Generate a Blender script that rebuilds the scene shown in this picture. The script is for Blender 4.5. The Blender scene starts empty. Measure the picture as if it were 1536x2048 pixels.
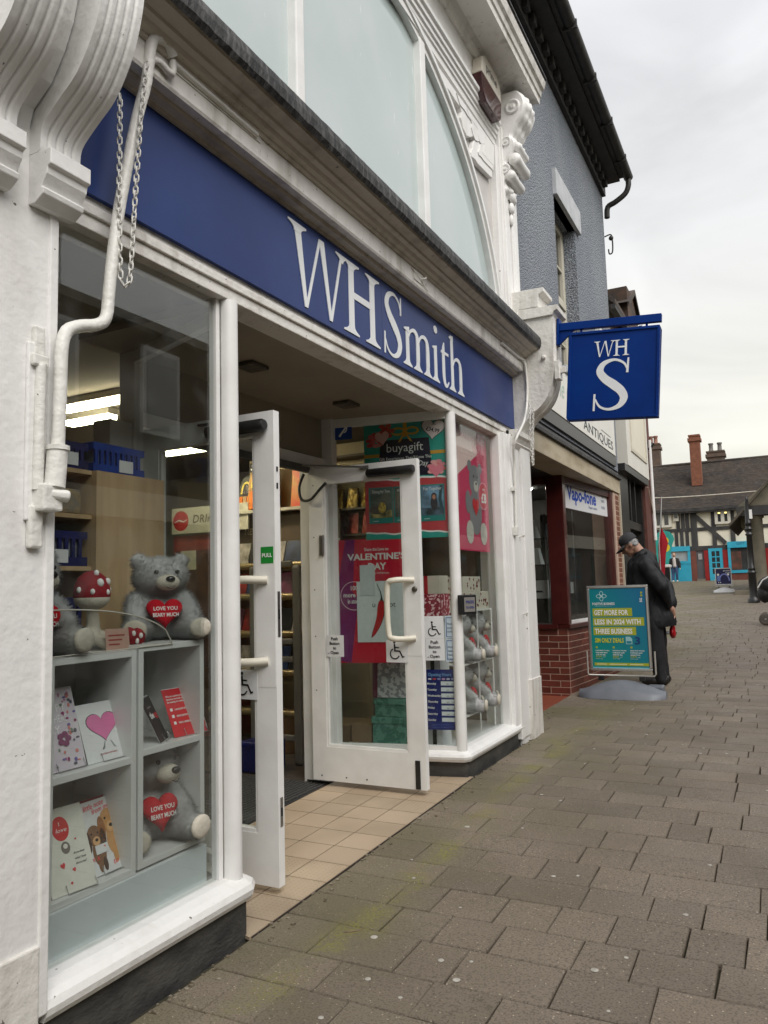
import bpy, bmesh, math, random
from mathutils import Vector, Matrix
random.seed(7)
SC = bpy.context.scene
COL = SC.collection
S = 0.85                      # the measured layout units to metres (applied to every root at the end)
PI = math.pi

# ------------------------------------------------------------------ camera
RX = Vector((0.88881522, 0.06976814, -0.45292373))
RY = Vector((0.45743442, -0.07556609, 0.88602682))
RZ = Vector((-0.02759077, 0.99469703, 0.09907864))
CAM = Vector((2.2, 0.0, 1.5))
cd = bpy.data.cameras.new('camera')
cd.sensor_fit = 'HORIZONTAL'; cd.sensor_width = 36.0; cd.lens = 36.0
cd.clip_start = 0.05; cd.clip_end = 2000
cam = bpy.data.objects.new('camera', cd); COL.objects.link(cam)
_m = Matrix.Identity(4)
for i, r in enumerate((RX, RY, RZ)):
    _m[i][0] = r[0]; _m[i][1] = r[1]; _m[i][2] = -r[2]; _m[i][3] = (CAM * S)[i]
cam.matrix_world = _m
SC.camera = cam

# ------------------------------------------------------------------ world: overcast sky over a Nishita base
W = bpy.data.worlds.new('World'); SC.world = W; W.use_nodes = True
nt = W.node_tree; nt.nodes.clear()
N = lambda t, tree=nt: tree.nodes.new(t)
wo = N('ShaderNodeOutputWorld'); bg = N('ShaderNodeBackground'); bg.inputs[1].default_value = 0.1
sky = N('ShaderNodeTexSky'); sky.sky_type = 'NISHITA'; sky.sun_disc = False
SUN_EL, SUN_AZ = math.radians(45), math.radians(122)      # azimuth clockwise from +Y
sky.sun_elevation = SUN_EL; sky.sun_rotation = SUN_AZ
sky.air_density = 1.0; sky.dust_density = 3.0
tc = N('ShaderNodeTexCoord'); sep = N('ShaderNodeSeparateXYZ')
nt.links.new(tc.outputs['Generated'], sep.inputs[0])
ramp = N('ShaderNodeValToRGB')
ramp.color_ramp.elements[0].position = 0.0; ramp.color_ramp.elements[0].color = (0.80, 0.765, 0.63, 1)
ramp.color_ramp.elements[1].position = 0.62; ramp.color_ramp.elements[1].color = (0.76, 0.765, 0.78, 1)
e = ramp.color_ramp.elements.new(0.22); e.color = (0.80, 0.785, 0.72, 1)
e = ramp.color_ramp.elements.new(0.40); e.color = (0.775, 0.775, 0.765, 1)
nt.links.new(sep.outputs[2], ramp.inputs[0])
nz = N('ShaderNodeTexNoise'); nz.inputs['Scale'].default_value = 3.4; nz.inputs['Detail'].default_value = 5; nz.inputs['Distortion'].default_value = 0.6
mp = N('ShaderNodeMapping'); mp.inputs['Scale'].default_value = (1, 1, 2.6)
nt.links.new(tc.outputs['Generated'], mp.inputs[0]); nt.links.new(mp.outputs[0], nz.inputs['Vector'])
mr = N('ShaderNodeMapRange'); mr.inputs[1].default_value = 0.3; mr.inputs[2].default_value = 0.7; mr.inputs[3].default_value = 5.1; mr.inputs[4].default_value = 6.6
nt.links.new(nz.outputs[0], mr.inputs[0])
sc_ = N('ShaderNodeVectorMath'); sc_.operation = 'SCALE'
nt.links.new(ramp.outputs[0], sc_.inputs[0]); nt.links.new(mr.outputs[0], sc_.inputs['Scale'])
mx = N('ShaderNodeMixRGB'); mx.inputs[0].default_value = 0.93
nt.links.new(sky.outputs[0], mx.inputs[1]); nt.links.new(sc_.outputs[0], mx.inputs[2])
nt.links.new(mx.outputs[0], bg.inputs[0]); nt.links.new(bg.outputs[0], wo.inputs[0])

# ------------------------------------------------------------------ sun behind the cloud
sl = bpy.data.lights.new('sun', 'SUN'); sl.energy = 1.5; sl.angle = math.radians(50); sl.color = (1.0, 0.965, 0.92)
so = bpy.data.objects.new('sun', sl); COL.objects.link(so)
sd = Vector((math.sin(SUN_AZ) * math.cos(SUN_EL), math.cos(SUN_AZ) * math.cos(SUN_EL), math.sin(SUN_EL)))
so.rotation_euler = sd.to_track_quat('Z', 'Y').to_euler(); so.location = (6, -4, 14)

# ------------------------------------------------------------------ exposure
vs = SC.view_settings
vs.view_transform = 'Standard'; vs.look = 'None'; vs.exposure = 1.0; vs.gamma = 1.0; vs.use_curve_mapping = False
SC.cycles.max_bounces = 8; SC.cycles.transparent_max_bounces = 16; SC.cycles.caustics_reflective = False; SC.cycles.caustics_refractive = False

# ================================================================== helpers
def lin(v):
    v /= 255.0
    return v / 12.92 if v <= 0.04045 else ((v + 0.055) / 1.055) ** 2.4
def rgb(r, g, b): return (lin(r), lin(g), lin(b))

MATS = {}
def mat(name, col, col2=None, scale=8.0, rough=0.6, bump=0.0, bscale=60.0, metal=0.0, spec=0.5, detail=4, mix=(0.35, 0.65), aniso=None, rand=0.0, emit=0.0, coat=0.0):
    """procedural principled material: two colours mixed by noise, fine bump, optional per-object brightness change"""
    if name in MATS: return MATS[name]
    m = bpy.data.materials.new(name); MATS[name] = m; m.use_nodes = True
    t = m.node_tree; b = t.nodes['Principled BSDF']
    b.inputs['Roughness'].default_value = rough; b.inputs['Metallic'].default_value = metal
    b.inputs['Specular IOR Level'].default_value = spec
    if coat: b.inputs['Coat Weight'].default_value = coat; b.inputs['Coat Roughness'].default_value = 0.08
    co = t.nodes.new('ShaderNodeTexCoord'); v = co.outputs['Object']
    if aniso:
        mp = t.nodes.new('ShaderNodeMapping'); mp.inputs['Scale'].default_value = aniso
        t.links.new(v, mp.inputs[0]); v = mp.outputs[0]
    out = None
    if col2 is None: col2 = tuple(c * 0.9 for c in col)
    n = t.nodes.new('ShaderNodeTexNoise'); n.inputs['Scale'].default_value = scale; n.inputs['Detail'].default_value = detail
    t.links.new(v, n.inputs['Vector'])
    r = t.nodes.new('ShaderNodeMapRange'); r.inputs[1].default_value = mix[0]; r.inputs[2].default_value = mix[1]
    t.links.new(n.outputs[0], r.inputs[0])
    x = t.nodes.new('ShaderNodeMixRGB'); x.inputs[1].default_value = (*col, 1); x.inputs[2].default_value = (*col2, 1)
    t.links.new(r.outputs[0], x.inputs[0]); out = x.outputs[0]
    if rand:
        oi = t.nodes.new('ShaderNodeObjectInfo'); h = t.nodes.new('ShaderNodeHueSaturation')
        rr = t.nodes.new('ShaderNodeMapRange'); rr.inputs[3].default_value = 1 - rand; rr.inputs[4].default_value = 1 + rand
        t.links.new(oi.outputs['Random'], rr.inputs[0]); t.links.new(rr.outputs[0], h.inputs['Value'])
        t.links.new(out, h.inputs['Color']); out = h.outputs[0]
    t.links.new(out, b.inputs['Base Color'])
    if bump:
        n2 = t.nodes.new('ShaderNodeTexNoise'); n2.inputs['Scale'].default_value = bscale; n2.inputs['Detail'].default_value = 3
        t.links.new(v, n2.inputs['Vector'])
        bp = t.nodes.new('ShaderNodeBump'); bp.inputs['Strength'].default_value = bump; bp.inputs['Distance'].default_value = 0.01
        t.links.new(n2.outputs[0], bp.inputs['Height']); t.links.new(bp.outputs[0], b.inputs['Normal'])
    if emit:
        b.inputs['Emission Color'].default_value = (*col, 1); b.inputs['Emission Strength'].default_value = emit
    return m
def pc(r, g, b, rough=0.55):
    """flat print / fabric / plastic colour given in sRGB"""
    return mat('print_%d_%d_%d_%d' % (r, g, b, int(rough * 100)), rgb(r, g, b), tuple(c * 0.93 for c in rgb(r, g, b)), 30, rough)

def dirty_white(name, base=(0.81, 0.805, 0.79), dirt=(0.42, 0.39, 0.34), amount=0.5, rough=0.42, bump=0.25, chips=0.725):
    """old gloss paint: brush relief, blotches, vertical grime streaks and a few chips"""
    m = bpy.data.materials.new(name); MATS[name] = m; m.use_nodes = True
    t = m.node_tree; b = t.nodes['Principled BSDF']; b.inputs['Roughness'].default_value = rough
    L = t.links.new; nn = t.nodes.new
    co = nn('ShaderNodeTexCoord').outputs['Object']
    a = nn('ShaderNodeTexNoise'); a.inputs['Scale'].default_value = 2.2; a.inputs['Detail'].default_value = 8; L(co, a.inputs['Vector'])
    mp = nn('ShaderNodeMapping'); mp.inputs['Scale'].default_value = (14, 14, 2.2); L(co, mp.inputs[0])
    s = nn('ShaderNodeTexNoise'); s.inputs['Scale'].default_value = 1.0; s.inputs['Detail'].default_value = 5; L(mp.outputs[0], s.inputs['Vector'])
    mu = nn('ShaderNodeMath'); mu.operation = 'MULTIPLY'; L(a.outputs[0], mu.inputs[0]); L(s.outputs[0], mu.inputs[1])
    r = nn('ShaderNodeMapRange'); r.inputs[1].default_value = 0.24; r.inputs[2].default_value = 0.46; r.inputs[4].default_value = amount; L(mu.outputs[0], r.inputs[0])
    c = nn('ShaderNodeTexNoise'); c.inputs['Scale'].default_value = 34; c.inputs['Detail'].default_value = 6; L(co, c.inputs['Vector'])
    cr = nn('ShaderNodeMapRange'); cr.inputs[1].default_value = chips; cr.inputs[2].default_value = chips + 0.015; L(c.outputs[0], cr.inputs[0])
    x = nn('ShaderNodeMixRGB'); x.inputs[1].default_value = (*base, 1); x.inputs[2].default_value = (*dirt, 1); L(r.outputs[0], x.inputs[0])
    y = nn('ShaderNodeMixRGB'); y.inputs[2].default_value = (0.16, 0.14, 0.12, 1); L(cr.outputs[0], y.inputs[0]); L(x.outputs[0], y.inputs[1])
    L(y.outputs[0], b.inputs['Base Color'])
    n2 = nn('ShaderNodeTexNoise'); n2.inputs['Scale'].default_value = 28; n2.inputs['Detail'].default_value = 5; L(co, n2.inputs['Vector'])
    bp = nn('ShaderNodeBump'); bp.inputs['Strength'].default_value = bump; bp.inputs['Distance'].default_value = 0.012
    ad = nn('ShaderNodeMath'); ad.operation = 'SUBTRACT'; L(n2.outputs[0], ad.inputs[0]); L(cr.outputs[0], ad.inputs[1])
    L(ad.outputs[0], bp.inputs['Height']); L(bp.outputs[0], b.inputs['Normal'])
    return m

def glass_mat(name, tint=(0.93, 0.95, 0.94), ior=1.5, smear=0.0, boost=1.0):
    m = bpy.data.materials.new(name); MATS[name] = m; m.use_nodes = True
    t = m.node_tree; t.nodes.clear(); L = t.links.new; nn = t.nodes.new
    o = nn('ShaderNodeOutputMaterial'); tr = nn('ShaderNodeBsdfTransparent'); tr.inputs[0].default_value = (*tint, 1)
    g = nn('ShaderNodeBsdfGlossy'); g.inputs['Roughness'].default_value = 0.01
    f = nn('ShaderNodeFresnel'); ge = nn('ShaderNodeNewGeometry')          # a thin sheet reflects alike from both of its faces
    ir = nn('ShaderNodeMapRange'); ir.inputs[3].default_value = ior; ir.inputs[4].default_value = 1 / ior; L(ge.outputs['Backfacing'], ir.inputs[0]); L(ir.outputs[0], f.inputs[0])
    k = nn('ShaderNodeMath'); k.operation = 'MULTIPLY'; k.inputs[1].default_value = boost; k.use_clamp = True; L(f.outputs[0], k.inputs[0])
    mx = nn('ShaderNodeMixShader'); L(k.outputs[0], mx.inputs[0]); L(tr.outputs[0], mx.inputs[1]); L(g.outputs[0], mx.inputs[2])
    if smear:
        d = nn('ShaderNodeBsdfDiffuse'); d.inputs[0].default_value = (0.7, 0.7, 0.7, 1)
        n = nn('ShaderNodeTexNoise'); n.inputs['Scale'].default_value = 6; n.inputs['Detail'].default_value = 8
        co = nn('ShaderNodeTexCoord'); L(co.outputs['Object'], n.inputs['Vector'])
        r = nn('ShaderNodeMapRange'); r.inputs[1].default_value = 0.5; r.inputs[2].default_value = 0.85; r.inputs[4].default_value = smear; L(n.outputs[0], r.inputs[0])
        m2 = nn('ShaderNodeMixShader'); L(r.outputs[0], m2.inputs[0]); L(mx.outputs[0], m2.inputs[1]); L(d.outputs[0], m2.inputs[2])
        L(m2.outputs[0], o.inputs[0])
    else: L(mx.outputs[0], o.inputs[0])
    return m

# ---- objects
def root(name, loc, label=None, cat=None, group=None, kind=None, frame=None):
    o = bpy.data.objects.new(name, None); o.empty_display_size = 0.1; COL.objects.link(o)
    if frame is not None: o.matrix_world = frame
    else: o.location = loc
    return tag(o, label, cat, group, kind)
def tag(o, label=None, cat=None, group=None, kind=None):
    if label: o['label'] = label
    if cat: o['category'] = cat
    if group: o['group'] = group
    if kind: o['kind'] = kind
    return o
def frame(o, right, up):
    """local x = right, y = up, z = out of the surface"""
    r = Vector(right).normalized(); u = Vector(up).normalized(); n = r.cross(u).normalized(); u = n.cross(r)
    m = Matrix.Identity(4)
    for i in range(3): m[i][0] = r[i]; m[i][1] = u[i]; m[i][2] = n[i]; m[i][3] = o[i]
    return m
def link(name, me, m=None, parent=None, world=False):
    o = bpy.data.objects.new(name, me); COL.objects.link(o)
    if m is not None:
        me.materials.clear(); me.materials.append(m)
    if parent is not None:
        o.parent = parent
        if world:
            pm = parent.matrix_basis.copy(); p = parent.parent
            if p is not None: pm = (p.matrix_basis @ parent.matrix_parent_inverse @ pm)
            o.matrix_parent_inverse = pm.inverted()
    return o
class MB:
    def __init__(s): s.v = []; s.f = []; s.sm = []
    def add(s, v, f, smooth=False):
        k = len(s.v); s.v += [tuple(p) for p in v]; s.f += [[i + k for i in q] for q in f]; s.sm += [smooth] * len(f); return s
    def box(s, x0, x1, y0, y1, z0, z1, M=None):
        v = [Vector((x, y, z)) for z in (z0, z1) for y in (y0, y1) for x in (x0, x1)]
        if M: v = [M @ p for p in v]
        return s.add(v, [(0, 2, 3, 1), (4, 5, 7, 6), (0, 1, 5, 4), (2, 6, 7, 3), (0, 4, 6, 2), (1, 3, 7, 5)])
    def prism(s, pts, z0, z1, M=None):
        """polygon in local xy extruded along z"""
        n = len(pts); v = [Vector((p[0], p[1], z0)) for p in pts] + [Vector((p[0], p[1], z1)) for p in pts]
        if M: v = [M @ p for p in v]
        return s.add(v, [list(range(n))[::-1], list(range(n, 2 * n))] + [(i, (i + 1) % n, n + (i + 1) % n, n + i) for i in range(n)])
    def extr(s, prof, y0, y1, smooth=False):
        """profile of (x, z) pairs swept along y"""
        n = len(prof); v = [(p[0], y0, p[1]) for p in prof] + [(p[0], y1, p[1]) for p in prof]
        s.add(v, [(i, i + 1, n + i + 1, n + i) for i in range(n - 1)] + [(n - 1, 0, n, 2 * n - 1)], smooth)
        return s.add(v, [list(range(n)), list(range(n, 2 * n))[::-1]])
    def tube(s, path, r, seg=8, smooth=True, cap=True):
        P = [Vector(p) for p in path]; n = len(P); rr = r if isinstance(r, (list, tuple)) else [r] * n
        T = [(P[min(i + 1, n - 1)] - P[max(i - 1, 0)]).normalized() for i in range(n)]
        a = Vector((0, 0, 1)) if abs(T[0].z) < 0.9 else Vector((1, 0, 0)); u = (a - T[0] * a.dot(T[0])).normalized(); v = []
        for i in range(n):
            u = (u - T[i] * u.dot(T[i])).normalized(); w = T[i].cross(u)
            for k in range(seg):
                an = 2 * PI * k / seg; v.append(P[i] + (u * math.cos(an) + w * math.sin(an)) * rr[i])
        f = [(i * seg + k, i * seg + (k + 1) % seg, (i + 1) * seg + (k + 1) % seg, (i + 1) * seg + k) for i in range(n - 1) for k in range(seg)]
        s.add(v, f, smooth)
        if cap: s.add(v[:seg], [list(range(seg))[::-1]]); s.add(v[-seg:], [list(range(seg))])
        return s
    def lathe(s, prof, c=(0, 0, 0), seg=16, smooth=True, M=None):
        """(radius, z) pairs turned round the z axis at c"""
        n = len(prof); v = []
        for r, z in prof:
            for k in range(seg): v.append(Vector((c[0] + r * math.cos(2 * PI * k / seg), c[1] + r * math.sin(2 * PI * k / seg), c[2] + z)))
        if M: v = [M @ p for p in v]
        s.add(v, [(i * seg + k, i * seg + (k + 1) % seg, (i + 1) * seg + (k + 1) % seg, (i + 1) * seg + k) for i in range(n - 1) for k in range(seg)], smooth)
        s.add(v[:seg], [list(range(seg))[::-1]]); s.add(v[-seg:], [list(range(seg))]); return s
    def ball(s, c, r, seg=12, rings=8, M=None):
        r = (r, r, r) if not isinstance(r, (tuple, list)) else r; v = []; f = []
        for i in range(rings + 1):
            th = PI * i / rings
            for k in range(seg):
                v.append(Vector((r[0] * math.sin(th) * math.cos(2 * PI * k / seg), r[1] * math.sin(th) * math.sin(2 * PI * k / seg), r[2] * math.cos(th))))
        if M: v = [M @ p for p in v]
        v = [p + Vector(c) for p in v]
        for i in range(rings):
            for k in range(seg): f.append((i * seg + k, (i + 1) * seg + k, (i + 1) * seg + (k + 1) % seg, i * seg + (k + 1) % seg))
        return s.add(v, f, True)
    def mesh(s, name):
        me = bpy.data.meshes.new(name); me.from_pydata(s.v, [], s.f); me.polygons.foreach_set('use_smooth', s.sm); me.update(); return me
    def build(s, name, m, parent=None, world=True, bevel=0.0, merge=False):
        me = s.mesh(name)
        if bevel or merge:
            bm = bmesh.new(); bm.from_mesh(me); bmesh.ops.remove_doubles(bm, verts=bm.verts, dist=1e-5)
            bmesh.ops.recalc_face_normals(bm, faces=bm.faces)
            if bevel:
                ed = [e for e in bm.edges if len(e.link_faces) == 2 and e.calc_face_angle(0) > 0.6]
                bmesh.ops.bevel(bm, geom=ed, offset=bevel, segments=2, affect='EDGES', profile=0.5)
            bm.to_mesh(me); bm.free()
        return link(name, me, m, parent, world)
def bx(name, x0, x1, y0, y1, z0, z1, m, parent=None, bevel=0.0, world=True):
    return MB().box(x0, x1, y0, y1, z0, z1).build(name, m, parent, world, bevel)
def lbx(name, x0, x1, y0, y1, z0, z1, m, parent, bevel=0.0):       # the same in the parent's local frame
    return bx(name, x0, x1, y0, y1, z0, z1, m, parent, bevel, False)
def flat(name, pts, m, parent, z=0.001, th=0.0006):                # a flat print shape on a local xy surface
    return MB().prism(pts, z - th, z).build(name, m, parent, False)
def rect(x, y, w, h): return [(x, y), (x + w, y), (x + w, y + h), (x, y + h)]
def ell(x, y, a, b=None, n=24, a0=0, a1=2 * PI):
    b = b or a; return [(x + a * math.cos(a0 + (a1 - a0) * i / n), y + b * math.sin(a0 + (a1 - a0) * i / n)) for i in range(n + (0 if a1 - a0 >= 2 * PI - 1e-6 else 1))]
def heart(x, y, w, h, rot=0, n=36):
    p = []
    for i in range(n):
        t = 2 * PI * i / n; a = 16 * math.sin(t) ** 3 / 32; b = (13 * math.cos(t) - 5 * math.cos(2 * t) - 2 * math.cos(3 * t) - math.cos(4 * t) + 2.5) / 29
        a *= w; b *= h; p.append((x + a * math.cos(rot) - b * math.sin(rot), y + a * math.sin(rot) + b * math.cos(rot)))
    return p[::-1]
def ring_pts(x, y, a, b, t, n=28, a0=0, a1=2 * PI):
    o = ell(x, y, a, b, n, a0, a1 - 1e-3); i_ = ell(x, y, a - t, b - t, n, a0, a1 - 1e-3); return o + i_[::-1]
def text(body, x, y, size, m, parent, width=None, bold=0.0, align='LEFT', z=0.0016, rot=0.0, name='lettering', shear=0.0, space=1.0, depth=0.0004, height=None):
    cu = bpy.data.curves.new('txt', 'FONT'); cu.body = body; cu.size = size; cu.align_x = align; cu.offset = bold * size
    cu.extrude = depth; cu.resolution_u = 2; cu.shear = shear; cu.space_character = space
    to = bpy.data.objects.new('txt', cu); me = bpy.data.meshes.new_from_object(to)
    bpy.data.objects.remove(to); bpy.data.curves.remove(cu)
    o = link(name, me, m, parent)
    if (width or height) and len(me.vertices):
        xs = [v.co.x for v in me.vertices]; ys = [v.co.y for v in me.vertices]
        kx = width / (max(xs) - min(xs)) if width else 1.0; ky = height / (max(ys) - min(ys)) if height else 1.0
        for v in me.vertices: v.co.x *= kx; v.co.y *= ky
    o.location = (x, y, z); o.rotation_euler = (0, 0, rot)
    return o
def at(p, x=None, y=None, z=None):
    """the point where the sight line through a pixel of the photograph meets a plane of the place"""
    r = Vector(((p[0] - 768) / 1536.0, -(p[1] - 1024) / 1536.0, 1.0)); d = Vector((RX.dot(r), RY.dot(r), RZ.dot(r)))
    k = (x - CAM.x) / d.x if x is not None else (y - CAM.y) / d.y if y is not None else (z - CAM.z) / d.z
    return CAM + d * k
def copy_tree(o, parent=None):
    c = o.copy(); COL.objects.link(c)
    if parent is not None: c.parent = parent
    for ch in list(o.children): copy_tree(ch, c)
    return c
BENCH = bpy.data.scenes.new('bench')          # an empty side scene, so that only the one mesh is evaluated
def blob(parts, voxel=0.02, smooth=2, name='body'):
    """one continuous skin over tapered capsules (p0, r0, p1, r1) and ellipsoids (centre, radii)"""
    b = MB()
    for q in parts:
        if len(q) == 4:
            p0, r0, p1, r1 = Vector(q[0]), q[1], Vector(q[2]), q[3]; n = max(2, int((p1 - p0).length / (min(r0, r1) * 0.5)))
            b.tube([p0.lerp(p1, i / n) for i in range(n + 1)], [r0 + (r1 - r0) * i / n for i in range(n + 1)], 14)
            b.ball(p0, r0, 14, 10); b.ball(p1, r1, 14, 10)
        else:
            M = None
            if len(q) == 3: M = q[2].to_3x3()
            b.ball(q[0], q[1], 18, 12, M)
    me = b.mesh(name); o = bpy.data.objects.new('tmp', me); BENCH.collection.objects.link(o)
    r = o.modifiers.new('r', 'REMESH'); r.mode = 'VOXEL'; r.voxel_size = voxel; r.use_smooth_shade = True
    if smooth:
        s_ = o.modifiers.new('s', 'SMOOTH'); s_.factor = 0.5; s_.iterations = smooth
    
    with bpy.context.temp_override(scene=BENCH, view_layer=BENCH.view_layers[0]):
        dg = bpy.context.evaluated_depsgraph_get(); out = bpy.data.meshes.new_from_object(o.evaluated_get(dg))
    bpy.data.objects.remove(o); out.name = name
    return out

# ------------------------------------------------------------------ shared materials
WHITE = dirty_white('white_gloss_paint', amount=0.22)
WHITE_OLD = dirty_white('weathered_white_paint', base=(0.74, 0.72, 0.68), dirt=(0.30, 0.27, 0.22), amount=0.65, bump=0.45, chips=0.695)
GRIME_SHADE = dirty_white('grimy_shaded_cornice_paint', base=(0.52, 0.475, 0.40), dirt=(0.22, 0.19, 0.15), amount=0.7, bump=0.4, chips=0.70)  # grime, plus the shade under the lead overhang painted into a browner base
CLEANW = mat('satin_white_paint', (0.84, 0.84, 0.825), (0.76, 0.755, 0.735), 5, 0.35, 0.06, 40)
CREAMW = mat('cream_paint', (0.62, 0.58, 0.48), (0.55, 0.51, 0.42), 6, 0.5, 0.1, 40)
LEAD = mat('lead_sheet', (0.022, 0.022, 0.022), (0.12, 0.118, 0.115), 9, 0.55, 0.8, 22, spec=0.4, aniso=(1.0, 4.5, 1.0), mix=(0.45, 0.75))
BLUE = mat('blue_sign_enamel', rgb(38, 60, 118), rgb(30, 51, 106), 1.6, 0.34, 0.02, 80, spec=0.3)
NAVY = mat('navy_sign_enamel', rgb(3, 50, 124), rgb(3, 44, 114), 3, 0.45, 0.02, 80, spec=0.12)
PLINTH = mat('dark_plinth_paint', (0.030, 0.030, 0.031), (0.075, 0.073, 0.066), 5, 0.6, 0.5, 30, aniso=(1, 1, 2))
GLASS = glass_mat('window_glass', smear=0.04, boost=1.7)
GLASS2 = glass_mat('return_glass', smear=0.02, boost=0.8)
GLASS3 = glass_mat('right_window_glass', smear=0.03, boost=0.75)
BLACK = mat('black_plastic', (0.012, 0.012, 0.013), (0.02, 0.02, 0.02), 20, 0.35)
STEEL = mat('brushed_steel', (0.55, 0.55, 0.56), (0.48, 0.48, 0.49), 40, 0.3, metal=1.0)
CARD = mat('white_card', (0.74, 0.75, 0.76), (0.70, 0.71, 0.72), 10, 0.45)
INK = pc(14, 14, 16)
WINK = pc(238, 238, 236)
def gz(y):
    """ground height along the street"""
    k = [(-30, -0.05), (2.6, 0.0), (5.5, 0.068), (10, 0.10), (14, 0.20), (20, 0.42), (35, 0.95), (47, 1.45), (120, 3.0)]
    for (a, b), (c, d) in zip(k, k[1:]):
        if y <= c: return b + (d - b) * (y - a) / (c - a)
    return k[-1][1]
# ================================================================== the ground
def slab_material():
    m = bpy.data.materials.new('concrete_flag'); m.use_nodes = True; t = m.node_tree; L = t.links.new; nn = t.nodes.new
    b = t.nodes['Principled BSDF']; b.inputs['Specular IOR Level'].default_value = 0.35
    co = nn('ShaderNodeTexCoord').outputs['Object']
    def noise(s, d=4, v=co):
        n = nn('ShaderNodeTexNoise'); n.inputs['Scale'].default_value = s; n.inputs['Detail'].default_value = d; L(v, n.inputs['Vector']); return n.outputs[0]
    def rng(x, a, c, o0=0.0, o1=1.0):
        r = nn('ShaderNodeMapRange'); r.inputs[1].default_value = a; r.inputs[2].default_value = c; r.inputs[3].default_value = o0; r.inputs[4].default_value = o1; L(x, r.inputs[0]); return r.outputs[0]
    def mixc(f, a, c):
        x = nn('ShaderNodeMixRGB'); L(f, x.inputs[0])
        for i, q in ((1, a), (2, c)):
            if isinstance(q, tuple): x.inputs[i].default_value = (*q, 1)
            else: L(q, x.inputs[i])
        return x.outputs[0]
    base = mixc(rng(noise(1.3, 6), 0.35, 0.68), (0.192, 0.156, 0.119), (0.256, 0.211, 0.163))
    base = mixc(rng(noise(0.45, 5), 0.38, 0.66, 0, 0.45), base, (0.165, 0.138, 0.112))
    base = mixc(rng(noise(110, 3), 0.50, 0.62, 0, 0.75), base, (0.100, 0.080, 0.062))
    vo = nn('ShaderNodeTexVoronoi'); vo.inputs['Scale'].default_value = 55; L(co, vo.inputs['Vector'])
    sp = rng(vo.outputs['Distance'], 0.10, 0.22, 1, 0)
    wn = nn('ShaderNodeTexWhiteNoise'); L(vo.outputs['Position'], wn.inputs['Vector'])
    g = nn('ShaderNodeMath'); g.operation = 'GREATER_THAN'; g.inputs[1].default_value = 0.72; L(wn.outputs[0], g.inputs[0])
    k = nn('ShaderNodeMath'); k.operation = 'MULTIPLY'; L(sp, k.inputs[0]); L(g.outputs[0], k.inputs[1])
    base = mixc(k.outputs[0], base, (0.52, 0.45, 0.35))
    oi = nn('ShaderNodeObjectInfo'); h = nn('ShaderNodeHueSaturation')
    L(rng(oi.outputs['Random'], 0, 1, 0.85, 1.11), h.inputs['Value']); L(base, h.inputs['Color']); base = h.outputs[0]
    # moss under the drip line of the cornice, and green film by the shop walls
    s = nn('ShaderNodeSeparateXYZ'); L(co, s.inputs[0])
    wob = nn('ShaderNodeMath'); wob.operation = 'MULTIPLY_ADD'; wob.inputs[1].default_value = 0.55; wob.inputs[2].default_value = -0.27; L(noise(1.1, 3), wob.inputs[0])
    px = nn('ShaderNodeMath'); px.operation = 'ADD'; L(s.outputs[0], px.inputs[0]); L(wob.outputs[0], px.inputs[1])
    d = nn('ShaderNodeMath'); d.operation = 'SUBTRACT'; d.inputs[1].default_value = 0.42; L(px.outputs[0], d.inputs[0])
    ab = nn('ShaderNodeMath'); ab.operation = 'ABSOLUTE'; L(d.outputs[0], ab.inputs[0])
    band = rng(ab.outputs[0], 0.03, 0.15, 1, 0)
    ma = nn('ShaderNodeMath'); ma.operation = 'MULTIPLY'; L(band, ma.inputs[0]); L(rng(noise(2.8, 10), 0.40, 0.64), ma.inputs[1])
    mb = nn('ShaderNodeMath'); mb.operation = 'MULTIPLY'; L(ma.outputs[0], mb.inputs[0]); L(rng(s.outputs[1], 6.5, 10.5, 1, 0), mb.inputs[1])
    fi = nn('ShaderNodeMath'); fi.operation = 'MULTIPLY'; L(mb.outputs[0], fi.inputs[0]); L(rng(noise(70, 4), 0.42, 0.56), fi.inputs[1])
    film = nn('ShaderNodeMath'); film.operation = 'MULTIPLY'; L(rng(px.outputs[0], -0.2, 1.5, 0.85, 0), film.inputs[0]); L(rng(noise(0.9, 5), 0.36, 0.66), film.inputs[1])
    base = mixc(film.outputs[0], base, (0.125, 0.118, 0.055))
    base = mixc(fi.outputs[0], base, (0.215, 0.205, 0.045))
    # spilled dark stains
    st = rng(noise(0.8, 7), 0.70, 0.74, 0, 0.55)
    base = mixc(st, base, (0.05, 0.042, 0.036))
    L(base, b.inputs['Base Color'])
    L(rng(noise(3, 4), 0.3, 0.7, 0.48, 0.8), b.inputs['Roughness'])
    bp = nn('ShaderNodeBump'); bp.inputs['Strength'].default_value = 0.55; bp.inputs['Distance'].default_value = 0.006
    L(noise(120, 3), bp.inputs['Height']); L(bp.outputs[0], b.inputs['Normal'])
    return m
SLAB = slab_material()
JOINT = mat('paving_joint', (0.022, 0.018, 0.013), (0.045, 0.042, 0.02), 6, 0.9, 0.6, 60)
EARTH = mat('asphalt_ground', (0.05, 0.048, 0.045), (0.07, 0.066, 0.06), 2, 0.9, 0.4, 50)
ys = [-60, -30, 2.6, 5.5, 10, 14, 20, 35, 47, 120, 900]
g = MB(); v = []
for y in ys: v += [(-300, y, gz(y) - 0.09), (400, y, gz(y) - 0.09)]
g.add(v, [(2 * i, 2 * i + 1, 2 * i + 3, 2 * i + 2) for i in range(len(ys) - 1)])
tag(g.build('ground', EARTH), kind='structure')
ys = [-6, 2.6, 5.5, 10, 14, 20, 35, 46.9]
pv = MB(); v = []
for y in ys: v += [(-6.0 if y > 17 else -1.3, y, gz(y) - 0.022), (7.6, y, gz(y) - 0.022)]
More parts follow.
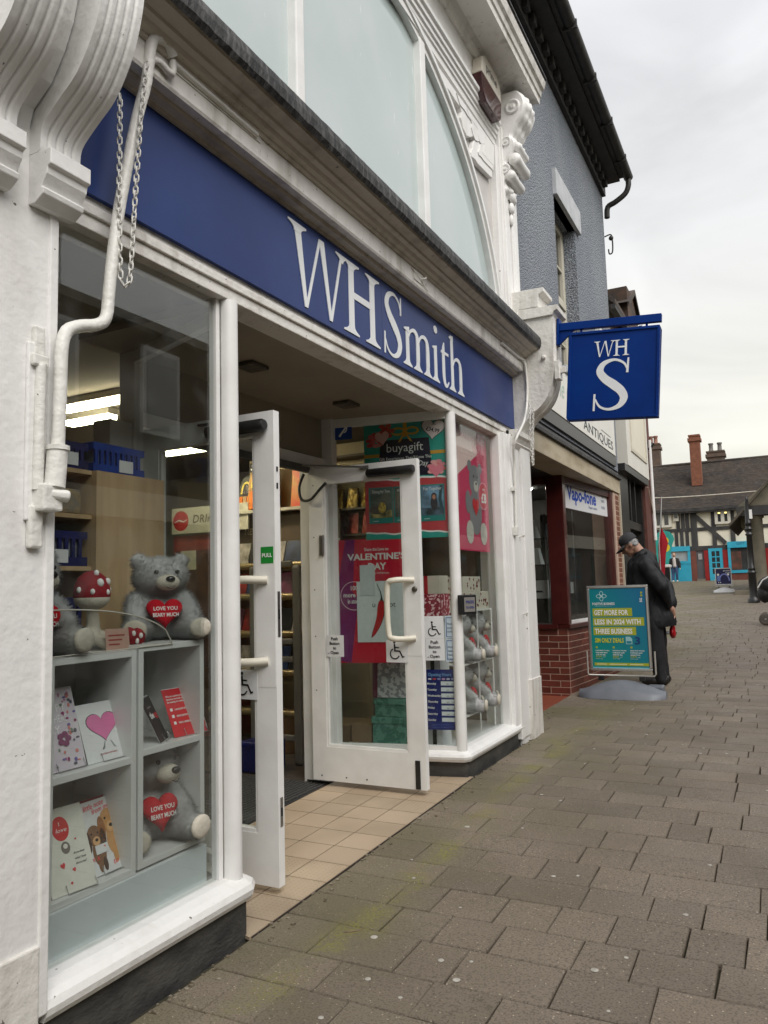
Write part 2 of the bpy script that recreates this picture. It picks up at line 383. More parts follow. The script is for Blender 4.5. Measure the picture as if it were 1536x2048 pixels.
pv.add(v, [(2 * i, 2 * i + 1, 2 * i + 3, 2 * i + 2) for i in range(len(ys) - 1)])
pavement = tag(pv.build('pavement', JOINT), kind='structure')

slabs = []
y = 1.0; rs = random.Random(21)
while y < 46.5:
    d = rs.choice((0.245, 0.26, 0.275, 0.285)); y1 = y + d
    x = (0.05 if y1 < 7.45 else -0.26)
    if y > 17.2: x = -5.6
    first = True
    while x < 5.2:
        w_ = rs.choice((0.22, 0.25, 0.27, 0.3, 0.34, 0.4, 0.5)) if not first else rs.uniform(0.16, 0.5)
        slabs.append((x, x + w_, y, y1)); x += w_; first = False
    y = y1
def slab_geo(b, x0, x1, y0, y1, rr):
    j = 0.0032; e = 0.0032; x0 += j; x1 -= j; y0 += j * 1.25; y1 -= j * 1.25
    za, zb = gz(y0), gz(y1); o = rr.uniform(-0.0012, 0.0015); tx = rr.uniform(-0.0015, 0.0015)
    jx = [rr.uniform(-0.003, 0.003) for _ in range(4)]
    q = [(x0 + jx[0], y0, za), (x1 + jx[1], y0, za), (x1 + jx[2], y1, zb), (x0 + jx[3], y1, zb)]
    c = ((x0 + x1) / 2, (y0 + y1) / 2)
    v = [(px, py, pz - 0.05) for px, py, pz in q] + [(px, py, pz - 0.005 + o) for px, py, pz in q]
    for i, (px, py, pz) in enumerate(q):
        v.append((px + (e if px < c[0] else -e), py + (e if py < c[1] else -e), pz + o + (tx if i in (1, 2) else -tx)))
    f = [(8, 9, 10, 11)]
    for i in range(4):
        k = (i + 1) % 4; f += [(i, k, 4 + k, 4 + i), (4 + i, 4 + k, 8 + k, 8 + i)]
    return b.add(v, f)
def seen(p):
    d = Vector(p) - CAM; c = RX * d.x + RY * d.y + RZ * d.z
    if c.z < 0.3: return 0
    u, w_ = 768 + 1536 * c.x / c.z, 1024 - 1536 * c.y / c.z
    return 1 / c.z if -60 < u < 1600 and -60 < w_ < 2110 else 0
rank = sorted(slabs, key=lambda s_: -max(seen((x_, y_, gz(y_))) for x_ in (s_[0], s_[1]) for y_ in s_[2:]))
rr = random.Random(4); rest = MB()
for i, s_ in enumerate(rank):
    if i < 300: slab_geo(MB(), *s_, rr).build('paving_slab', SLAB, pavement)
    else: slab_geo(rest, *s_, rr)
tag(rest.build('distant_paving_slabs', SLAB, pavement), kind='stuff')

# chewing gum trodden into the slabs
gum = MB(); rg = random.Random(9)
for _ in range(95):
    y = 2.4 + 14 * rg.random() ** 1.4; x = rg.uniform(0.3, 2.3); r = rg.uniform(0.006, 0.017)
    gum.lathe([(r, 0.0), (r * 0.9, 0.0015), (r * 0.4, 0.002)], (x, y, gz(y) + 0.0015), 9, M=None)
tag(gum.build('chewing_gum_spots', mat('old_chewing_gum', (0.50, 0.47, 0.42), (0.36, 0.34, 0.30), 40, 0.7)), 'pale chewing gum spots trodden flat on the paving slabs', 'chewing gum', kind='stuff')
# grit and crumbs of leaf along the foot of the shop wall
gr = MB()
for _ in range(170):
    y = rg.uniform(2.2, 8.5); x = 0.05 + abs(rg.gauss(0, 0.05)) if y < 7.4 else -0.2 + abs(rg.gauss(0, 0.05))
    r = rg.uniform(0.003, 0.009); z = gz(y) + 0.002
    gr.box(x - r, x + r, y - r * rg.uniform(0.4, 1.6), y + r, z - 0.004, z + r * 0.6)
tag(gr.build('wall_foot_litter', mat('dead_leaf_grit', (0.09, 0.07, 0.04), (0.30, 0.26, 0.20), 30, 0.9)), 'crumbs of leaf and grit gathered along the wall foot', 'litter', kind='stuff')
tw = MB().tube([(0.40, 3.03, 0.012), (0.43, 3.05, 0.014), (0.465, 3.085, 0.012)], [0.004, 0.005, 0.003], 6).build('twig', mat('bare_twig', (0.20, 0.15, 0.09), (0.12, 0.09, 0.05), 20, 0.8))
tag(tw, 'short brown twig lying on the mossy slab before the tiled entrance', 'twig')

# ------------------------------------------------------------------ tiled lobby
LOBX = 0.045
def ret_l(x): return 2.84 - x * 0.36 / 1.06        # plan lines of the two splayed lobby sides (x runs negative inwards)
def ret_r(x): return 5.55 + x * 0.22 / 1.06
gb = mat('tile_grout', (0.055, 0.042, 0.032), (0.04, 0.03, 0.025), 8, 0.9)
lob = MB().prism([(LOBX, 2.84), (LOBX, 5.56), (-1.12, 5.36), (-1.12, 3.18)], -0.03, 0.0)
lob.v = [(x, y_, z + gz(y_) + 0.001) for x, y_, z in lob.v]
lobby = tag(lob.build('lobby_floor', gb), kind='structure')
TILE = mat('beige_floor_tile', (0.46, 0.36, 0.26), (0.38, 0.295, 0.21), 2.2, 0.45, 0.05, 90, rand=0.07, detail=7)
TILE2 = mat('studded_beige_tile', (0.44, 0.35, 0.25), (0.35, 0.27, 0.19), 2.5, 0.5, 0.05, 90, rand=0.1, detail=7)
P = 0.2355; rt = random.Random(3)
for iy in range(12):
    for ix in range(4):
        x1 = LOBX - ix * P; x0 = x1 - P; y0 = 2.755 + iy * P; y1 = y0 + P; g_ = 0.0036
        a, b_ = x0 + g_, x1 - g_
        ya0, ya1 = max(y0 + g_, ret_l(a)), min(y1 - g_, ret_r(a) + 0.02); yb0, yb1 = max(y0 + g_, ret_l(b_)), min(y1 - g_, ret_r(b_) + 0.02)
        if ya1 - ya0 < 0.02 or yb1 - yb0 < 0.02 or a < -1.07: continue
        stud = iy in (3, 8, 9, 10) and ix < 3 or (ix == 0 and iy in (1, 2, 3))
        t_ = MB(); zt = 0.0045
        q = [(a, ya0), (b_, yb0), (b_, yb1), (a, ya1)]
        t_.add([(x, yy, gz(yy) - 0.01) for x, yy in q] + [(x, yy, gz(yy) + zt) for x, yy in q], [(4, 5, 6, 7)] + [(i, (i + 1) % 4, 4 + (i + 1) % 4, 4 + i) for i in range(4)])
        if stud:
            n = 9
            for u in range(n):
                for w_ in range(n):
                    cx_, cy_ = x0 + P * (u + 0.5) / n, y0 + P * (w_ + 0.5) / n
                    if ret_l(cx_) + 0.02 < cy_ < ret_r(cx_) - 0.01:
                        r = 0.0065; z = gz(cy_) + zt; t_.add([(cx_ - r, cy_ - r, z), (cx_ + r, cy_ - r, z), (cx_ + r, cy_ + r, z), (cx_ - r, cy_ + r, z), (cx_, cy_, z + 0.003)], [(0, 1, 4), (1, 2, 4), (2, 3, 4), (3, 0, 4)])
        t_.build('floor_tile', TILE2 if stud else TILE, lobby)
# ================================================================== the white stationer's shop
shop = root('shop_building', (0, 4.5, 0), 'white painted shop with deep cornice, arched upper window and open double doors', 'shop')
def W_(name, b, m=WHITE, parent=None, bevel=0.0): return b.build(name, m, parent or shop, True, bevel)

# --- left pier with its two scroll brackets
W_('pier', MB().box(-0.6, 0.05, 1.15, 1.745, -0.06, 2.99), WHITE)
W_('pier_moulding', MB().box(-0.1, 0.058, 1.738, 1.775, 0.2, 2.85), WHITE, bevel=0.006)
W_('pier_batten', MB().box(0.05, 0.066, 1.655, 1.70, 1.75, 2.34), WHITE, bevel=0.005)
W_('pier_base', MB().box(-0.1, 0.064, 1.14, 1.737, -0.06, 0.42), WHITE_OLD, bevel=0.006)
def impost(y0, y1, x=0.05, z=2.985):
    p = [(x, z), (x + 0.105, z), (x + 0.105, z - 0.055), (x + 0.09, z - 0.062), (x + 0.086, z - 0.085), (x + 0.062, z - 0.125), (x + 0.075, z - 0.132), (x + 0.07, z - 0.15), (x + 0.03, z - 0.175), (x, z - 0.175)]
    W_('impost', MB().extr(p, y0, y1), WHITE, bevel=0.003)
impost(1.655, 1.822); impost(1.40, 1.565)
CP = [(0.06, 2.985), (0.10, 2.995), (0.112, 3.07), (0.185, 3.136), (0.268, 3.20), (0.33, 3.29), (0.37, 3.38), (0.40, 3.50), (0.415, 3.65), (0.42, 3.80), (0.43, 4.0)]
def smooth_curve(P, n=4):
    out = []
    for i in range(len(P) - 1):
        p0 = P[max(i - 1, 0)]; p1 = P[i]; p2 = P[i + 1]; p3 = P[min(i + 2, len(P) - 1)]
        for k in range(n):
            t = k / n; out.append(tuple(0.5 * ((2 * p1[j]) + (-p0[j] + p2[j]) * t + (2 * p0[j] - 5 * p1[j] + 4 * p2[j] - p3[j]) * t * t + (-p0[j] + 3 * p1[j] - 3 * p2[j] + p3[j]) * t ** 3) for j in range(len(p1))))
    out.append(tuple(P[-1])); return out
def scroll(y0, y1, prof, x_in=0.0, reeds=4):
    C_ = smooth_curve(prof, 4); n = len(C_); m = 40; b = MB(); v = []
    for i, (x, z) in enumerate(C_):
        a = C_[max(i - 1, 0)]; c = C_[min(i + 1, n - 1)]; tx, tz = c[0] - a[0], c[1] - a[1]; l = math.hypot(tx, tz) or 1; nx, nz = tz / l, -tx / l
        for k in range(m + 1):
            u = k / m; h = 0.0
            if 0.10 < u < 0.90:
                ph = (u - 0.10) / 0.80 * reeds; h = -0.009 * math.exp(-(((ph % 1.0) - 0.5) / 0.13) ** 2)
            v.append((x + nx * h, y0 + (y1 - y0) * u, z + nz * h))
    f = [(i * (m + 1) + k, i * (m + 1) + k + 1, (i + 1) * (m + 1) + k + 1, (i + 1) * (m + 1) + k) for i in range(n - 1) for k in range(m)]
    b.add(v, f, True)
    for y in (y0, y1):
        vv = [(x, y, z) for x, z in C_] + [(x_in, y, C_[-1][1]), (x_in, y, C_[0][1])]; b.add(vv, [list(range(len(vv)))])
    b.add([(x_in, y0, C_[-1][1]), (x_in, y1, C_[-1][1]), (C_[-1][0], y1, C_[-1][1]), (C_[-1][0], y0, C_[-1][1])], [(0, 1, 2, 3)])
    return b
W_('scroll_bracket', scroll(1.655, 1.82, CP), WHITE)
W_('scroll_bracket', scroll(1.395, 1.565, CP), WHITE)
W_('bracket_backing', MB().extr([(0.0, 2.99)] + [(max(x - 0.11, 0.051), z) for x, z in CP[2:]] + [(0.0, 4.0)], 1.57, 1.65), WHITE)
W_('bracket_backing', MB().box(-0.3, 0.05, 1.15, 1.82, 2.99, 4.0), WHITE)
# --- right console
CR = [(0.06, 2.945), (0.10, 3.02), (0.175, 3.12), (0.27, 3.19), (0.35, 3.29), (0.395, 3.41), (0.415, 3.52), (0.425, 3.76), (0.435, 4.06)]
W_('scroll_bracket', scroll(7.12, 7.24, CR), WHITE_OLD)
W_('scroll_bracket', scroll(7.30, 7.42, CR), WHITE_OLD)
W_('bracket_backing', MB().extr([(0.0, 2.95)] + [(x - 0.03, z) for x, z in CR] + [(0.0, 4.06)], 7.2401, 7.2999), WHITE_OLD)
W_('console_cap', MB().extr([(-0.05, 4.06), (0.435, 4.06), (0.45, 4.09), (0.485, 4.105), (0.49, 4.15), (-0.05, 4.17)], 7.09, 7.45), WHITE_OLD, bevel=0.004)
W_('console_cap_upper', MB().extr([(-0.02, 4.17), (0.30, 4.17), (0.31, 4.29), (0.36, 4.31), (0.36, 4.35), (-0.02, 4.36)], 7.10, 7.43), WHITE_OLD, bevel=0.004)
W_('console_boss', MB().lathe([(0.02, 0), (0.022, 0.03), (0.012, 0.04)], (0, 0, 0), 10, M=Matrix.Translation((0.33, 7.12, 3.66)) @ Matrix.Rotation(PI / 2, 4, 'X')), WHITE_OLD)
W_('console_bracket_arm', MB().box(0.36, 0.52, 7.16, 7.20, 3.50, 3.56).box(0.42, 0.47, 7.13, 7.24, 3.44, 3.62), WHITE_OLD, bevel=0.004)

# --- right pilaster
W_('pilaster', MB().box(-0.3, 0.03, 6.86, 7.40, -0.02, 2.95), WHITE)
for a, b_, x in ((6.80, 6.885, 0.052), (6.90, 7.09, 0.044), (7.105, 7.40, 0.066)):
    W_('pilaster_moulding', MB().box(0.0, x, a, b_, 0.12, 2.9), WHITE, bevel=0.006)
W_('pilaster_base', MB().box(-0.2, 0.075, 7.08, 7.41, 0.0, 0.62), WHITE_OLD, bevel=0.006)
for z in (1.95, 1.23): W_('pilaster_hook', MB().tube([(0.05, 7.0, z), (0.085, 7.0, z), (0.09, 6.99, z + 0.015)], 0.008, 8), WHITE_OLD)
W_('pilaster_impost', MB().extr([(0.0, 2.95), (0.11, 2.95), (0.11, 2.90), (0.09, 2.88), (0.07, 2.84), (0.08, 2.83), (0.05, 2.79), (0.0, 2.79)], 6.86, 7.43), WHITE_OLD, bevel=0.003)

# --- stall risers and sills
W_('stall_riser', MB().prism([(0.012, 1.745), (0.012, 2.845), (-1.06, 3.205), (-1.06, 3.10), (-0.2, 1.745)], -0.04, 0.165), PLINTH)
W_('stall_riser', MB().prism([(0.012, 5.545), (0.012, 6.95), (-0.3, 6.95), (-1.06, 5.44), (-1.06, 5.325)], 0.0, 0.19), PLINTH)
def sill(path, z0, h, out=0.05, name='sill'):
    """rounded timber sill following a plan path; offset outwards on the left of the path"""
    prof = [(-0.10, 0.0), (out - 0.012, 0.0), (out, 0.02), (out + 0.004, h * 0.5), (out - 0.006, h - 0.02), (out - 0.03, h - 0.004), (-0.02, h + 0.01), (-0.10, h + 0.012)]
    n = len(path); b = MB(); v = []
    for i, p in enumerate(path):
        p = Vector(p); d0 = (p - Vector(path[i - 1])).normalized() if i else None; d1 = (Vector(path[i + 1]) - p).normalized() if i < n - 1 else None
        n0 = Vector((d0.y, -d0.x)) if d0 else None; n1 = Vector((d1.y, -d1.x)) if d1 else None
        if n0 and n1: k = (n0 + n1).normalized(); k = k / max(0.45, k.dot(n0))
        else: k = n0 or n1
        for a, z in prof: v.append((p.x + k.x * a, p.y + k.y * a, z0 + z))
    m = len(prof)
    b.add(v, [(i * m + k, i * m + (k + 1) % m, (i + 1) * m + (k + 1) % m, (i + 1) * m + k) for i in range(n - 1) for k in range(m)])
    b.add(v[:m], [list(range(m))[::-1]]); b.add(v[-m:], [list(range(m))])
    return W_(name, b, WHITE, bevel=0.0)
sill([(0.0, 1.775), (0.0, 2.83), (-0.02, 2.862), (-1.05, 3.20)], 0.165, 0.085)
sill([(-1.05, 5.33), (-0.02, 5.528), (0.0, 5.56), (0.0, 6.88)], 0.19, 0.075)

# --- posts, head, glass
def post(x, y, z0, z1, r=0.043):
    b = MB().lathe([(r, z0), (r, z1)], (x, y, 0), 14); W_('corner_post', b, CLEANW)
post(-0.034, 2.812, 0.25, 2.869); post(-0.034, 5.555, 0.26, 2.869)
W_('window_bead', MB().box(-0.095, -0.05, 2.742, 2.768, 0.26, 2.88), CLEANW, bevel=0.004)
W_('window_bead', MB().box(-0.095, -0.045, 5.585, 5.62, 0.27, 2.88), CLEANW, bevel=0.004)
W_('jamb', MB().box(-0.1, 0.035, 6.69, 6.80, 0.24, 2.9), CLEANW, bevel=0.008)
W_('jamb', MB().box(-0.09, 0.0, 6.64, 6.69, 0.24, 2.9), CLEANW, bevel=0.006)
W_('window_head', MB().box(-0.16, -0.012, 1.776, 6.95, 2.87, 2.995).box(-0.012, 0.002, 1.776, 6.95, 2.925, 2.965), WHITE_OLD, bevel=0.004)
W_('window_pane', MB().box(-0.072, -0.066, 1.74, 2.76, 0.24, 2.88), GLASS)
W_('window_pane', MB().box(-0.072, -0.066, 5.58, 6.68, 0.26, 2.88), GLASS3)
def ret_pane(p0, p1, z0, z1, m):
    d = (Vector(p1) - Vector(p0)).normalized(); n = Vector((d.y, -d.x)) * 0.003
    a, b_ = Vector(p0), Vector(p1); W_('lobby_pane', MB().prism([tuple(a + n), tuple(b_ + n), tuple(b_ - n), tuple(a - n)], z0, z1), m)
ret_pane((-0.05, 2.86), (-1.03, 3.195), 0.25, 2.88, GLASS2)
ret_pane((-0.05, 5.545), (-1.03, 5.34), 0.27, 2.88, GLASS2)
for z0, z1 in ((2.82, 2.9), (0.255, 0.30)):
    for (a, b_) in (((-0.05, 2.86), (-1.03, 3.195)), ((-0.05, 5.545), (-1.03, 5.34))):
        d = (Vector(b_) - Vector(a)).normalized(); n = Vector((d.y, -d.x)) * 0.022
        W_('lobby_rail', MB().prism([tuple(Vector(a) + n), tuple(Vector(b_) + n), tuple(Vector(b_) - n), tuple(Vector(a) - n)], z0, z1), CLEANW)
W_('lobby_post', MB().box(-1.10, -0.985, 3.16, 3.235, 0.05, 2.9), CLEANW, bevel=0.005)
W_('lobby_post', MB().box(-1.10, -0.965, 5.29, 5.37, 0.05, 2.9), CLEANW, bevel=0.005)
# --- lobby ceiling and door head
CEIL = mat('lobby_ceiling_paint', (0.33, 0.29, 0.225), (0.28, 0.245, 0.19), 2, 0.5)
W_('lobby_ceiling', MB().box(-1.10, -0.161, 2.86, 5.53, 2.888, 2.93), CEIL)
for y in (3.73, 4.89):
    W_('ceiling_spotlight', MB().box(-0.66, -0.52, y - 0.085, y + 0.085, 2.862, 2.887), mat('dark_recess', (0.05, 0.045, 0.035), (0.1, 0.09, 0.06), 30, 0.4), bevel=0.004)
W_('door_head', MB().box(-1.13, -1.03, 3.236, 5.289, 2.47, 2.56), CLEANW, bevel=0.004)
W_('transom_panel', MB().box(-1.10, -1.06, 3.236, 5.289, 2.561, 2.887), CEIL)
W_('door_jamb', MB().box(-1.13, -1.0, 5.06, 5.289, 0.05, 2.469), CLEANW, bevel=0.005)
W_('door_jamb', MB().box(-1.13, -1.0, 3.0, 3.21, 0.05, 2.469), CLEANW, bevel=0.005)
W_('head_track', MB().box(-1.03, -0.99, 3.4, 5.0, 2.41, 2.465), mat('door_gear_grey', (0.10, 0.095, 0.09), (0.06, 0.06, 0.06), 12, 0.5), bevel=0.004)

# --- doors, standing open at right angles to the front
def door(y0, y1, xh, xl, z0, z1, lock_side, name='door'):
    """leaf from hinge xh to leading edge xl; built round an opening"""
    st, tr, br = 0.125, 0.125, 0.245; d = shop
    b = MB(); ym = (y0 + y1) / 2
    b.box(xh, xh + st, y0, y1, z0, z1); b.box(xl - st, xl, y0, y1, z0, z1)
    b.box(xh + st, xl - st, y0, y1, z0, z0 + br); b.box(xh + st, xl - st, y0, y1, z1 - tr, z1)
    o = W_(name, b, CLEANW)
    for (a, c, e, f_) in ((xh + st, xh + st + 0.018, z0 + br, z1 - tr), (xl - st - 0.018, xl - st, z0 + br, z1 - tr)):
        W_('glazing_bead', MB().box(a, c, y0 + 0.006, y1 - 0.006, e, f_), CLEANW, o, 0.003)
    W_('glazing_bead', MB().box(xh + st + 0.018, xl - st - 0.018, y0 + 0.006, y1 - 0.006, z0 + br, z0 + br + 0.02), CLEANW, o, 0.003)
    W_('pane', MB().box(xh + st, xl - st, ym - 0.003, ym + 0.003, z0 + br, z1 - tr), GLASS2, o)
    return o
def d_handle(o, xs, z0, z1, y, side, reach, r=0.021, xo=0.085):
    x = xs; yo = y + side * reach
    W_('pull_handle', MB().tube(smooth_curve([(x, y, z0), (x - xo * 0.7, yo, z0), (x - xo, yo, z0 + 0.05), (x - xo, yo, z1 - 0.05), (x - xo * 0.7, yo, z1), (x, y, z1)], 5), r, 10), mat('cream_nylon', (0.72, 0.68, 0.58), (0.66, 0.62, 0.52), 20, 0.35), o)
HN = lambda: MATS['cream_nylon']
dr = door(4.985, 5.035, -1.0, -0.075, 0.10, 2.43, 1)
d_handle(dr, -0.125, 1.145, 1.555, 4.985, -1, 0.085, xo=0.17)
d_handle(dr, -0.125, 1.145, 1.555, 5.035, 1, 0.085, xo=0.12)
W_('handle_plate', MB().box(-0.20, -0.078, 4.9835, 4.985, 1.02, 1.60), CLEANW, dr)
W_('lock_cylinder', MB().lathe([(0.020, 0), (0.020, 0.012), (0.008, 0.014)], (0, 0, 0), 12, M=Matrix.Translation((-0.118, 4.9835, 1.49)) @ Matrix.Rotation(PI / 2, 4, 'X')), mat('lock_brass', (0.10, 0.09, 0.08), (0.2, 0.18, 0.14), 60, 0.4, metal=0.6), dr)
W_('door_closer', MB().lathe([(0.02, 0), (0.032, 0.012), (0.032, 0.37), (0.026, 0.385)], (0, 0, 0), 14, M=Matrix.Translation((-0.47, 4.955, 2.35)) @ Matrix.Rotation(PI / 2, 4, 'Y')), BLACK, dr)
W_('closer_arm', MB().tube([(-0.47, 4.968, 2.398), (-0.75, 4.93, 2.43), (-1.02, 4.88, 2.455)], 0.008, 6).box(-0.53, -0.46, 4.965, 4.984, 2.385, 2.412), STEEL, dr)
W_('foot_bolt', MB().box(-0.155, -0.118, 4.975, 4.985, 0.105, 0.30), BLACK, dr, 0.003)
W_('hinge_keep', MB().box(-0.90, -0.865, 4.965, 4.984, 1.76, 1.92), STEEL, dr, 0.004)
W_('sensor_cable', MB().tube(smooth_curve([(-0.835, 4.975, 2.315), (-0.87, 4.95, 2.27), (-0.95, 4.93, 2.19), (-1.03, 4.93, 2.20), (-1.06, 4.95, 2.30), (-1.03, 4.97, 2.40)], 5), 0.011, 8), BLACK, dr)
for z in (2.30, 2.22, 1.9, 1.5, 1.15, 0.75): W_('screw', MB().box(-0.962, -0.954, 4.983, 4.986, z, z + 0.008), BLACK, dr)
for x in (-0.93, -0.72, -0.55): W_('screw', MB().box(x, x + 0.01, 4.983, 4.986, 0.13, 0.14), BLACK, dr)
dl = door(3.235, 3.285, -1.0, -0.085, 0.055, 2.44, -1)
d_handle(dl, -0.135, 1.15, 1.56, 3.235, -1, 0.085, xo=0.20)
d_handle(dl, -0.135, 1.15, 1.56, 3.285, 1, 0.085, xo=0.12)
W_('handle_plate', MB().box(-0.21, -0.088, 3.2335, 3.235, 1.02, 1.66), CLEANW, dl)
W_('door_closer', MB().lathe([(0.02, 0), (0.034, 0.012), (0.034, 0.37), (0.026, 0.385)], (0, 0, 0), 14, M=Matrix.Translation((-0.50, 3.20, 2.36)) @ Matrix.Rotation(PI / 2, 4, 'Y')), BLACK, dl)
W_('closer_arm', MB().tube([(-0.5, 3.21, 2.41), (-0.75, 3.30, 2.44), (-1.02, 3.36, 2.46)], 0.009, 6), BLACK, dl)
W_('lock_plate', MB().box(-0.0855, -0.083, 3.250, 3.272, 1.27, 1.50), STEEL, dl)
W_('lock_plate', MB().box(-0.0855, -0.0825, 3.250, 3.272, 0.34, 0.48), STEEL, dl)
W_('lock_slot', MB().box(-0.0845, -0.0815, 3.255, 3.267, 1.36, 1.41), BLACK, dl)
for z0, z1 in ((2.03, 2.06), (2.12, 2.145), (0.39, 0.43)): W_('lock_slot', MB().box(-0.0845, -0.0815, 3.255, 3.267, z0, z1), BLACK, dl)

# --- main cornice
CO = [(-0.02, 3.515), (0.028, 3.515), (0.03, 3.528), (0.07, 3.532), (0.075, 3.55), (0.118, 3.552), (0.125, 3.565), (0.125, 3.668), (0.14, 3.672), (0.145, 3.688), (0.170, 3.695), (0.185, 3.712), (0.212, 3.718), (0.218, 3.732), (0.245, 3.742), (0.27, 3.750), (0.285, 3.772), (-0.02, 3.80)]
CS_, CB_, CM_ = [(-0.02, 3.515), (0.028, 3.515), (0.03, 3.528), (0.07, 3.532), (0.075, 3.55), (-0.02, 3.552)], [(-0.02, 3.553), (0.118, 3.553), (0.125, 3.565), (0.125, 3.668), (-0.02, 3.668)], [(-0.02, 3.669), (0.135, 3.669)] + CO[8:]
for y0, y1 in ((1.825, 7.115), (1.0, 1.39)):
    W_('cornice_bead', MB().extr(CS_, y0, y1), GRIME_SHADE); W_('cornice_board', MB().extr(CB_, y0, y1), WHITE_OLD); W_('cornice_moulding', MB().extr(CM_, y0, y1), GRIME_SHADE)
lb = MB(); rr = random.Random(5); prof0 = [(0.27, 3.772), (0.288, 3.752), (0.306, 3.775), (0.310, 3.82), (0.302, 3.862), (0.285, 3.885), (0.12, 3.91), (-0.02, 3.93)]
n = 150; m_ = len(prof0); v = []
for i in range(n + 1):
    y = 1.0 + (7.16 - 1.0) * i / n
    for k, (x, z) in enumerate(prof0):
        a = 0.45 if 1 <= k <= 4 else 0.1
        v.append((x + a * rr.uniform(-0.005, 0.006), y, z + a * rr.uniform(-0.006, 0.005)))
lb.add(v, [(i * m_ + k, i * m_ + k + 1, (i + 1) * m_ + k + 1, (i + 1) * m_ + k) for i in range(n) for k in range(m_ - 1)])
lb.add(v[-m_:], [list(range(m_))])
W_('lead_flashing', lb, LEAD)
W_('lead_end_lap', MB().tube([(0.27, 7.15, 3.93), (0.32, 7.17, 3.86), (0.315, 7.19, 3.77), (0.37, 7.17, 3.79)], [0.012, 0.02, 0.016, 0.006], 6), LEAD)
W_('fascia_backing', MB().box(-0.16, -0.012, 1.82, 7.12, 2.995, 3.80), WHITE_OLD)
# bits fixed to the cornice board
W_('iron_eye', MB().box(0.126, 0.131, 4.60, 4.75, 3.59, 3.66).tube([(0.13, 4.70, 3.62), (0.155, 4.71, 3.62), (0.16, 4.73, 3.635)], 0.008, 6).tube([(0.13, 4.56, 3.655), (0.133, 4.82, 3.575)], 0.004, 5), WHITE_OLD)

# --- upper storey
ACY, ACZ, AA, AB = 4.3, 3.80, 2.55, 2.08
def arc(y, a=AA, b=AB):
    k = max(0.0, 1 - ((y - ACY) / a) ** 2); return ACZ + b * math.sqrt(k)
PANE = mat('sky_toned_glass', (0.475, 0.555, 0.55), (0.53, 0.595, 0.60), 1.2, 0.06, 0.02, 3, spec=0.7)  # the sky these panes reflect is put into an opaque pale base colour
def scratch_pane():
    m = PANE; t = m.node_tree; b = t.nodes['Principled BSDF']; nn = t.nodes.new; L = t.links.new
    co = nn('ShaderNodeTexCoord').outputs['Object']; mp = nn('ShaderNodeMapping'); mp.inputs['Rotation'].default_value = (0.35, 0, 0); mp.inputs['Scale'].default_value = (1, 26, 5); L(co, mp.inputs[0])
    n = nn('ShaderNodeTexNoise'); n.inputs['Scale'].default_value = 1.2; n.inputs['Detail'].default_value = 2; L(mp.outputs[0], n.inputs['Vector'])
    r = nn('ShaderNodeMapRange'); r.inputs[1].default_value = 0.72; r.inputs[2].default_value = 0.76; r.inputs[4].default_value = 0.45; L(n.outputs[0], r.inputs[0])
    x = nn('ShaderNodeMixRGB'); x.inputs[2].default_value = (0.82, 0.83, 0.83, 1); L(r.outputs[0], x.inputs[0])
    src = b.inputs['Base Color'].links[0].from_socket; L(src, x.inputs[1]); L(x.outputs[0], b.inputs['Base Color'])
scratch_pane()
def ypane(y0, y1):
    n = 16; top = [(y0 + (y1 - y0) * i / n, arc(y0 + (y1 - y0) * i / n)) for i in range(n + 1)]
    pts = [(y0, 3.82)] + top + [(y1, 3.82)]
    F = frame((-0.06, 0, 0), (0, 1, 0), (0, 0, 1)); W_('upper_pane', MB().prism(pts, -0.01, 0.0, F), PANE)
ypane(ACY - AA + 0.01, 3.40); ypane(3.46, 5.15); ypane(5.23, ACY + AA - 0.01)
for y, w_ in ((3.43, 0.042), (5.19, 0.048)): W_('mullion', MB().box(-0.07, 0.0, y - w_, y + w_, 3.8, arc(y) + 0.02), CLEANW, bevel=0.008)
def arch_bar(d0, d1, x0, x1, m, name):
    b = MB(); n = 48; v = []
    for i in range(n + 1):
        a = PI * i / n
        for d, x in ((d0, x0), (d0, x1), (d1, x1), (d1, x0)): v.append((x, ACY + (AA + d) * math.cos(a), ACZ + (AB + d) * math.sin(a)))
    b.add(v, [(i * 4 + k, i * 4 + (k + 1) % 4, (i + 1) * 4 + (k + 1) % 4, (i + 1) * 4 + k) for i in range(n) for k in range(4)]); W_(name, b, m)
arch_bar(-0.02, 0.035, -0.07, -0.01, CLEANW, 'arch_moulding'); arch_bar(0.035, 0.075, -0.07, 0.012, CLEANW, 'arch_moulding')
# spandrel panel between the arch and its square frame
sp = MB(); n = 40; v = []
for i in range(n + 1):
    y = 1.60 + (7.0 - 1.60) * i / n; z = arc(y, AA + 0.05, AB + 0.05) if abs(y - ACY) < AA + 0.05 else 3.8
    v += [(-0.045, y, z), (-0.045, y, 6.02)]
sp.add(v, [(2 * i, 2 * i + 1, 2 * i + 3, 2 * i + 2) for i in range(n)]); W_('spandrel_panel', sp, mat('grey_white_panel', (0.60, 0.58, 0.56), (0.52, 0.50, 0.48), 4, 0.5, 0.1, 30))
z3 = lambda zx, zy: at((860 + zx / 6.4, 40 + zy / 6.4), x=-0.03)
oc = [z3(*q) for q in ((60, 600), (130, 830), (215, 930), (280, 1040), (345, 1130), (362, 1190), (352, 1260), (372, 1340), (385, 1400), (425, 1490), (470, 1515), (518, 1505), (530, 1545), (508, 1600), (505, 1650), (478, 1705), (490, 1760), (540, 1800), (570, 1850), (640, 1920), (760, 2040), (760, 1590))]
F = frame((-0.044, 0, 0), (0, 1, 0), (0, 0, 1))
W_('spandrel_carving', MB().prism([(p.y, p.z) for p in oc], 0.0, 0.045, F), WHITE, bevel=0.006)
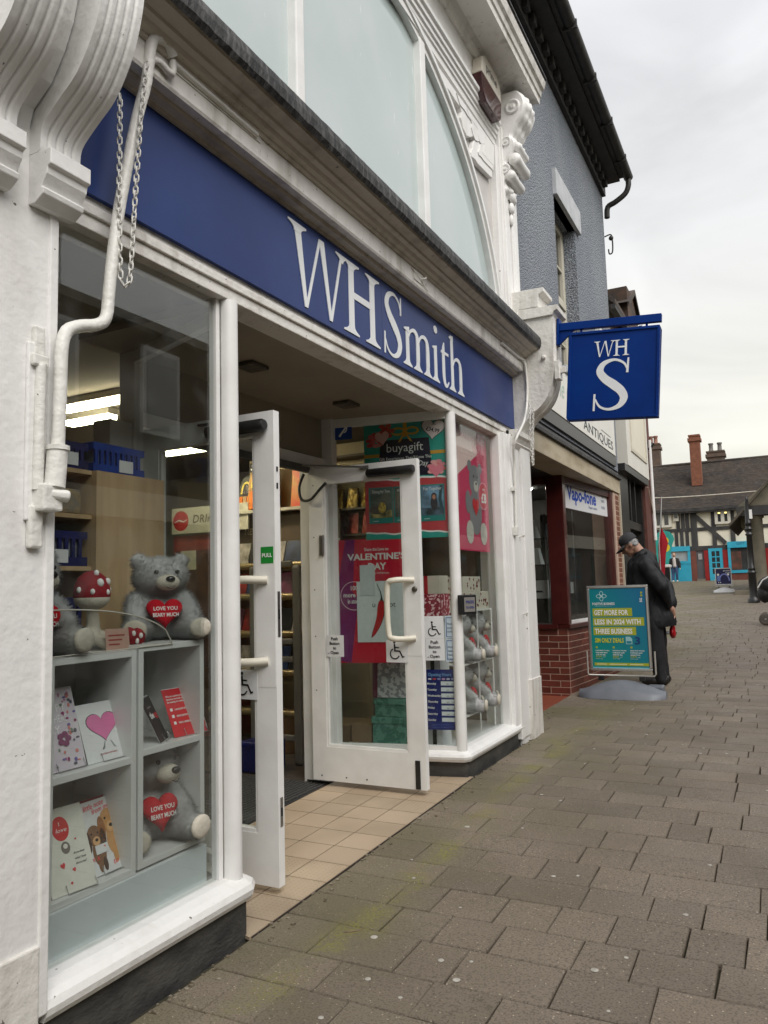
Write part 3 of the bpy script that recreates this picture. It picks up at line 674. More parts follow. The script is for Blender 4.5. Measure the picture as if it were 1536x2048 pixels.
for i_ in (0.55, 0.72): W_('spandrel_carving', MB().prism([((p.y - 6.88) * i_ + 6.88, (p.z - 5.72) * i_ + 5.72) for p in oc], 0.0451, 0.05 + 0.012 * (1 - i_), F), WHITE)
AR = [(-0.05, 5.80), (0.0, 5.80), (0.0, 5.86), (0.014, 5.865), (0.014, 5.90), (0.03, 5.905), (0.03, 5.945), (0.046, 5.95), (0.046, 5.99), (0.066, 6.0), (0.07, 6.03), (-0.05, 6.03)]
W_('architrave', MB().extr(AR, 1.5, 6.93), WHITE)
W_('frieze', MB().box(-0.2, 0.004, 1.2, 7.40, 6.03, 6.50), WHITE)
CU = [(-0.1, 6.36), (0.03, 6.36), (0.06, 6.41), (0.10, 6.44), (0.30, 6.455), (0.305, 6.44), (0.325, 6.44), (0.33, 6.50), (0.345, 6.51), (0.355, 6.56), (0.38, 6.58), (0.40, 6.65), (-0.1, 6.68)]
W_('upper_cornice', MB().extr(CU, 1.0, 7.46), WHITE_OLD)
W_('upper_lead', MB().box(-0.1, 0.41, 1.0, 7.47, 6.681, 6.70), LEAD)
W_('upper_wall', MB().box(-0.4, 0.0, 1.0, 7.41, 6.70, 8.6), WHITE)
W_('upper_wall', MB().box(-0.4, -0.08, 1.0, 7.39, 3.80, 6.50), WHITE)
W_('upper_pilaster', MB().box(-0.08, 0.03, 6.95, 7.41, 3.80, 6.03), WHITE)
for a, b_, x in ((6.87, 6.95, 0.02), (6.985, 7.03, 0.055), (7.05, 7.16, 0.045), (7.18, 7.23, 0.06), (7.29, 7.40, 0.05)):
    W_('upper_pilaster_moulding', MB().box(-0.05, x, a, b_, 3.95, 5.80 if a < 6.9 else 6.02), WHITE, bevel=0.008)
# carved corbel under the upper cornice
def corbel(y0, y1):
    C_ = smooth_curve([(0.05, 5.32), (0.09, 5.38), (0.08, 5.45), (0.13, 5.52), (0.14, 5.60), (0.10, 5.66), (0.15, 5.74), (0.20, 5.84), (0.16, 5.92), (0.22, 6.02), (0.30, 6.14), (0.31, 6.26), (0.24, 6.36)], 5)
    b = MB(); v = []; n = len(C_); m = 14
    for i, (x, z) in enumerate(C_):
        for k in range(m + 1):
            u = k / m; v.append((x - 0.04 * (2 * u - 1) ** 4 + 0.012 * math.sin(z * 55) * math.sin(PI * u) + 0.01 * math.sin(u * 22), y0 + (y1 - y0) * u, z))
    b.add(v, [(i * (m + 1) + k, i * (m + 1) + k + 1, (i + 1) * (m + 1) + k + 1, (i + 1) * (m + 1) + k) for i in range(n - 1) for k in range(m)], True)
    for y, q in ((y0, 0), (y1, m)):
        vv = [v[i * (m + 1) + q] for i in range(n)] + [(0.0, y, C_[-1][1]), (0.0, y, C_[0][1])]; b.add(vv, [list(range(len(vv)))])
    for s_ in (y0 - 0.004,):
        for (x, z, r) in ((0.17, 6.20, 0.075), (0.09, 5.86, 0.05), (0.07, 5.58, 0.05)):
            b.lathe([(r, 0), (r, 0.012), (r * 0.8, 0.018), (r * 0.65, 0.006), (r * 0.35, 0.006), (r * 0.25, 0.02)], (0, 0, 0), 18, M=Matrix.Translation((x, s_ + 0.005, z)) @ Matrix.Rotation(PI / 2, 4, 'X'))
    W_('carved_corbel', b, WHITE)
corbel(7.0, 7.34)
RXM = Matrix.Rotation(-PI / 2, 4, 'X')
for (x, z, r, y0, y1) in ((0.165, 5.66, 0.062, 6.985, 7.36), (0.115, 5.51, 0.05, 6.99, 7.355), (0.19, 5.80, 0.04, 7.02, 7.32)): W_('corbel_scroll', MB().lathe([(r * 0.3, -0.008), (r * 0.55, 0.0), (r * 0.9, 0.004), (r, 0.02), (r * 0.92, (y1 - y0) / 2), (r, y1 - y0 - 0.02), (r * 0.9, y1 - y0)], (0, 0, 0), 18, M=Matrix.Translation((x, y0, z)) @ RXM), WHITE)
W_('corbel_drop', MB().ball((0.075, 7.17, 5.36), (0.035, 0.07, 0.06)).ball((0.065, 7.17, 5.25), (0.028, 0.05, 0.06)).ball((0.058, 7.17, 5.13), (0.02, 0.03, 0.06)), WHITE)
W_('loose_cable', MB().tube(smooth_curve([(0.06, 7.05, 3.98), (0.08, 7.12, 4.12), (0.07, 7.2, 4.36), (0.1, 7.14, 4.25), (0.09, 7.04, 4.02)], 4), 0.006, 5), WHITE_OLD)

# --- alarm box on the frieze
F = frame((0.005, 6.30, 5.93), (0, 1, 0), (0, 0, 1))
al = root('alarm_box', None, 'cream burglar alarm box with dark red lens under the upper cornice', 'alarm box', frame=F)
al_m = mat('cream_abs', (0.62, 0.58, 0.50), (0.56, 0.52, 0.45), 8, 0.35)
MB().prism([(0, 0.24), (0.03, 0.40), (0.12, 0.46), (0.44, 0.46), (0.53, 0.40), (0.56, 0.24)], 0, 0.10).build('case', al_m, al, False, 0.008)
MB().prism([(0.03, 0.06), (0.10, 0.0), (0.46, 0.0), (0.53, 0.06), (0.56, 0.2385), (0.0, 0.2385)], 0, 0.098).build('lens', mat('dark_red_lens', (0.05, 0.004, 0.006), (0.03, 0.003, 0.004), 10, 0.08), al, False, 0.008)
text('prime', 0.12, 0.315, 0.12, pc(60, 60, 60), al, width=0.30, bold=0.01, z=0.1015)
# ================================================================== serif letters (outlines in layout units on the fascia plane)
BL, CH = 3.030, 3.474
def quad(a, za, wa, b, zb, wb): return [(a - wa / 2, za), (b - wb / 2, zb), (b + wb / 2, zb), (a + wa / 2, za)]
def serif(c, z, hw_l, hw_r, sw, up):
    """bracketed serif on a stem of width sw centred at c; up = +1 foot, -1 head"""
    t, h = 0.011, 0.05; p = [(c - hw_l, z), (c + hw_r, z), (c + hw_r, z + up * t)]
    for i in range(1, 6):
        a = i / 5; k = (1 - a) ** 2.4; p.append((c + sw / 2 + (hw_r - sw / 2) * k, z + up * (t + (h - t) * a)))
    for i in range(5, 0, -1):
        a = i / 5; k = (1 - a) ** 2.4; p.append((c - sw / 2 - (hw_l - sw / 2) * k, z + up * (t + (h - t) * a)))
    p.append((c - hw_l, z + up * t)); return p
def ribbon(P, n=7):
    C_ = smooth_curve(P, n); l, r = [], []
    for i, (x, z, w_) in enumerate(C_):
        a = C_[max(i - 1, 0)]; b = C_[min(i + 1, len(C_) - 1)]; tx, tz = b[0] - a[0], b[1] - a[1]; q = math.hypot(tx, tz) or 1
        l.append((x - tz / q * w_ / 2, z + tx / q * w_ / 2)); r.append((x + tz / q * w_ / 2, z - tx / q * w_ / 2))
    return l + r[::-1]
G = {}
G['W'] = [quad(3.338, CH - 0.01, 0.064, 3.418, BL, 0.028), quad(3.422, BL, 0.022, 3.569, CH, 0.022), quad(3.585, CH, 0.052, 3.676, BL, 0.028), quad(3.679, BL, 0.022, 3.806, CH - 0.01, 0.022),
          serif(3.340, CH, 0.088, 0.085, 0.064, -1), serif(3.810, CH, 0.068, 0.062, 0.03, -1)]
G['H'] = [quad(3.921, BL, 0.064, 3.921, CH, 0.064), quad(4.188, BL, 0.064, 4.188, CH, 0.064), [(3.94, 3.254), (4.17, 3.254), (4.17, 3.296), (3.94, 3.296)],
          serif(3.921, BL, 0.095, 0.090, 0.064, 1), serif(3.921, CH, 0.075, 0.098, 0.064, -1), serif(4.188, BL, 0.090, 0.098, 0.064, 1), serif(4.188, CH, 0.085, 0.098, 0.064, -1)]
G['S'] = [ribbon([(4.600, 3.385, 0.012), (4.575, 3.435, 0.018), (4.505, 3.468, 0.022), (4.425, 3.440, 0.040), (4.395, 3.375, 0.056), (4.432, 3.310, 0.066), (4.500, 3.252, 0.074), (4.558, 3.195, 0.068), (4.582, 3.130, 0.058), (4.548, 3.066, 0.040), (4.470, 3.038, 0.022), (4.400, 3.064, 0.018), (4.364, 3.130, 0.012)]),
          [(4.603, 3.478), (4.616, 3.478), (4.612, 3.35), (4.594, 3.35)], [(4.350, 3.175), (4.366, 3.175), (4.362, 3.028), (4.347, 3.028)]]
XH = 3.300
def stem(c, z1, w_=0.052, l=0.068, r=0.068): return [quad(c, BL, w_, c, z1, w_), serif(c, BL, l, r, w_, 1)]
def flag_(c, z): return [(c + 0.026, z + 0.012), (c + 0.026, z - 0.035), (c - 0.055, z - 0.022), (c - 0.055, z - 0.010)]
def arch(a, b): return ribbon([(a, 3.235, 0.012), (a + 0.03, 3.282, 0.018), (a + 0.085, 3.305, 0.030), (b - 0.018, 3.285, 0.046), (b, 3.225, 0.052), (b, 3.10, 0.052)])
G['m'] = stem(4.705, XH) + stem(4.872, 3.19) + stem(5.045, 3.19) + [flag_(4.705, XH), arch(4.720, 4.872), arch(4.888, 5.045)]
G['i'] = stem(5.195, XH) + [flag_(5.195, XH), ell(5.205, 3.432, 0.032, 0.030)]
G['t'] = [ribbon([(5.368, 3.375, 0.010), (5.352, 3.31, 0.048), (5.350, 3.20, 0.052), (5.352, 3.10, 0.050), (5.372, 3.048, 0.040), (5.41, 3.042, 0.022), (5.448, 3.078, 0.010)]), [(5.303, 3.282), (5.45, 3.282), (5.45, 3.305), (5.31, 3.305)]]
G['h'] = stem(5.527, CH, 0.052, 0.066, 0.062) + stem(5.700, 3.19, 0.052, 0.066, 0.066) + [flag_(5.527, CH - 0.008), arch(5.543, 5.700)]
def letter(ch, m, parent, F=None, tr=lambda p: p, z=0.0, th=0.004, world=True):
    b = MB()
    for i, q in enumerate(G[ch]): b.prism([tr(p) for p in q], z, z + th + 0.00035 * i, F)
    return b.build('letter', m, parent, world)

# ------------------------------------------------------------------ fascia sign
F0 = frame((0, 0, 0), (0, 1, 0), (0, 0, 1))
fs = root('fascia_sign', (0.0, 4.46, 3.0), 'long blue fascia sign with white serif shop name above the entrance', 'shop sign')
MB().box(-0.0115, 0.012, 1.825, 4.326, 2.997, 3.513).build('panel', BLUE, fs)
MB().box(-0.0115, 0.012, 4.3285, 7.11, 2.997, 3.513).build('panel', BLUE, fs)
MB().box(-0.049, -0.0116, 1.825, 7.11, 2.998, 3.512).build('backing', mat('navy_edge', rgb(8, 12, 50), rgb(6, 10, 40), 5, 0.5), fs)
LW = mat('sign_letter_white', (0.78, 0.80, 0.81), (0.74, 0.76, 0.77), 5, 0.4)
for ch in 'WHSmith': letter(ch, LW, fs, F0, z=0.0125)

# ------------------------------------------------------------------ projecting sign on its bracket (it droops a little)
dr_ = math.radians(-4.7); M_ = Matrix.Translation((0.44, 7.27, 3.96)) @ Matrix.Rotation(-dr_, 4, 'Y') @ Matrix.Rotation(PI / 2, 4, 'X')
hs = root('projecting_sign', None, 'square navy projecting sign with white initials hung from a bracket arm', 'shop sign', frame=M_)
# local: x away from the wall, y up, z towards the viewer
MB().box(0.0, 0.02, -0.16, 0.10, -0.05, 0.05).build('wall_plate', NAVY, hs, False, 0.004)
MB().box(0.02, 0.96, -0.02, 0.055, -0.028, 0.028).build('arm', NAVY, hs, False, 0.004)
MB().prism([(0.02, -0.02), (0.02, -0.15), (0.03, -0.15), (0.12, -0.06), (0.16, -0.02)], -0.012, 0.012).build('brace', NAVY, hs, False)
for x in (0.22, 0.82): MB().box(x, x + 0.02, -0.065, -0.02, -0.008, 0.008).build('hanger', NAVY, hs, False)
MB().box(0.135, 0.945, -0.90, -0.065, -0.045, 0.040).build('board', NAVY, hs, False, 0.006)
fr = MB()
for a in ((0.128, 0.952, -0.905, -0.882), (0.128, 0.952, -0.083, -0.058), (0.128, 0.150, -0.882, -0.083), (0.930, 0.952, -0.882, -0.083)): fr.box(a[0], a[1], a[2], a[3], -0.055, 0.054)
fr.build('frame', NAVY, hs, False, 0.005)
k1 = 0.325 / (4.30 - 3.25)
for ch in 'WH': letter(ch, LW, hs, None, lambda p: (0.365 + (p[0] - 3.25) * k1, -0.315 + (p[1] - BL) * 0.150 / 0.444), 0.0405, 0.003, False)
letter('S', LW, hs, None, lambda p: (0.365 + (p[0] - 4.345) * 0.325 / 0.272, -0.825 + (p[1] - BL) * 0.485 / 0.447), 0.0405, 0.003, False)

# ------------------------------------------------------------------ old awning gear: crank pipe and chains
PIPE = dirty_white('painted_pipe', base=(0.74, 0.73, 0.69), amount=0.5, bump=0.5)
cp = root('awning_crank_pipe', (0.1, 1.75, 1.8), 'white painted bent iron crank pipe running up the left pier', 'pipe')
pth = smooth_curve([(0.10, 1.745, 1.98), (0.10, 1.752, 2.2), (0.10, 1.755, 2.33), (0.10, 1.775, 2.40), (0.10, 1.83, 2.435), (0.10, 1.90, 2.46), (0.10, 1.945, 2.50), (0.10, 1.958, 2.60), (0.10, 1.975, 2.75), (0.10, 2.01, 2.97), (0.11, 2.08, 3.33), (0.125, 2.115, 3.5), (0.14, 2.125, 3.66), (0.15, 2.15, 3.70), (0.15, 2.20, 3.71), (0.145, 2.24, 3.68)], 3)
MB().tube(pth, 0.0225, 10).build('pipe', PIPE, cp)
MB().tube([(0.10, 1.735, 1.86), (0.10, 1.745, 1.99)], 0.034, 10).tube([(0.10, 1.745, 1.985), (0.10, 1.745, 2.0)], 0.039, 10).build('socket', PIPE, cp)
MB().box(0.05, 0.12, 1.68, 1.755, 1.78, 1.87).tube([(0.09, 1.69, 1.84), (0.13, 1.77, 1.83)], 0.022, 8).build('gear_box', PIPE, cp, True, 0.008)
MB().box(0.05, 0.075, 1.665, 1.715, 1.66, 1.80).build('lower_bracket', PIPE, cp, True, 0.008)
MB().box(0.05, 0.085, 1.66, 1.72, 2.26, 2.30).box(0.05, 0.07, 1.675, 1.715, 2.30, 2.40).build('upper_bracket', PIPE, cp, True, 0.006)
MB().tube([(0.075, 1.69, 1.85), (0.075, 1.695, 2.27)], 0.018, 8).build('rod', PIPE, cp)
MB().tube(smooth_curve([(0.13, 2.135, 3.60), (0.14, 2.17, 3.615), (0.145, 2.235, 3.60), (0.142, 2.245, 3.665)], 3), [0.015] * 10, 8).build('crank_eye', PIPE, cp)
cr = root('ledge_conduit', (0.13, 2.5, 3.6), 'thin white pipe clipped along the cornice board beside the crank pipe', 'pipe')
MB().tube([(0.137, 2.24, 3.662), (0.137, 2.82, 3.658)], 0.013, 8).build('pipe', PIPE, cr)
MB().box(0.1255, 0.131, 2.24, 2.86, 3.64, 3.675).build('back_strip', PIPE, cr)
cr = root('ledge_conduit', (0.13, 6.8, 3.6), 'thin white cables turning down off the cornice at its right end', 'pipe')
MB().tube(smooth_curve([(0.137, 6.42, 3.645), (0.139, 6.9, 3.645), (0.145, 7.06, 3.65), (0.15, 7.10, 3.60), (0.15, 7.11, 3.3), (0.15, 6.98, 3.05), (0.14, 6.76, 2.86), (0.10, 6.76, 2.75), (0.08, 6.83, 2.62), (0.075, 6.84, 2.40), (0.075, 6.82, 2.02)], 4), 0.013, 8).build('pipe', PIPE, cr)
MB().tube(smooth_curve([(0.15, 7.03, 3.63), (0.16, 7.07, 3.58), (0.16, 7.085, 3.4)], 4), 0.008, 6).build('cable', PIPE, cr)
MB().box(0.05, 0.085, 6.79, 6.85, 1.95, 2.03).build('clip', PIPE, cr, True, 0.004); MB().box(0.05, 0.08, 6.79, 6.86, 2.36, 2.40).build('clip', PIPE, cr, True, 0.004)
# chain links: one shared mesh, turned alternately
lk = MB(); q = []
for i in range(14):
    a = 2 * PI * i / 14; q.append((0.0, 0.0085 * math.cos(a), 0.0085 * math.sin(a) + (0.0075 if math.sin(a) > 0 else -0.0075)))
lk.tube(q + [q[0]], 0.0032, 5, cap=False); LINK = lk.mesh('chain_link'); LINK.materials.append(PIPE)
def chain(name, label, path, up_tilt=0.0):
    r_ = root(name, path[0], label, 'chain', 'white chains hanging from the awning gear'); P = smooth_curve(path, 30); pitch = 0.0255; d = 0.0; k = 0
    for i in range(1, len(P)):
        a, b = Vector(P[i - 1]), Vector(P[i]); d += (b - a).length
        if d >= pitch:
            d -= pitch; o = link('chain_link', LINK, None, r_); o.location = b - Vector(path[0])
            t = (b - a).normalized(); o.rotation_euler = (t.to_track_quat('Z', 'Y') @ Matrix.Rotation((PI / 2) * (k % 2) + 0.5, 3, 'Z').to_quaternion()).to_euler(); k += 1
chain('hanging_chain', 'white painted loop of chain hanging beside the crank pipe on the left', [(0.17, 2.075, 3.56), (0.15, 2.06, 3.3), (0.14, 2.045, 3.0), (0.13, 2.037, 2.75), (0.125, 2.03, 2.66), (0.12, 2.012, 2.645), (0.12, 1.993, 2.68), (0.12, 1.985, 2.9), (0.12, 1.985, 3.15), (0.12, 1.985, 3.37)])
chain('hanging_chain', 'white painted loop of chain hanging from the right hand scroll bracket', [(0.20, 7.17, 3.42), (0.20, 7.13, 3.2), (0.20, 7.07, 2.9), (0.20, 7.04, 2.66), (0.20, 7.02, 2.62), (0.20, 6.995, 2.68), (0.20, 6.99, 2.9), (0.20, 6.99, 3.22)])
# ================================================================== inside the shop
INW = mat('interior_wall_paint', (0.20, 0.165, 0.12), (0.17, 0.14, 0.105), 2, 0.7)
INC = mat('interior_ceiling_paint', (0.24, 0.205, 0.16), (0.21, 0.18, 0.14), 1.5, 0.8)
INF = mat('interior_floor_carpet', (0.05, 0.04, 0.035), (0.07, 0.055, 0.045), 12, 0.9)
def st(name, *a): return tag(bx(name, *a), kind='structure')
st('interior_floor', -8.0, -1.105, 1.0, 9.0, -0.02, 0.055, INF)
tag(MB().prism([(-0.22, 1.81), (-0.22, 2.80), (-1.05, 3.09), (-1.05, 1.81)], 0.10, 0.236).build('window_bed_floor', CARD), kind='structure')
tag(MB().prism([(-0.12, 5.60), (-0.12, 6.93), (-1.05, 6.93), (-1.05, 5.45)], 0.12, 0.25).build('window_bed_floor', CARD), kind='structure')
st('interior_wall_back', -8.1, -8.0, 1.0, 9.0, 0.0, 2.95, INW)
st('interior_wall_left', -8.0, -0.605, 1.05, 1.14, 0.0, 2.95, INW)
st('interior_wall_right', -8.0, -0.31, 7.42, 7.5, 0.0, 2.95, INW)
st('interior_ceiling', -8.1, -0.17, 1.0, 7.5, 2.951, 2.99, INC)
TUBE = mat('lit_fluorescent_tube', (1.0, 0.90, 0.62), (1.0, 0.9, 0.62), 1, 0.5, emit=16.0)
LAMP_H = mat('lamp_housing', (0.5, 0.47, 0.4), (0.45, 0.42, 0.36), 5, 0.4)
lamps = [(-2.17, 3.90, 0.9, 'x', 'long lit fluorescent strip near the left window'), (-2.55, 4.25, 0.5, 'x', 'thin lit strip light behind the long fluorescent one'), (-3.25, 5.41, 0.30, 'x', 'short lit strip light deeper in the shop'), (-5.2, 5.2, 0.35, 'x', 'lit strip light far back towards the rear wall'), (-2.6, 5.7, 1.1, 'x', 'lit strip light in front of the magazine rack')]  # the one by the magazine rack is added to brighten the interior
for (x, y, l, ax, lab) in lamps:
    r_ = root('strip_light', (x, y, 2.95), lab, 'ceiling light', 'strip lights on the shop ceiling')
    MB().box(x - l / 2, x + l / 2, y - 0.05, y + 0.05, 2.90, 2.9505).build('housing', LAMP_H, r_)
    MB().box(x - l / 2 + 0.01, x + l / 2 - 0.01, y - 0.045, y + 0.045, 2.865, 2.8995).build('tube', TUBE, r_)
# entrance mat
mt = tag(bx('entrance_mat', -2.5, -0.90, 3.23, 5.05, 0.03, 0.052, mat('mat_rubber', (0.02, 0.02, 0.02), (0.03, 0.03, 0.03), 30, 0.9)), 'dark ribbed entrance mat just inside the double doors', 'door mat')
mt.data.transform(Matrix.Identity(4))
rb = MB()
for i in range(42):
    x = -2.48 + i * 0.0375; rb.box(x, x + 0.02, 3.25, 5.03, 0.0521, 0.066)
tag(rb.build('ribs', mat('mat_rib', (0.055, 0.055, 0.055), (0.03, 0.03, 0.03), 60, 0.8), mt), kind='stuff')
tag(bx('door_threshold', -1.10, -0.905, 5.05, 5.29, 0.03, 0.075, BLACK), kind='structure')

# tall wooden unit standing behind the left window
WOOD = mat('oak_laminate', (0.52, 0.37, 0.21), (0.42, 0.29, 0.16), 3.0, 0.45, 0.03, 80, aniso=(6, 6, 0.6), detail=6)
wd = root('wooden_shelf_unit', (-0.85, 2.7, 0.24), 'tall oak shelf unit with a plain end panel behind the window bears', 'shelf unit')
MB().box(-0.78, -0.75, 2.655, 3.10, 0.237, 2.09).build('end_panel', WOOD, wd)
MB().box(-1.02, -0.781, 2.655, 2.68, 0.237, 2.09).build('side_panel', WOOD, wd)
MB().box(-1.03, -1.021, 1.95, 2.68, 0.237, 2.09).build('back_panel', mat('dark_back', (0.03, 0.025, 0.02), (0.02, 0.018, 0.015), 5, 0.8), wd)
for z in (0.60, 0.95, 1.30, 1.62, 1.86, 2.07): MB().box(-1.02, -0.78, 1.95, 2.6545, z, z + 0.02).build('shelf', WOOD, wd)
def crate(label, x0, x1, y0, y1, z0, z1, col):
    r_ = root('plastic_crate', ((x0 + x1) / 2, (y0 + y1) / 2, z0), label, 'crate'); m = col
    t = 0.012
    MB().box(x0, x1, y0, y1, z0, z0 + t).build('base', m, r_)
    for a in ((x0, x0 + t, y0, y1), (x1 - t, x1, y0, y1), (x0 + t, x1 - t, y0, y0 + t), (x0 + t, x1 - t, y1 - t, y1)):
        MB().box(*a, z0 + t, z0 + t + 0.03).build('wall_rail', m, r_); MB().box(*a, z1 - 0.035, z1).build('wall_rail', m, r_)
    n = 9; sl = MB()
    for i in range(n):
        yy = y0 + t + (y1 - y0 - 2 * t) * i / n; sl.box(x1 - t, x1, yy, yy + 0.018, z0 + t + 0.03, z1 - 0.035)
    tag(sl.build('slats', m, r_), kind='stuff')
    MB().box(x0 + 0.02, x1 - 0.02, y0 + 0.03, y1 - 0.03, z0 + t, z1 - 0.03).build('contents', mat('crate_paper', (0.35, 0.38, 0.40), (0.10, 0.12, 0.16), 14, 0.8), r_)
    MB().box(x1, x1 + 0.003, y0 + 0.16, y0 + 0.25, z0 + 0.015, z0 + 0.075).build('price_label', CARD, r_)
BLUEP = mat('blue_polypropylene', rgb(10, 60, 150), rgb(8, 50, 130), 10, 0.35); NAVYP = mat('navy_polypropylene', rgb(14, 24, 92), rgb(10, 18, 70), 10, 0.4)
crate('bright blue slatted basket on top of the oak shelf unit', -1.0, -0.79, 2.67, 3.0, 2.091, 2.235, BLUEP)
crate('navy tray on the top shelf left of the blue basket', -1.01, -0.79, 2.33, 2.64, 2.091, 2.215, NAVYP)
crate('dark navy bin on the upper middle shelf of the oak unit', -1.01, -0.79, 2.28, 2.64, 1.64, 1.80, NAVYP)
crate('dark navy bin on the lower middle shelf of the oak unit', -1.01, -0.79, 2.28, 2.64, 1.32, 1.50, NAVYP)
tag(bx('rolled_paper_bag', -0.98, -0.80, 2.42, 2.62, 1.881, 2.0, mat('ochre_paper', (0.30, 0.20, 0.06), (0.1, 0.1, 0.1), 16, 0.7), None, 0.02), 'ochre and grey paper bag stuffed on the top shelf of the oak unit', 'bag')

for o in list(SC.objects):
    if o.name.split('.')[0] in ('wooden_shelf_unit', 'plastic_crate', 'rolled_paper_bag'): o.location += Vector((0.13, -0.09, 0))
# drinks chiller header seen past the oak unit
dk = root('drinks_header', None, 'cream drinks header board with a red disc hung inside the shop', 'sign', frame=frame((-3.50, 6.2, 2.13), (1, 0, 0), (0, 0, 1)))
lbx('board', 0, 1.0, 0, 0.27, -0.02, 0, CREAMW, dk)
flat('disc_print', ell(0.125, 0.135, 0.105, 0.105, 30), pc(196, 32, 36), dk, 0.002)
flat('swash_print', [(0.04, 0.125), (0.10, 0.15), (0.16, 0.13), (0.21, 0.15), (0.21, 0.142), (0.16, 0.118), (0.10, 0.138), (0.04, 0.115)], WINK, dk, 0.003)
text('DRINKS', 0.28, 0.105, 0.12, pc(90, 74, 50), dk, width=0.42, bold=0.01, shear=0.15)
ch = root('drinks_chiller', (-3.0, 6.5, 0.06), 'red fronted drinks chiller under the drinks header', 'chiller')
MB().box(-3.52, -2.75, 6.25, 6.9, 0.06, 2.11).build('cabinet', mat('chiller_red', rgb(150, 52, 34), rgb(120, 40, 28), 4, 0.4), ch)
MB().box(-3.48, -2.79, 6.235, 6.2499, 0.2, 1.95).build('door_glass', mat('dark_chiller_glass', (0.05, 0.02, 0.015), (0.12, 0.05, 0.03), 8, 0.15), ch)
MB().box(-3.40, -3.2, 6.23, 6.2345, 1.75, 1.95).build('price_card', CREAMW, ch)

# magazine rack facing the lobby
rk = root('magazine_rack', (-2.2, 6.4, 0.06), 'brown magazine rack with stepped shelves facing the doors', 'rack')
RK = mat('rack_brown', (0.13, 0.095, 0.06), (0.10, 0.075, 0.05), 4, 0.5); GOLD = mat('rack_gold_tray', (0.42, 0.33, 0.17), (0.30, 0.22, 0.11), 10, 0.25, metal=0.4)
MB().box(-2.74, -1.35, 6.55, 6.6, 0.06, 2.95).build('back_panel', mat('rack_cream_back', (0.52, 0.42, 0.26), (0.46, 0.37, 0.22), 3, 0.6), rk)
MB().box(-3.0, -1.78, 6.18, 6.549, 2.285, 2.315).build('top_shelf', CREAMW, rk)
MB().box(-2.74, -1.5, 6.30, 6.33, 1.98, 2.284).build('header_board', RK, rk)
for i, z in enumerate((1.75, 1.45, 1.10, 0.75, 0.40)):
    y = 6.15 - i * 0.07
    MB().extr([(0, 0), (0.06, 0)], 0, 0.01) if False else None
    b = MB().tube([(-2.72, y, z), (-1.55, y, z)], 0.035, 10); b.build('gold_tray', GOLD, rk)
    MB().box(-2.74, -1.52, y + 0.035, y + 0.30, z - 0.02, z - 0.001).build('shelf', RK, rk)
hd = root('rack_header_text', None, frame=frame((-2.62, 6.299, 2.08), (1, 0, 0), (0, 0, 1)))
t_ = text('NEW', 0, 0, 0.09, pc(196, 180, 150), hd, width=0.17, bold=0.015, z=0.001)
t_.parent = rk; t_.matrix_parent_inverse = rk.matrix_basis.inverted(); t_.matrix_basis = hd.matrix_basis @ t_.matrix_basis; bpy.data.objects.remove(hd)
rmag = random.Random(11); k = 0; ON = ('first', 'second', 'third', 'fourth', 'fifth', 'sixth', 'seventh', 'eighth', 'ninth')
CN = {(150, 40, 40): 'red', (40, 60, 100): 'blue', (190, 170, 120): 'tan', (60, 90, 60): 'green', (200, 190, 180): 'pale', (120, 60, 90): 'plum', (30, 30, 36): 'black'}
for i, z in enumerate((1.75, 1.45, 1.10, 0.75)):
    y = 6.19 - i * 0.07; x = -2.70; q_ = 0
    while x < -1.62:
        w_ = rmag.uniform(0.16, 0.22); c_ = rmag.choice(((150, 40, 40), (40, 60, 100), (190, 170, 120), (60, 90, 60), (200, 190, 180), (120, 60, 90), (30, 30, 36)))
        r_ = tag(MB().add([(x, y, z + 0.0), (x + w_, y, z + 0.0), (x + w_, y + 0.08, z + 0.24), (x, y + 0.08, z + 0.24), (x, y + 0.01, z), (x + w_, y + 0.01, z), (x + w_, y + 0.09, z + 0.24), (x, y + 0.09, z + 0.24)], [(0, 1, 2, 3), (7, 6, 5, 4), (0, 4, 5, 1), (1, 5, 6, 2), (2, 6, 7, 3), (3, 7, 4, 0)]).build('magazine', mat('mag_%d' % (k % 14), rgb(*c_), tuple(q * 0.3 for q in rgb(*c_)), 9, 0.35)), '%s magazine, %s from the left in the %s tray of the brown rack' % (CN[c_], ON[q_], ('top', 'second', 'third', 'fourth')[i]), 'magazine', 'magazines in the brown rack'); k += 1; q_ += 1
        x += w_ + 0.012
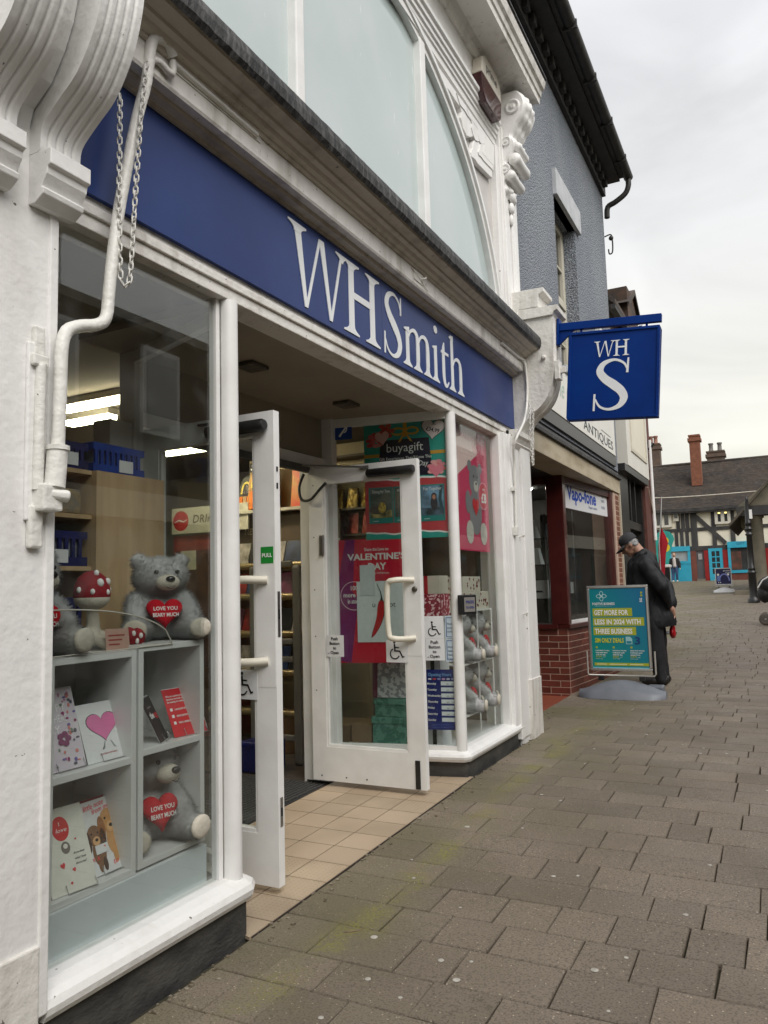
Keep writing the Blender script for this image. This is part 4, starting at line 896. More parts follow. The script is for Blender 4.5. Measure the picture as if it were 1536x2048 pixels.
def pen_display(x, y, z, w_, h, body, label, txt=None, col=(210, 160, 30)):
    r_ = root('pen_display_box', None, label, 'display box', frame=frame((x, y, z), (1, 0, 0), (0, 0.12, 1)))
    c_ = mat('display_%d_%d' % (col[0], col[1]), rgb(*col), tuple(q * 0.45 for q in rgb(*col)), 14, 0.4)
    arch_ = [(0, 0), (w_, 0), (w_, h * 0.62)] + [(w_ / 2 + w_ / 2 * math.cos(a), h * 0.62 + h * 0.38 * math.sin(a)) for a in [PI * i / 12 for i in range(1, 12)]] + [(0, h * 0.62)]
    MB().prism(arch_, -0.10, 0).build('body', c_, r_, False)
    flat('arch_print', ring_pts(w_ / 2, h * 0.5, w_ * 0.40, h * 0.34, 0.02, 20, 0, PI), pc(232, 206, 84), r_, 0.002)
    flat('fan_print', ell(w_ / 2, h * 0.48, w_ * 0.34, h * 0.28, 20), pc(40, 30, 36), r_, 0.0012)
    for i in range(7):
        a = PI * (i + 1) / 8; flat('pen_print', [(w_ / 2 + 0.02 * math.cos(a + 1.2), h * 0.48 + 0.01), (w_ / 2 + w_ * 0.32 * math.cos(a), h * 0.48 + h * 0.26 * math.sin(a)), (w_ / 2 + w_ * 0.30 * math.cos(a + 0.1), h * 0.48 + h * 0.26 * math.sin(a + 0.1))], pc(190, 180, 170), r_, 0.0024)
    for i in range(3): lbx('pen_pack', w_ * (0.1 + 0.28 * i), w_ * (0.34 + 0.28 * i), 0.01, h * 0.42, 0.004, 0.02, pc(226, 120, 30) if i % 2 == 0 else pc(190, 150, 110), r_)
    if txt:
        lbx('name_plate', 0.0, w_, h * 0.86, h * 1.06, 0.001, 0.004, pc(26, 22, 24), r_); text(txt, w_ / 2, h * 0.90, 0.10, WINK, r_, width=w_ * 0.9, align='CENTER', z=0.006, shear=0.25, bold=0.015)
pen_display(-2.99, 6.22, 2.316, 0.24, 0.40, None, 'grey green pen display box on the rack, left of the gold one', 'Sharpie', (120, 120, 96))
pen_display(-2.52, 6.21, 2.316, 0.30, 0.46, None, 'gold arched pen display box in the middle of the rack top', 'Sharpie', (196, 140, 40))
pen_display(-2.70, 6.30, 2.316, 0.17, 0.38, None, 'small dark pen display tucked behind the gold display box', None, (60, 60, 40))
for x, c_, lb_, tx_ in ((-2.02, (206, 60, 40), 'red and yellow boxed stack on the rack top', None), (-1.79, (226, 176, 40), 'tall yellow box with red edge lettering at the rack top end', 'NUTRINO')):
    r_ = root('tall_box', None, lb_, 'box', frame=frame((x, 6.25, 2.316), (1, 0, 0), (0, 0.1, 1)))
    lbx('carton', 0, 0.14, 0, 0.40, -0.3, 0, mat('carton_%d' % c_[0], rgb(*c_), rgb(196, 150, 60), 6, 0.45), r_, 0.004)
    lbx('spine', 0.105, 0.14, 0.01, 0.39, 0.0005, 0.003, pc(160, 26, 30), r_)
    if tx_: text(tx_, 0.07, 0.03, 0.06, pc(170, 30, 30), r_, width=0.32, rot=PI / 2, z=0.004, bold=0.02)
# security gate inside the door
sg = root('security_gate', (-1.6, 5.49, 0.06), 'grey plastic security gate standing just inside the doors', 'security gate')
SG = mat('gate_grey', (0.19, 0.18, 0.16), (0.16, 0.15, 0.14), 6, 0.4)
MB().box(-1.50, -1.42, 5.47, 5.51, 0.06, 1.72).build('post', SG, sg, True, 0.02)
MB().box(-1.95, -1.87, 5.47, 5.51, 0.06, 1.72).build('post', SG, sg, True, 0.02)
for z in (1.76, 0.95, 1.10, 0.30): MB().box(-1.87, -1.50, 5.475, 5.505, z - 0.05, z).build('rail', SG, sg, True, 0.01)
tag(bx('dark_blue_tub', -1.80, -1.53, 5.1, 5.4, 0.056, 0.30, NAVYP, None, 0.02), 'dark blue plastic tub on the floor beside the security gate', 'tub')
tag(bx('cardboard_box', -2.05, -1.65, 5.85, 6.05, 0.056, 0.42, mat('brown_card', (0.20, 0.12, 0.06), (0.16, 0.10, 0.05), 8, 0.7), None, 0.006), 'brown cardboard box on the floor at the foot of the rack', 'cardboard box')

# shelves and stock behind the right lobby window
sh = root('confectionery_shelf', (-1.45, 6.6, 0.06), 'dark shelf unit of foil packs seen past the red poster', 'shelf unit')
MB().box(-1.75, -1.0, 6.72, 6.75, 0.06, 2.95).build('back_panel', mat('shelf_cream_back', (0.50, 0.43, 0.30), (0.44, 0.38, 0.26), 3, 0.6), sh)
for z in (1.78, 2.03, 2.28, 2.80): MB().box(-1.75, -1.02, 6.38, 6.7199, z - 0.02, z).build('shelf', RK, sh)
kf = 0
for row, (z, col) in enumerate(((2.281, (150, 120, 40)), (2.031, (140, 40, 24)))):
    for i in range(4):
        x = -1.66 + i * 0.165; h_ = 0.20
        b = MB().add([(x, 6.42, z), (x + 0.13, 6.42, z), (x + 0.13, 6.52, z), (x, 6.52, z), (x + 0.01, 6.455, z + h_), (x + 0.12, 6.455, z + h_), (x + 0.12, 6.475, z + h_), (x + 0.01, 6.475, z + h_)], [(0, 1, 5, 4), (1, 2, 6, 5), (2, 3, 7, 6), (3, 0, 4, 7), (4, 5, 6, 7), (3, 2, 1, 0)])
        tag(b.build('foil_pack', mat('foil_%d' % col[0], rgb(*col), tuple(q * 0.35 for q in rgb(*col)), 20, 0.22, 0.6, 25, metal=0.5), None, True, 0.006), (('gold foil pack, %s from the left on the upper shelf behind the lobby window' if row == 0 else 'red brown foil pack, %s from the left on the shelf under the gold packs') % ON[i]), 'snack pack', 'foil packs behind the lobby window'); kf += 1
CB = mat('brown_carton', (0.23, 0.145, 0.08), (0.19, 0.12, 0.065), 6, 0.65)
tag(bx('cardboard_box', -1.52, -1.12, 5.75, 6.10, 0.056, 0.36, CB, None, 0.006), 'brown cardboard box on the shop floor seen low through the right door', 'cardboard box')
tag(bx('cardboard_box', -1.03, -0.84, 5.62, 5.98, 0.251, 0.40, CB, None, 0.006), 'small brown cardboard box in the lobby window beside the green cases', 'cardboard box')
def gift_case(x0, x1, y0, y1, z0, z1, lab):
    r_ = root('gift_case', ((x0 + x1) / 2, y0, z0), lab, 'gift box', 'green patterned gift cases in the lobby window')
    m = mat('green_damask', (0.06, 0.20, 0.155), (0.13, 0.32, 0.26), 16, 0.5, detail=2, mix=(0.48, 0.52))
    MB().box(x0, x1, y0, y1, z0, z1 - 0.05).build('box', m, r_, True, 0.004); MB().box(x0 - 0.008, x1 + 0.008, y0 - 0.008, y1 + 0.008, z1 - 0.05, z1).build('lid', m, r_, True, 0.004)
gift_case(-0.82, -0.46, 5.60, 5.90, 0.251, 0.47, 'lower green patterned gift case behind the lobby window'); gift_case(-0.80, -0.48, 5.61, 5.88, 0.471, 0.62, 'upper green patterned gift case stacked in the lobby window')
ar = root('arched_board', None, 'arched plum edged board with white lace pattern leaning in the lobby window', 'board', frame=frame((-0.80, 5.58, 0.625), (0.98, 0.2, 0), (0, 0.1, 1)))
def archp(x, w_, h): return [(x, 0), (x + w_, 0)] + [(x + w_ / 2 + w_ / 2 * math.cos(a), h - w_ / 2 + w_ / 2 * math.sin(a) * 1.0) for a in [PI * i / 16 for i in range(17)]]
MB().prism(archp(0, 0.33, 0.42), -0.03, 0).build('frame', pc(104, 34, 62), ar, False)
MB().prism(archp(0.04, 0.25, 0.37), 0.0, 0.003).build('panel', mat('lace_print', (0.62, 0.62, 0.63), (0.30, 0.30, 0.33), 26, 0.6, detail=1, mix=(0.49, 0.51)), ar, False)
tag(bx('dark_display_panel', -0.30, -0.27, 5.62, 5.66, 0.251, 0.95, pc(20, 18, 18)), 'thin black upright strip behind the opening hours sign', 'panel')
tag(bx('interior_partition', -1.0, -0.14, 6.94, 6.97, 0.251, 2.86, INW), kind='structure')
# ================================================================== left window display
CUBE = mat('white_melamine', (0.70, 0.71, 0.70), (0.66, 0.67, 0.66), 4, 0.4)
def cube_unit(y0, y1, z0, z1, zs, label):
    r_ = root('cube_shelf', (-0.26, (y0 + y1) / 2, z0), label, 'shelf unit'); x0, x1, t = -0.44, -0.115, 0.026
    for (a, b_) in ((y0, y0 + t), (y1 - t, y1)): MB().box(x0, x1, a, b_, z0, z1).build('side', CUBE, r_, True, 0.002)
    for nm, z in (('bottom', z0), ('shelf', zs - t), ('top', z1 - t)): MB().box(x0, x1 - 0.001, y0 + t, y1 - t, z, z + t).build(nm, CUBE, r_, True, 0.002)
    MB().box(x0, x0 + 0.008, y0 + t, y1 - t, z0 + t, z1 - t).build('back', CUBE, r_)
cube_unit(1.90, 2.318, 0.418, 1.283, 0.868, 'left white cube shelf with greeting cards in the window')
cube_unit(2.330, 2.722, 0.428, 1.297, 0.884, 'right white cube shelf with a bear in its lower box')
tag(bx('window_kick_panel', -0.108, -0.10, 1.84, 2.715, 0.252, 0.417, mat('pale_blue_board', (0.62, 0.68, 0.71), (0.58, 0.64, 0.67), 3, 0.45)), 'pale blue white board under the cube shelves in the window', 'panel')
tag(bx('window_kick_riser', -0.44, -0.109, 1.90, 2.715, 0.2365, 0.4165, CARD), 'white plinth carrying the cube shelves in the window', 'plinth')

# ---- plush bears
rf = random.Random(2)
def furry(me, n, ln, wd, seed=1, skip=None):
    r_ = random.Random(seed); V = [v.co.copy() for v in me.vertices]; NO = [v.normal.copy() for v in me.vertices]; P_ = [tuple(p.vertices) for p in me.polygons]; ar = [p.area for p in me.polygons]
    b = MB(); b.add(V, P_, True); NN = list(NO)
    for p in r_.choices(P_, ar, k=n):
        w_ = [r_.random() for _ in p]; s_ = sum(w_); c = sum((V[i] * a for i, a in zip(p, w_)), Vector()) / s_; nn = NO[p[0]]
        d = (nn + Vector((r_.uniform(-0.9, 0.9), r_.uniform(-0.9, 0.9), r_.uniform(-0.9, 0.6)))).normalized(); t = nn.cross(Vector((r_.random(), r_.random(), r_.random()))).normalized()
        l = ln * r_.uniform(0.6, 1.25); q3 = [c - nn * 0.002 - t * wd, c - nn * 0.002 + t * wd, c + nn * l * 0.35 + d * l]
        if (q3[1] - q3[0]).cross(q3[2] - q3[0]).dot(Vector((1, -0.5, 0.2))) < 0: q3[0], q3[1] = q3[1], q3[0]
        b.add(q3, [(0, 1, 2)], True); NN += [nn, nn, (nn + d * 0.5).normalized()]
    me2 = b.mesh('fur'); me2.normals_split_custom_set_from_vertices(NN); return me2
def bear_parts(head_turn=0.0, head_tilt=0.0):
    H = Matrix.Translation((0.015, 0, 0.225)) @ Matrix.Rotation(head_turn, 4, 'Z') @ Matrix.Rotation(head_tilt, 4, 'Y')
    hp = lambda x, y, z: H @ Vector((x, y, z))
    P_ = [((0, 0, 0.115), (0.095, 0.108, 0.125)), (hp(0.005, 0, 0.075), (0.098, 0.108, 0.092)), (hp(0.0, 0, 0.02), (0.08, 0.08, 0.06))]
    for s_ in (-1, 1):
        P_ += [(hp(-0.005, s_ * 0.085, 0.15), (0.022, 0.036, 0.036)), ((0.02, s_ * 0.085, 0.185), 0.048, (0.105, s_ * 0.105, 0.115), 0.043), ((0.02, s_ * 0.075, 0.055), 0.058, (0.165, s_ * 0.115, 0.052), 0.050)]
    return P_, hp
FUR = mat('grey_plush_fur', (0.37, 0.37, 0.37), (0.47, 0.47, 0.468), 14, 0.9, 0.15, 60, spec=0.1)
PAD = mat('cream_plush', (0.54, 0.50, 0.42), (0.48, 0.445, 0.375), 20, 0.85, 0.3, 90, spec=0.15)
REDP = mat('red_plush', rgb(196, 16, 36), rgb(170, 10, 30), 20, 0.8, 0.3, 90, spec=0.2)
EYE = mat('black_bead', (0.006, 0.006, 0.006), (0.008, 0.008, 0.008), 5, 0.12)
def make_bear(label, turn=0.0, tilt=0.0, nspike=7000, lettered=True, fur_seed=1):
    P_, hp = bear_parts(turn, tilt)
    r_ = root('plush_bear', (0, 0, 0), label, 'plush bear')
    me = furry(blob(P_, 0.011, 3, 'fur'), int(nspike * 1.6), 0.015, 0.0013, fur_seed); link('fur_body', me, FUR, r_)
    MB().ball(hp(0.105, 0, 0.055), (0.042, 0.048, 0.038), 14, 10).build('muzzle', PAD, r_, False)
    MB().ball(hp(0.142, 0, 0.075), (0.014, 0.019, 0.014), 12, 8).build('nose', EYE, r_, False)
    MB().tube(smooth_curve([tuple(hp(0.146, -0.018, 0.04)), tuple(hp(0.150, 0, 0.030)), tuple(hp(0.146, 0.018, 0.04))], 4), 0.0016, 5).build('mouth', EYE, r_, False)
    for s_ in (-1, 1):
        MB().ball(hp(0.092, s_ * 0.042, 0.105), 0.0095, 10, 8).build('eye', EYE, r_, False)
        MB().lathe([(0.044, -0.008), (0.046, 0.004), (0.036, 0.012), (0.012, 0.014)], (0, 0, 0), 18, M=Matrix.Translation((0.208, s_ * 0.125, 0.058)) @ Matrix.Rotation(s_ * 0.28, 4, 'Z') @ Matrix.Rotation(PI / 2, 4, 'Y')).build('foot_pad', PAD, r_, False)
    hb = MB(); F = frame((0.135, 0, 0.125), (0, 1, 0), (-0.25, 0, 1)); pts = heart(0, 0, 0.142, 0.140); n = len(pts); v = []
    for k, (sc, z) in enumerate(((0.72, -0.022), (0.97, -0.012), (1.0, 0.0), (0.95, 0.011), (0.74, 0.019), (0.4, 0.022))): v += [F @ Vector((x * sc, y * sc, z)) for x, y in pts]
    hb.add(v, [(k * n + i, k * n + (i + 1) % n, (k + 1) * n + (i + 1) % n, (k + 1) * n + i) for k in range(5) for i in range(n)], True); hb.add(v[-n:], [list(range(n))], True); hb.add(v[:n], [list(range(n))[::-1]], True)
    h_ = hb.build('heart_cushion', REDP, r_, False)
    if lettered:
        for body, y, w_ in (('LOVE YOU', 0.012, 0.092), ('BEARY MUCH', -0.018, 0.098)):
            t_ = text(body, 0, 0, 0.022, WINK, h_, width=w_, height=0.018, bold=0.012, align='CENTER'); t_.location = (0, 0, 0); t_.rotation_euler = (0, 0, 0)
            t_.data.transform(F @ Matrix.Translation((0, y, 0.0235)))
    return r_
def put(o, loc, rz, sc=1.0):
    o.location = loc; o.rotation_euler = (0, 0, rz); o.scale = sc if isinstance(sc, tuple) else (sc,) * 3
b1 = make_bear('grey plush bear with red heart on top of the right cube shelf', 0.12, 0.10, 9000, True, 1); put(b1, (-0.34, 2.675, 1.297), -0.62, (1.04, 1.12, 0.95))
b2 = make_bear('grey plush bear half hidden by the pier on the left cube shelf', 0.2, 0.0, 8000, True, 2); put(b2, (-0.33, 1.97, 1.283), -0.25, 1.0)
b3 = make_bear('grey plush bear sitting in the lower box of the right cube shelf', 0.35, 0.12, 9000, True, 3); put(b3, (-0.32, 2.562, 0.456), -0.30, (1.1, 1.16, 1.07))
rbear = make_bear('grey plush bear stacked in the right hand window, upper and nearer', 0.3, 0.15, 3500, False, 4); put(rbear, (-0.24, 6.05, 0.885), 0.45, 0.98)
for (y, z, lab, rz) in ((6.40, 0.885, 'grey plush bear stacked in the right hand window, upper and farther', 0.35), (6.05, 0.475, 'grey plush bear stacked in the right hand window, lower and nearer', 0.5), (6.40, 0.475, 'grey plush bear stacked in the right hand window, lower and farther', 0.4)):
    c = copy_tree(rbear); c['label'] = lab; put(c, (-0.24, y, z), rz, 0.98)
rks = root('plush_rack', (-0.3, 6.2, 0.25), 'white wire rack holding the stacked bears in the right window', 'rack')
for z in (0.46, 0.87, 1.30): MB().box(-0.46, -0.12, 5.86, 6.60, z - 0.012, z).build('shelf', CLEANW, rks)
for (x, y) in ((-0.12, 6.22), (-0.12, 6.58), (-0.12, 5.88), (-0.45, 5.88), (-0.45, 6.58)): MB().tube([(x, y, 0.25), (x, y, 1.30)], 0.006, 6).build('upright', CLEANW, rks)

# ---- plush mushroom
mu = root('plush_mushroom', None, 'red spotted plush mushroom with dangling legs between the bears', 'plush toy', frame=Matrix.Translation((-0.30, 2.255, 1.284)) @ Matrix.Diagonal((0.78, 0.78, 1.08, 1.0)))
cap_ = MB().lathe([(0.070, 0.175), (0.088, 0.19), (0.094, 0.205), (0.090, 0.235), (0.070, 0.272), (0.036, 0.292), (0.004, 0.298)], (0, 0, 0), 20); cap_.build('cap', mat('crimson_plush', rgb(150, 14, 32), rgb(130, 10, 28), 20, 0.8, 0.2, 90), mu, False)
MB().lathe([(0.012, 0.15), (0.05, 0.155), (0.082, 0.172), (0.0915, 0.196), (0.07, 0.205)], (0, 0, 0), 20).build('gills', PAD, mu, False)
for (a, h_, r2) in ((-0.2, 0.25, 0.019), (-1.0, 0.262, 0.015), (0.6, 0.255, 0.016), (0.3, 0.215, 0.013), (-0.7, 0.218, 0.013), (1.2, 0.225, 0.014), (-1.5, 0.225, 0.014), (-0.3, 0.287, 0.014)):
    rr_ = 0.088 if h_ < 0.23 else 0.078 if h_ < 0.26 else 0.05
    MB().ball((rr_ * math.cos(a), rr_ * math.sin(a), h_), (r2, r2, r2 * 0.9), 10, 6).build('spot', WINK, mu, False)
link('stem_body', blob([((0, 0, 0.16), 0.030, (0.0, 0.01, 0.08), 0.036), ((0, 0.0, 0.055), (0.045, 0.06, 0.035)), ((0.02, 0.03, 0.05), 0.022, (0.05, 0.12, 0.045), 0.024), ((0.05, 0.12, 0.045), 0.026, (0.05, 0.13, 0.03), 0.026), ((0.02, -0.02, 0.05), 0.022, (0.09, 0.02, 0.02), 0.022)], 0.008, 2, 'stem'), PAD, mu)
for (y, z) in ((0.17, 0.035), (0.225, 0.03)): MB().lathe([(0.012, -0.03), (0.030, -0.026), (0.034, 0.0), (0.030, 0.02), (0.012, 0.026)], (0, 0, 0), 12, M=Matrix.Translation((0.10, y, z + 0.01)) @ Matrix.Rotation(1.2, 4, 'X')).build('boot', MATS['crimson_plush'], mu, False)
for (x, y, z) in ((0.13, 0.165, 0.055), (0.132, 0.215, 0.045), (0.115, 0.24, 0.02), (0.13, 0.19, 0.025)): MB().ball((x, y, z), 0.011, 8, 6).build('spot', WINK, mu, False)
# clear acrylic cover on the cube shelves
ac = [( -0.112, 1.90, 1.290)] + [(-0.112, 1.90 + 0.62 * i / 14, 1.290 + 0.165 * math.sqrt(max(0, 1 - (i / 14) ** 2.2))) for i in range(15)]
ap = tag(MB().add(ac, [list(range(len(ac)))]).build('acrylic_screen', glass_mat('clear_acrylic', (0.95, 0.94, 0.92))), 'clear curved acrylic screen standing before the left bear', 'screen')
MB().tube(ac[1:], 0.0028, 6).build('edge', mat('acrylic_edge', (0.7, 0.66, 0.58), (0.6, 0.56, 0.5), 20, 0.2), ap)
MB().tube([(-0.112, 1.90, 1.29), (-0.112, 2.52, 1.292)], 0.0022, 6).build('edge', MATS['acrylic_edge'], ap)
sgn = root('price_ticket', None, 'small salmon price ticket beside the plush mushroom', 'ticket', frame=frame((-0.20, 2.24, 1.285), (0.3, 0.95, 0), (-0.2, 0, 1)))
lbx('card', 0, 0.10, 0, 0.085, -0.001, 0, pc(186, 150, 136), sgn); [flat('scribble_print', rect(0.012, 0.055 - 0.018 * i, 0.07 - 0.012 * i, 0.006), pc(150, 60, 60), sgn) for i in range(3)]

# ---- greeting cards
WIRE = mat('wire_stand', (0.45, 0.45, 0.46), (0.4, 0.4, 0.4), 10, 0.3, metal=0.9)
def card(y0, z0, w_, h, label, m, lean=22, yaw=0.0, x=-0.165, fold=True, group=None):
    l = math.radians(lean); F = frame((x, y0, z0), (math.sin(yaw), math.cos(yaw), 0), (-math.sin(l) * math.cos(yaw), math.sin(l) * math.sin(yaw), math.cos(l)))
    r_ = root('greeting_card', None, label, 'card', 'greeting cards in the window', frame=F)
    lbx('front', 0, w_, 0, h, -0.0015, 0, m, r_)
    if fold: lbx('back', 0.004, w_ + 0.006, 0.002, h + 0.004, -0.006, -0.004, CARD, r_)
    MB().tube([(w_ * 0.3, 0.03, 0.008), (w_ * 0.3, -0.004, 0.012), (w_ * 0.95, -0.004, 0.012), (w_ * 0.95, 0.03, 0.006)], 0.0018, 5).build('wire_stand', WIRE, r_, False)
    return r_
floral = mat('lilac_card', rgb(206, 196, 208), rgb(214, 206, 214), 10, 0.5)
c = card(1.925, 0.872, 0.19, 0.30, 'lilac floral greeting card on the upper left shelf', floral, 18)
for body, y in (('HAPPY', 0.215), ('MOTHERS', 0.175), ('DAY', 0.135)): text(body, 0.025, y, 0.04, pc(240, 238, 240), c, width=0.12 if body != 'DAY' else 0.08, bold=0.01)
for _ in range(46):
    a = rf.random(); y = rf.uniform(0.01, 0.29); x = (0.125 + 0.06 * rf.random()) if y > 0.13 else rf.uniform(0.01, 0.18)
    flat('flower_print', ell(x, y, rf.uniform(0.003, 0.009), rf.uniform(0.003, 0.009), 7), pc(*rf.choice(((150, 60, 110), (110, 100, 160), (210, 130, 120), (90, 90, 100), (120, 140, 120), (190, 110, 150)))), c, 0.0012 + 0.00004 * _, 0.0005)
for i in range(5): flat('petal_print', ell(0.115 + 0.018 * math.cos(i * 1.25), 0.112 + 0.018 * math.sin(i * 1.25), 0.014, 0.011, 10), pc(128, 56, 100), c, 0.0034 + 0.0001 * i, 0.0003)
c = card(2.120, 0.870, 0.215, 0.225, 'white greeting card with one big pink heart', CARD, 20, 0.0, -0.16)
flat('heart_print', heart(0.108, 0.128, 0.155, 0.115), pc(70, 70, 74), c, 0.0012); flat('heart_print', heart(0.108, 0.128, 0.148, 0.110), pc(222, 120, 172), c, 0.002)
for (x, d) in ((0.098, -0.008), (0.128, 0.014)): flat('leg_print', [(x, 0.072), (x + 0.005, 0.072), (x + 0.005 + d, 0.046), (x + d + (0.012 if d > 0 else -0.01), 0.042), (x + d, 0.044)], pc(150, 156, 160), c, 0.0015)
for x in (0.045, 0.165): flat('hand_print', ell(x, 0.108, 0.006, 0.006, 8), WINK, c, 0.0028)
text('you have my heart', 0.065, 0.024, 0.012, pc(190, 110, 110), c, width=0.085)
c = card(2.585, 0.887, 0.19, 0.215, 'red greeting card with white tick boxes on the right shelf', pc(206, 32, 44), 25, 0.12, -0.16)
for i, body in enumerate(('We are perfect together', 'because we both understand', 'the meaning of a relationship')): text(body, 0.012, 0.178 - i * 0.013, 0.012, WINK, c, width=(0.12, 0.135, 0.11)[i], bold=0.012)
for i, body in enumerate(('I AM ALWAYS RIGHT', 'NEVER QUESTION THAT', 'THIS IS A MARRIAGE')):
    flat('box_print', rect(0.018, 0.115 - i * 0.03, 0.013, 0.013), WINK, c); text(body, 0.042, 0.116 - i * 0.03, 0.012, WINK, c, width=0.075 + 0.01 * (i == 1), bold=0.012)
c = card(2.475, 0.887, 0.125, 0.20, 'black greeting card standing askew beside the red one', pc(24, 22, 26), 26, -0.50, -0.135)
text('sorry for', 0.03, 0.15, 0.014, pc(160, 150, 150), c, width=0.05); text('the', 0.02, 0.105, 0.04, WINK, c, width=0.05, bold=0.02); text('egg', 0.075, 0.105, 0.04, pc(200, 40, 50), c, width=0.04, bold=0.02)
c = card(2.135, 0.448, 0.215, 0.275, 'greeting card with two brown puppies in a crimson envelope', CARD, 20, 0.0, -0.165, False)
lbx('envelope', -0.006, 0.232, 0.006, 0.285, -0.010, -0.006, pc(120, 12, 32), c)
def puppy(c, x, y, k, a, b_):
    dk, ml, nb = pc(*a), pc(*b_), pc(30, 22, 20)
    flat('puppy_print', ell(x + 0.01 * k, y - 0.075 * k, 0.036 * k, 0.06 * k), ml, c, 0.0012); flat('puppy_print', ell(x + 0.002, y - 0.13 * k, 0.012 * k, 0.03 * k), ml, c, 0.0016); flat('puppy_print', ell(x + 0.03 * k, y - 0.13 * k, 0.012 * k, 0.03 * k), dk, c, 0.0018)
    flat('puppy_print', ell(x, y, 0.040 * k, 0.046 * k), ml, c, 0.0022); flat('ear_print', ell(x - 0.040 * k, y - 0.022 * k, 0.017 * k, 0.046 * k), dk, c, 0.0026); flat('ear_print', ell(x + 0.044 * k, y - 0.020 * k, 0.016 * k, 0.044 * k), dk, c, 0.0026)
    flat('muzzle_print', ell(x + 0.004, y - 0.024 * k, 0.020 * k, 0.020 * k), pc(214, 170, 120), c, 0.003); flat('nose_print', ell(x + 0.006, y - 0.020 * k, 0.009 * k, 0.007 * k, 10), nb, c, 0.0034)
    for s_ in (-0.016, 0.02): flat('eye_print', ell(x + s_ * k, y + 0.010 * k, 0.005 * k, 0.005 * k, 8), nb, c, 0.0034)
puppy(c, 0.145, 0.185, 1.0, (150, 96, 50), (196, 146, 90)); puppy(c, 0.065, 0.145, 0.85, (70, 50, 40), (128, 92, 64))
lbx('note_print', 0.055, 0.115, 0.075, 0.108, 0.0036, 0.0042, CARD, c); flat('heart_print', heart(0.10, 0.097, 0.008, 0.008, 0, 12), pc(214, 30, 50), c, 0.0046)
HOT = pc(232, 74, 84)
text('a little note', 0.02, 0.238, 0.03, HOT, c, width=0.12, shear=0.3, rot=0.1); text('from me', 0.075, 0.222, 0.028, HOT, c, width=0.09, shear=0.3, rot=0.12); text('to you', 0.125, 0.02, 0.032, HOT, c, width=0.075, shear=0.3, rot=0.12); text('x x', 0.03, 0.055, 0.03, HOT, c, width=0.04, shear=0.2)
c = card(1.955, 0.446, 0.185, 0.30, 'tall cream greeting card with red balloon and scattered hearts', pc(222, 222, 212), 24, 0.12, -0.145, False)
lbx('envelope', -0.01, 0.12, -0.004, 0.26, -0.012, -0.008, pc(130, 14, 34), c)
flat('balloon_print', ell(0.085, 0.225, 0.034, 0.044), pc(204, 48, 50), c, 0.0012); text('I', 0.08, 0.235, 0.02, WINK, c); text('love', 0.062, 0.212, 0.022, WINK, c, width=0.045, shear=0.3)
flat('hedgehog_print', ell(0.09, 0.155, 0.018, 0.022, 14), pc(116, 110, 104), c, 0.0012); flat('hedgehog_print', ell(0.09, 0.16, 0.009, 0.009, 10), pc(232, 228, 220), c, 0.002)
for (x, y, k) in ((0.065, 0.095, 0.020), (0.105, 0.072, 0.014), (0.085, 0.03, 0.010), (0.135, 0.175, 0.008)): flat('heart_print', heart(x, y, k, k * 1.1, 0.2, 16), pc(208, 50, 60), c, 0.0014)
for i, (body, y) in enumerate((('do you know', 0.125), ('what I love', 0.105), ('about you?', 0.088))): text(body, 0.115, y, 0.012, pc(90, 90, 90), c, width=0.045, shear=0.3)
# ================================================================== posters and stickers on the right lobby window
RV = Vector((1.06, 0.22, 0)).normalized(); NV = Vector((0.22, -1.06, 0)).normalized()
def retf(u, z, off): return frame(Vector((-1.06, 5.335, 0)) + RV * u + NV * off + Vector((0, 0, z)), RV, (0, 0, 1))
def sheet(name, label, cat, F, w_, h, m, group=None, th=0.0012):
    r_ = root(name, None, label, cat, group, frame=F); lbx('sheet', 0, w_, 0, h, -th, 0, m, r_); return r_
IN = -0.016; OUT = 0.006
# ---- gift experience poster
TEAL = mat('teal_print', rgb(34, 158, 144), rgb(28, 142, 130), 3, 0.35); CORAL = mat('coral_print', rgb(196, 66, 70), rgb(180, 58, 64), 3, 0.35); NVY = pc(20, 18, 44, 0.35)
w_, h = 0.72, 0.965
p = sheet('poster', 'teal and coral gift experience poster high in the lobby window', 'poster', retf(0.335, 1.888, IN), w_, h, TEAL)
wav = lambda y, a, n=24, ph=0.0: [(w_ * i / n, y + a * math.sin(i * 1.3 + ph) * 0.5 + a * math.sin(i * 0.45 + ph) ) for i in range(n + 1)]
top, bot = wav(0.47, 0.006), wav(0.055, 0.007, 24, 1)
flat('torn_edge_print', [(x, y - 0.012) for x, y in bot] + [(x, y + 0.014) for x, y in top][::-1], WINK, p, 0.001); flat('coral_band_print', bot + top[::-1], CORAL, p, 0.0016)
flat('ribbon_print', rect(0.33, 0.82, 0.03, 0.145), pc(206, 150, 30), p); flat('ribbon_print', rect(0, 0.665, w_, 0.026), pc(206, 150, 30), p, 0.0012)
flat('panel_print', [(0.11, 0.50), (0.56, 0.50), (0.54, 0.80), (0.14, 0.80)], NVY, p, 0.0018)
for s_ in (-1, 1): flat('bow_print', ring_pts(0.345 + s_ * 0.058, 0.865, 0.058, 0.034, 0.016, 18), pc(214, 158, 34), p, 0.0022); flat('bow_print', [(0.345, 0.85), (0.345 + s_ * 0.012, 0.85), (0.345 + s_ * 0.06, 0.775), (0.345 + s_ * 0.036, 0.785)], pc(214, 158, 34), p, 0.0026)
rp = random.Random(6)
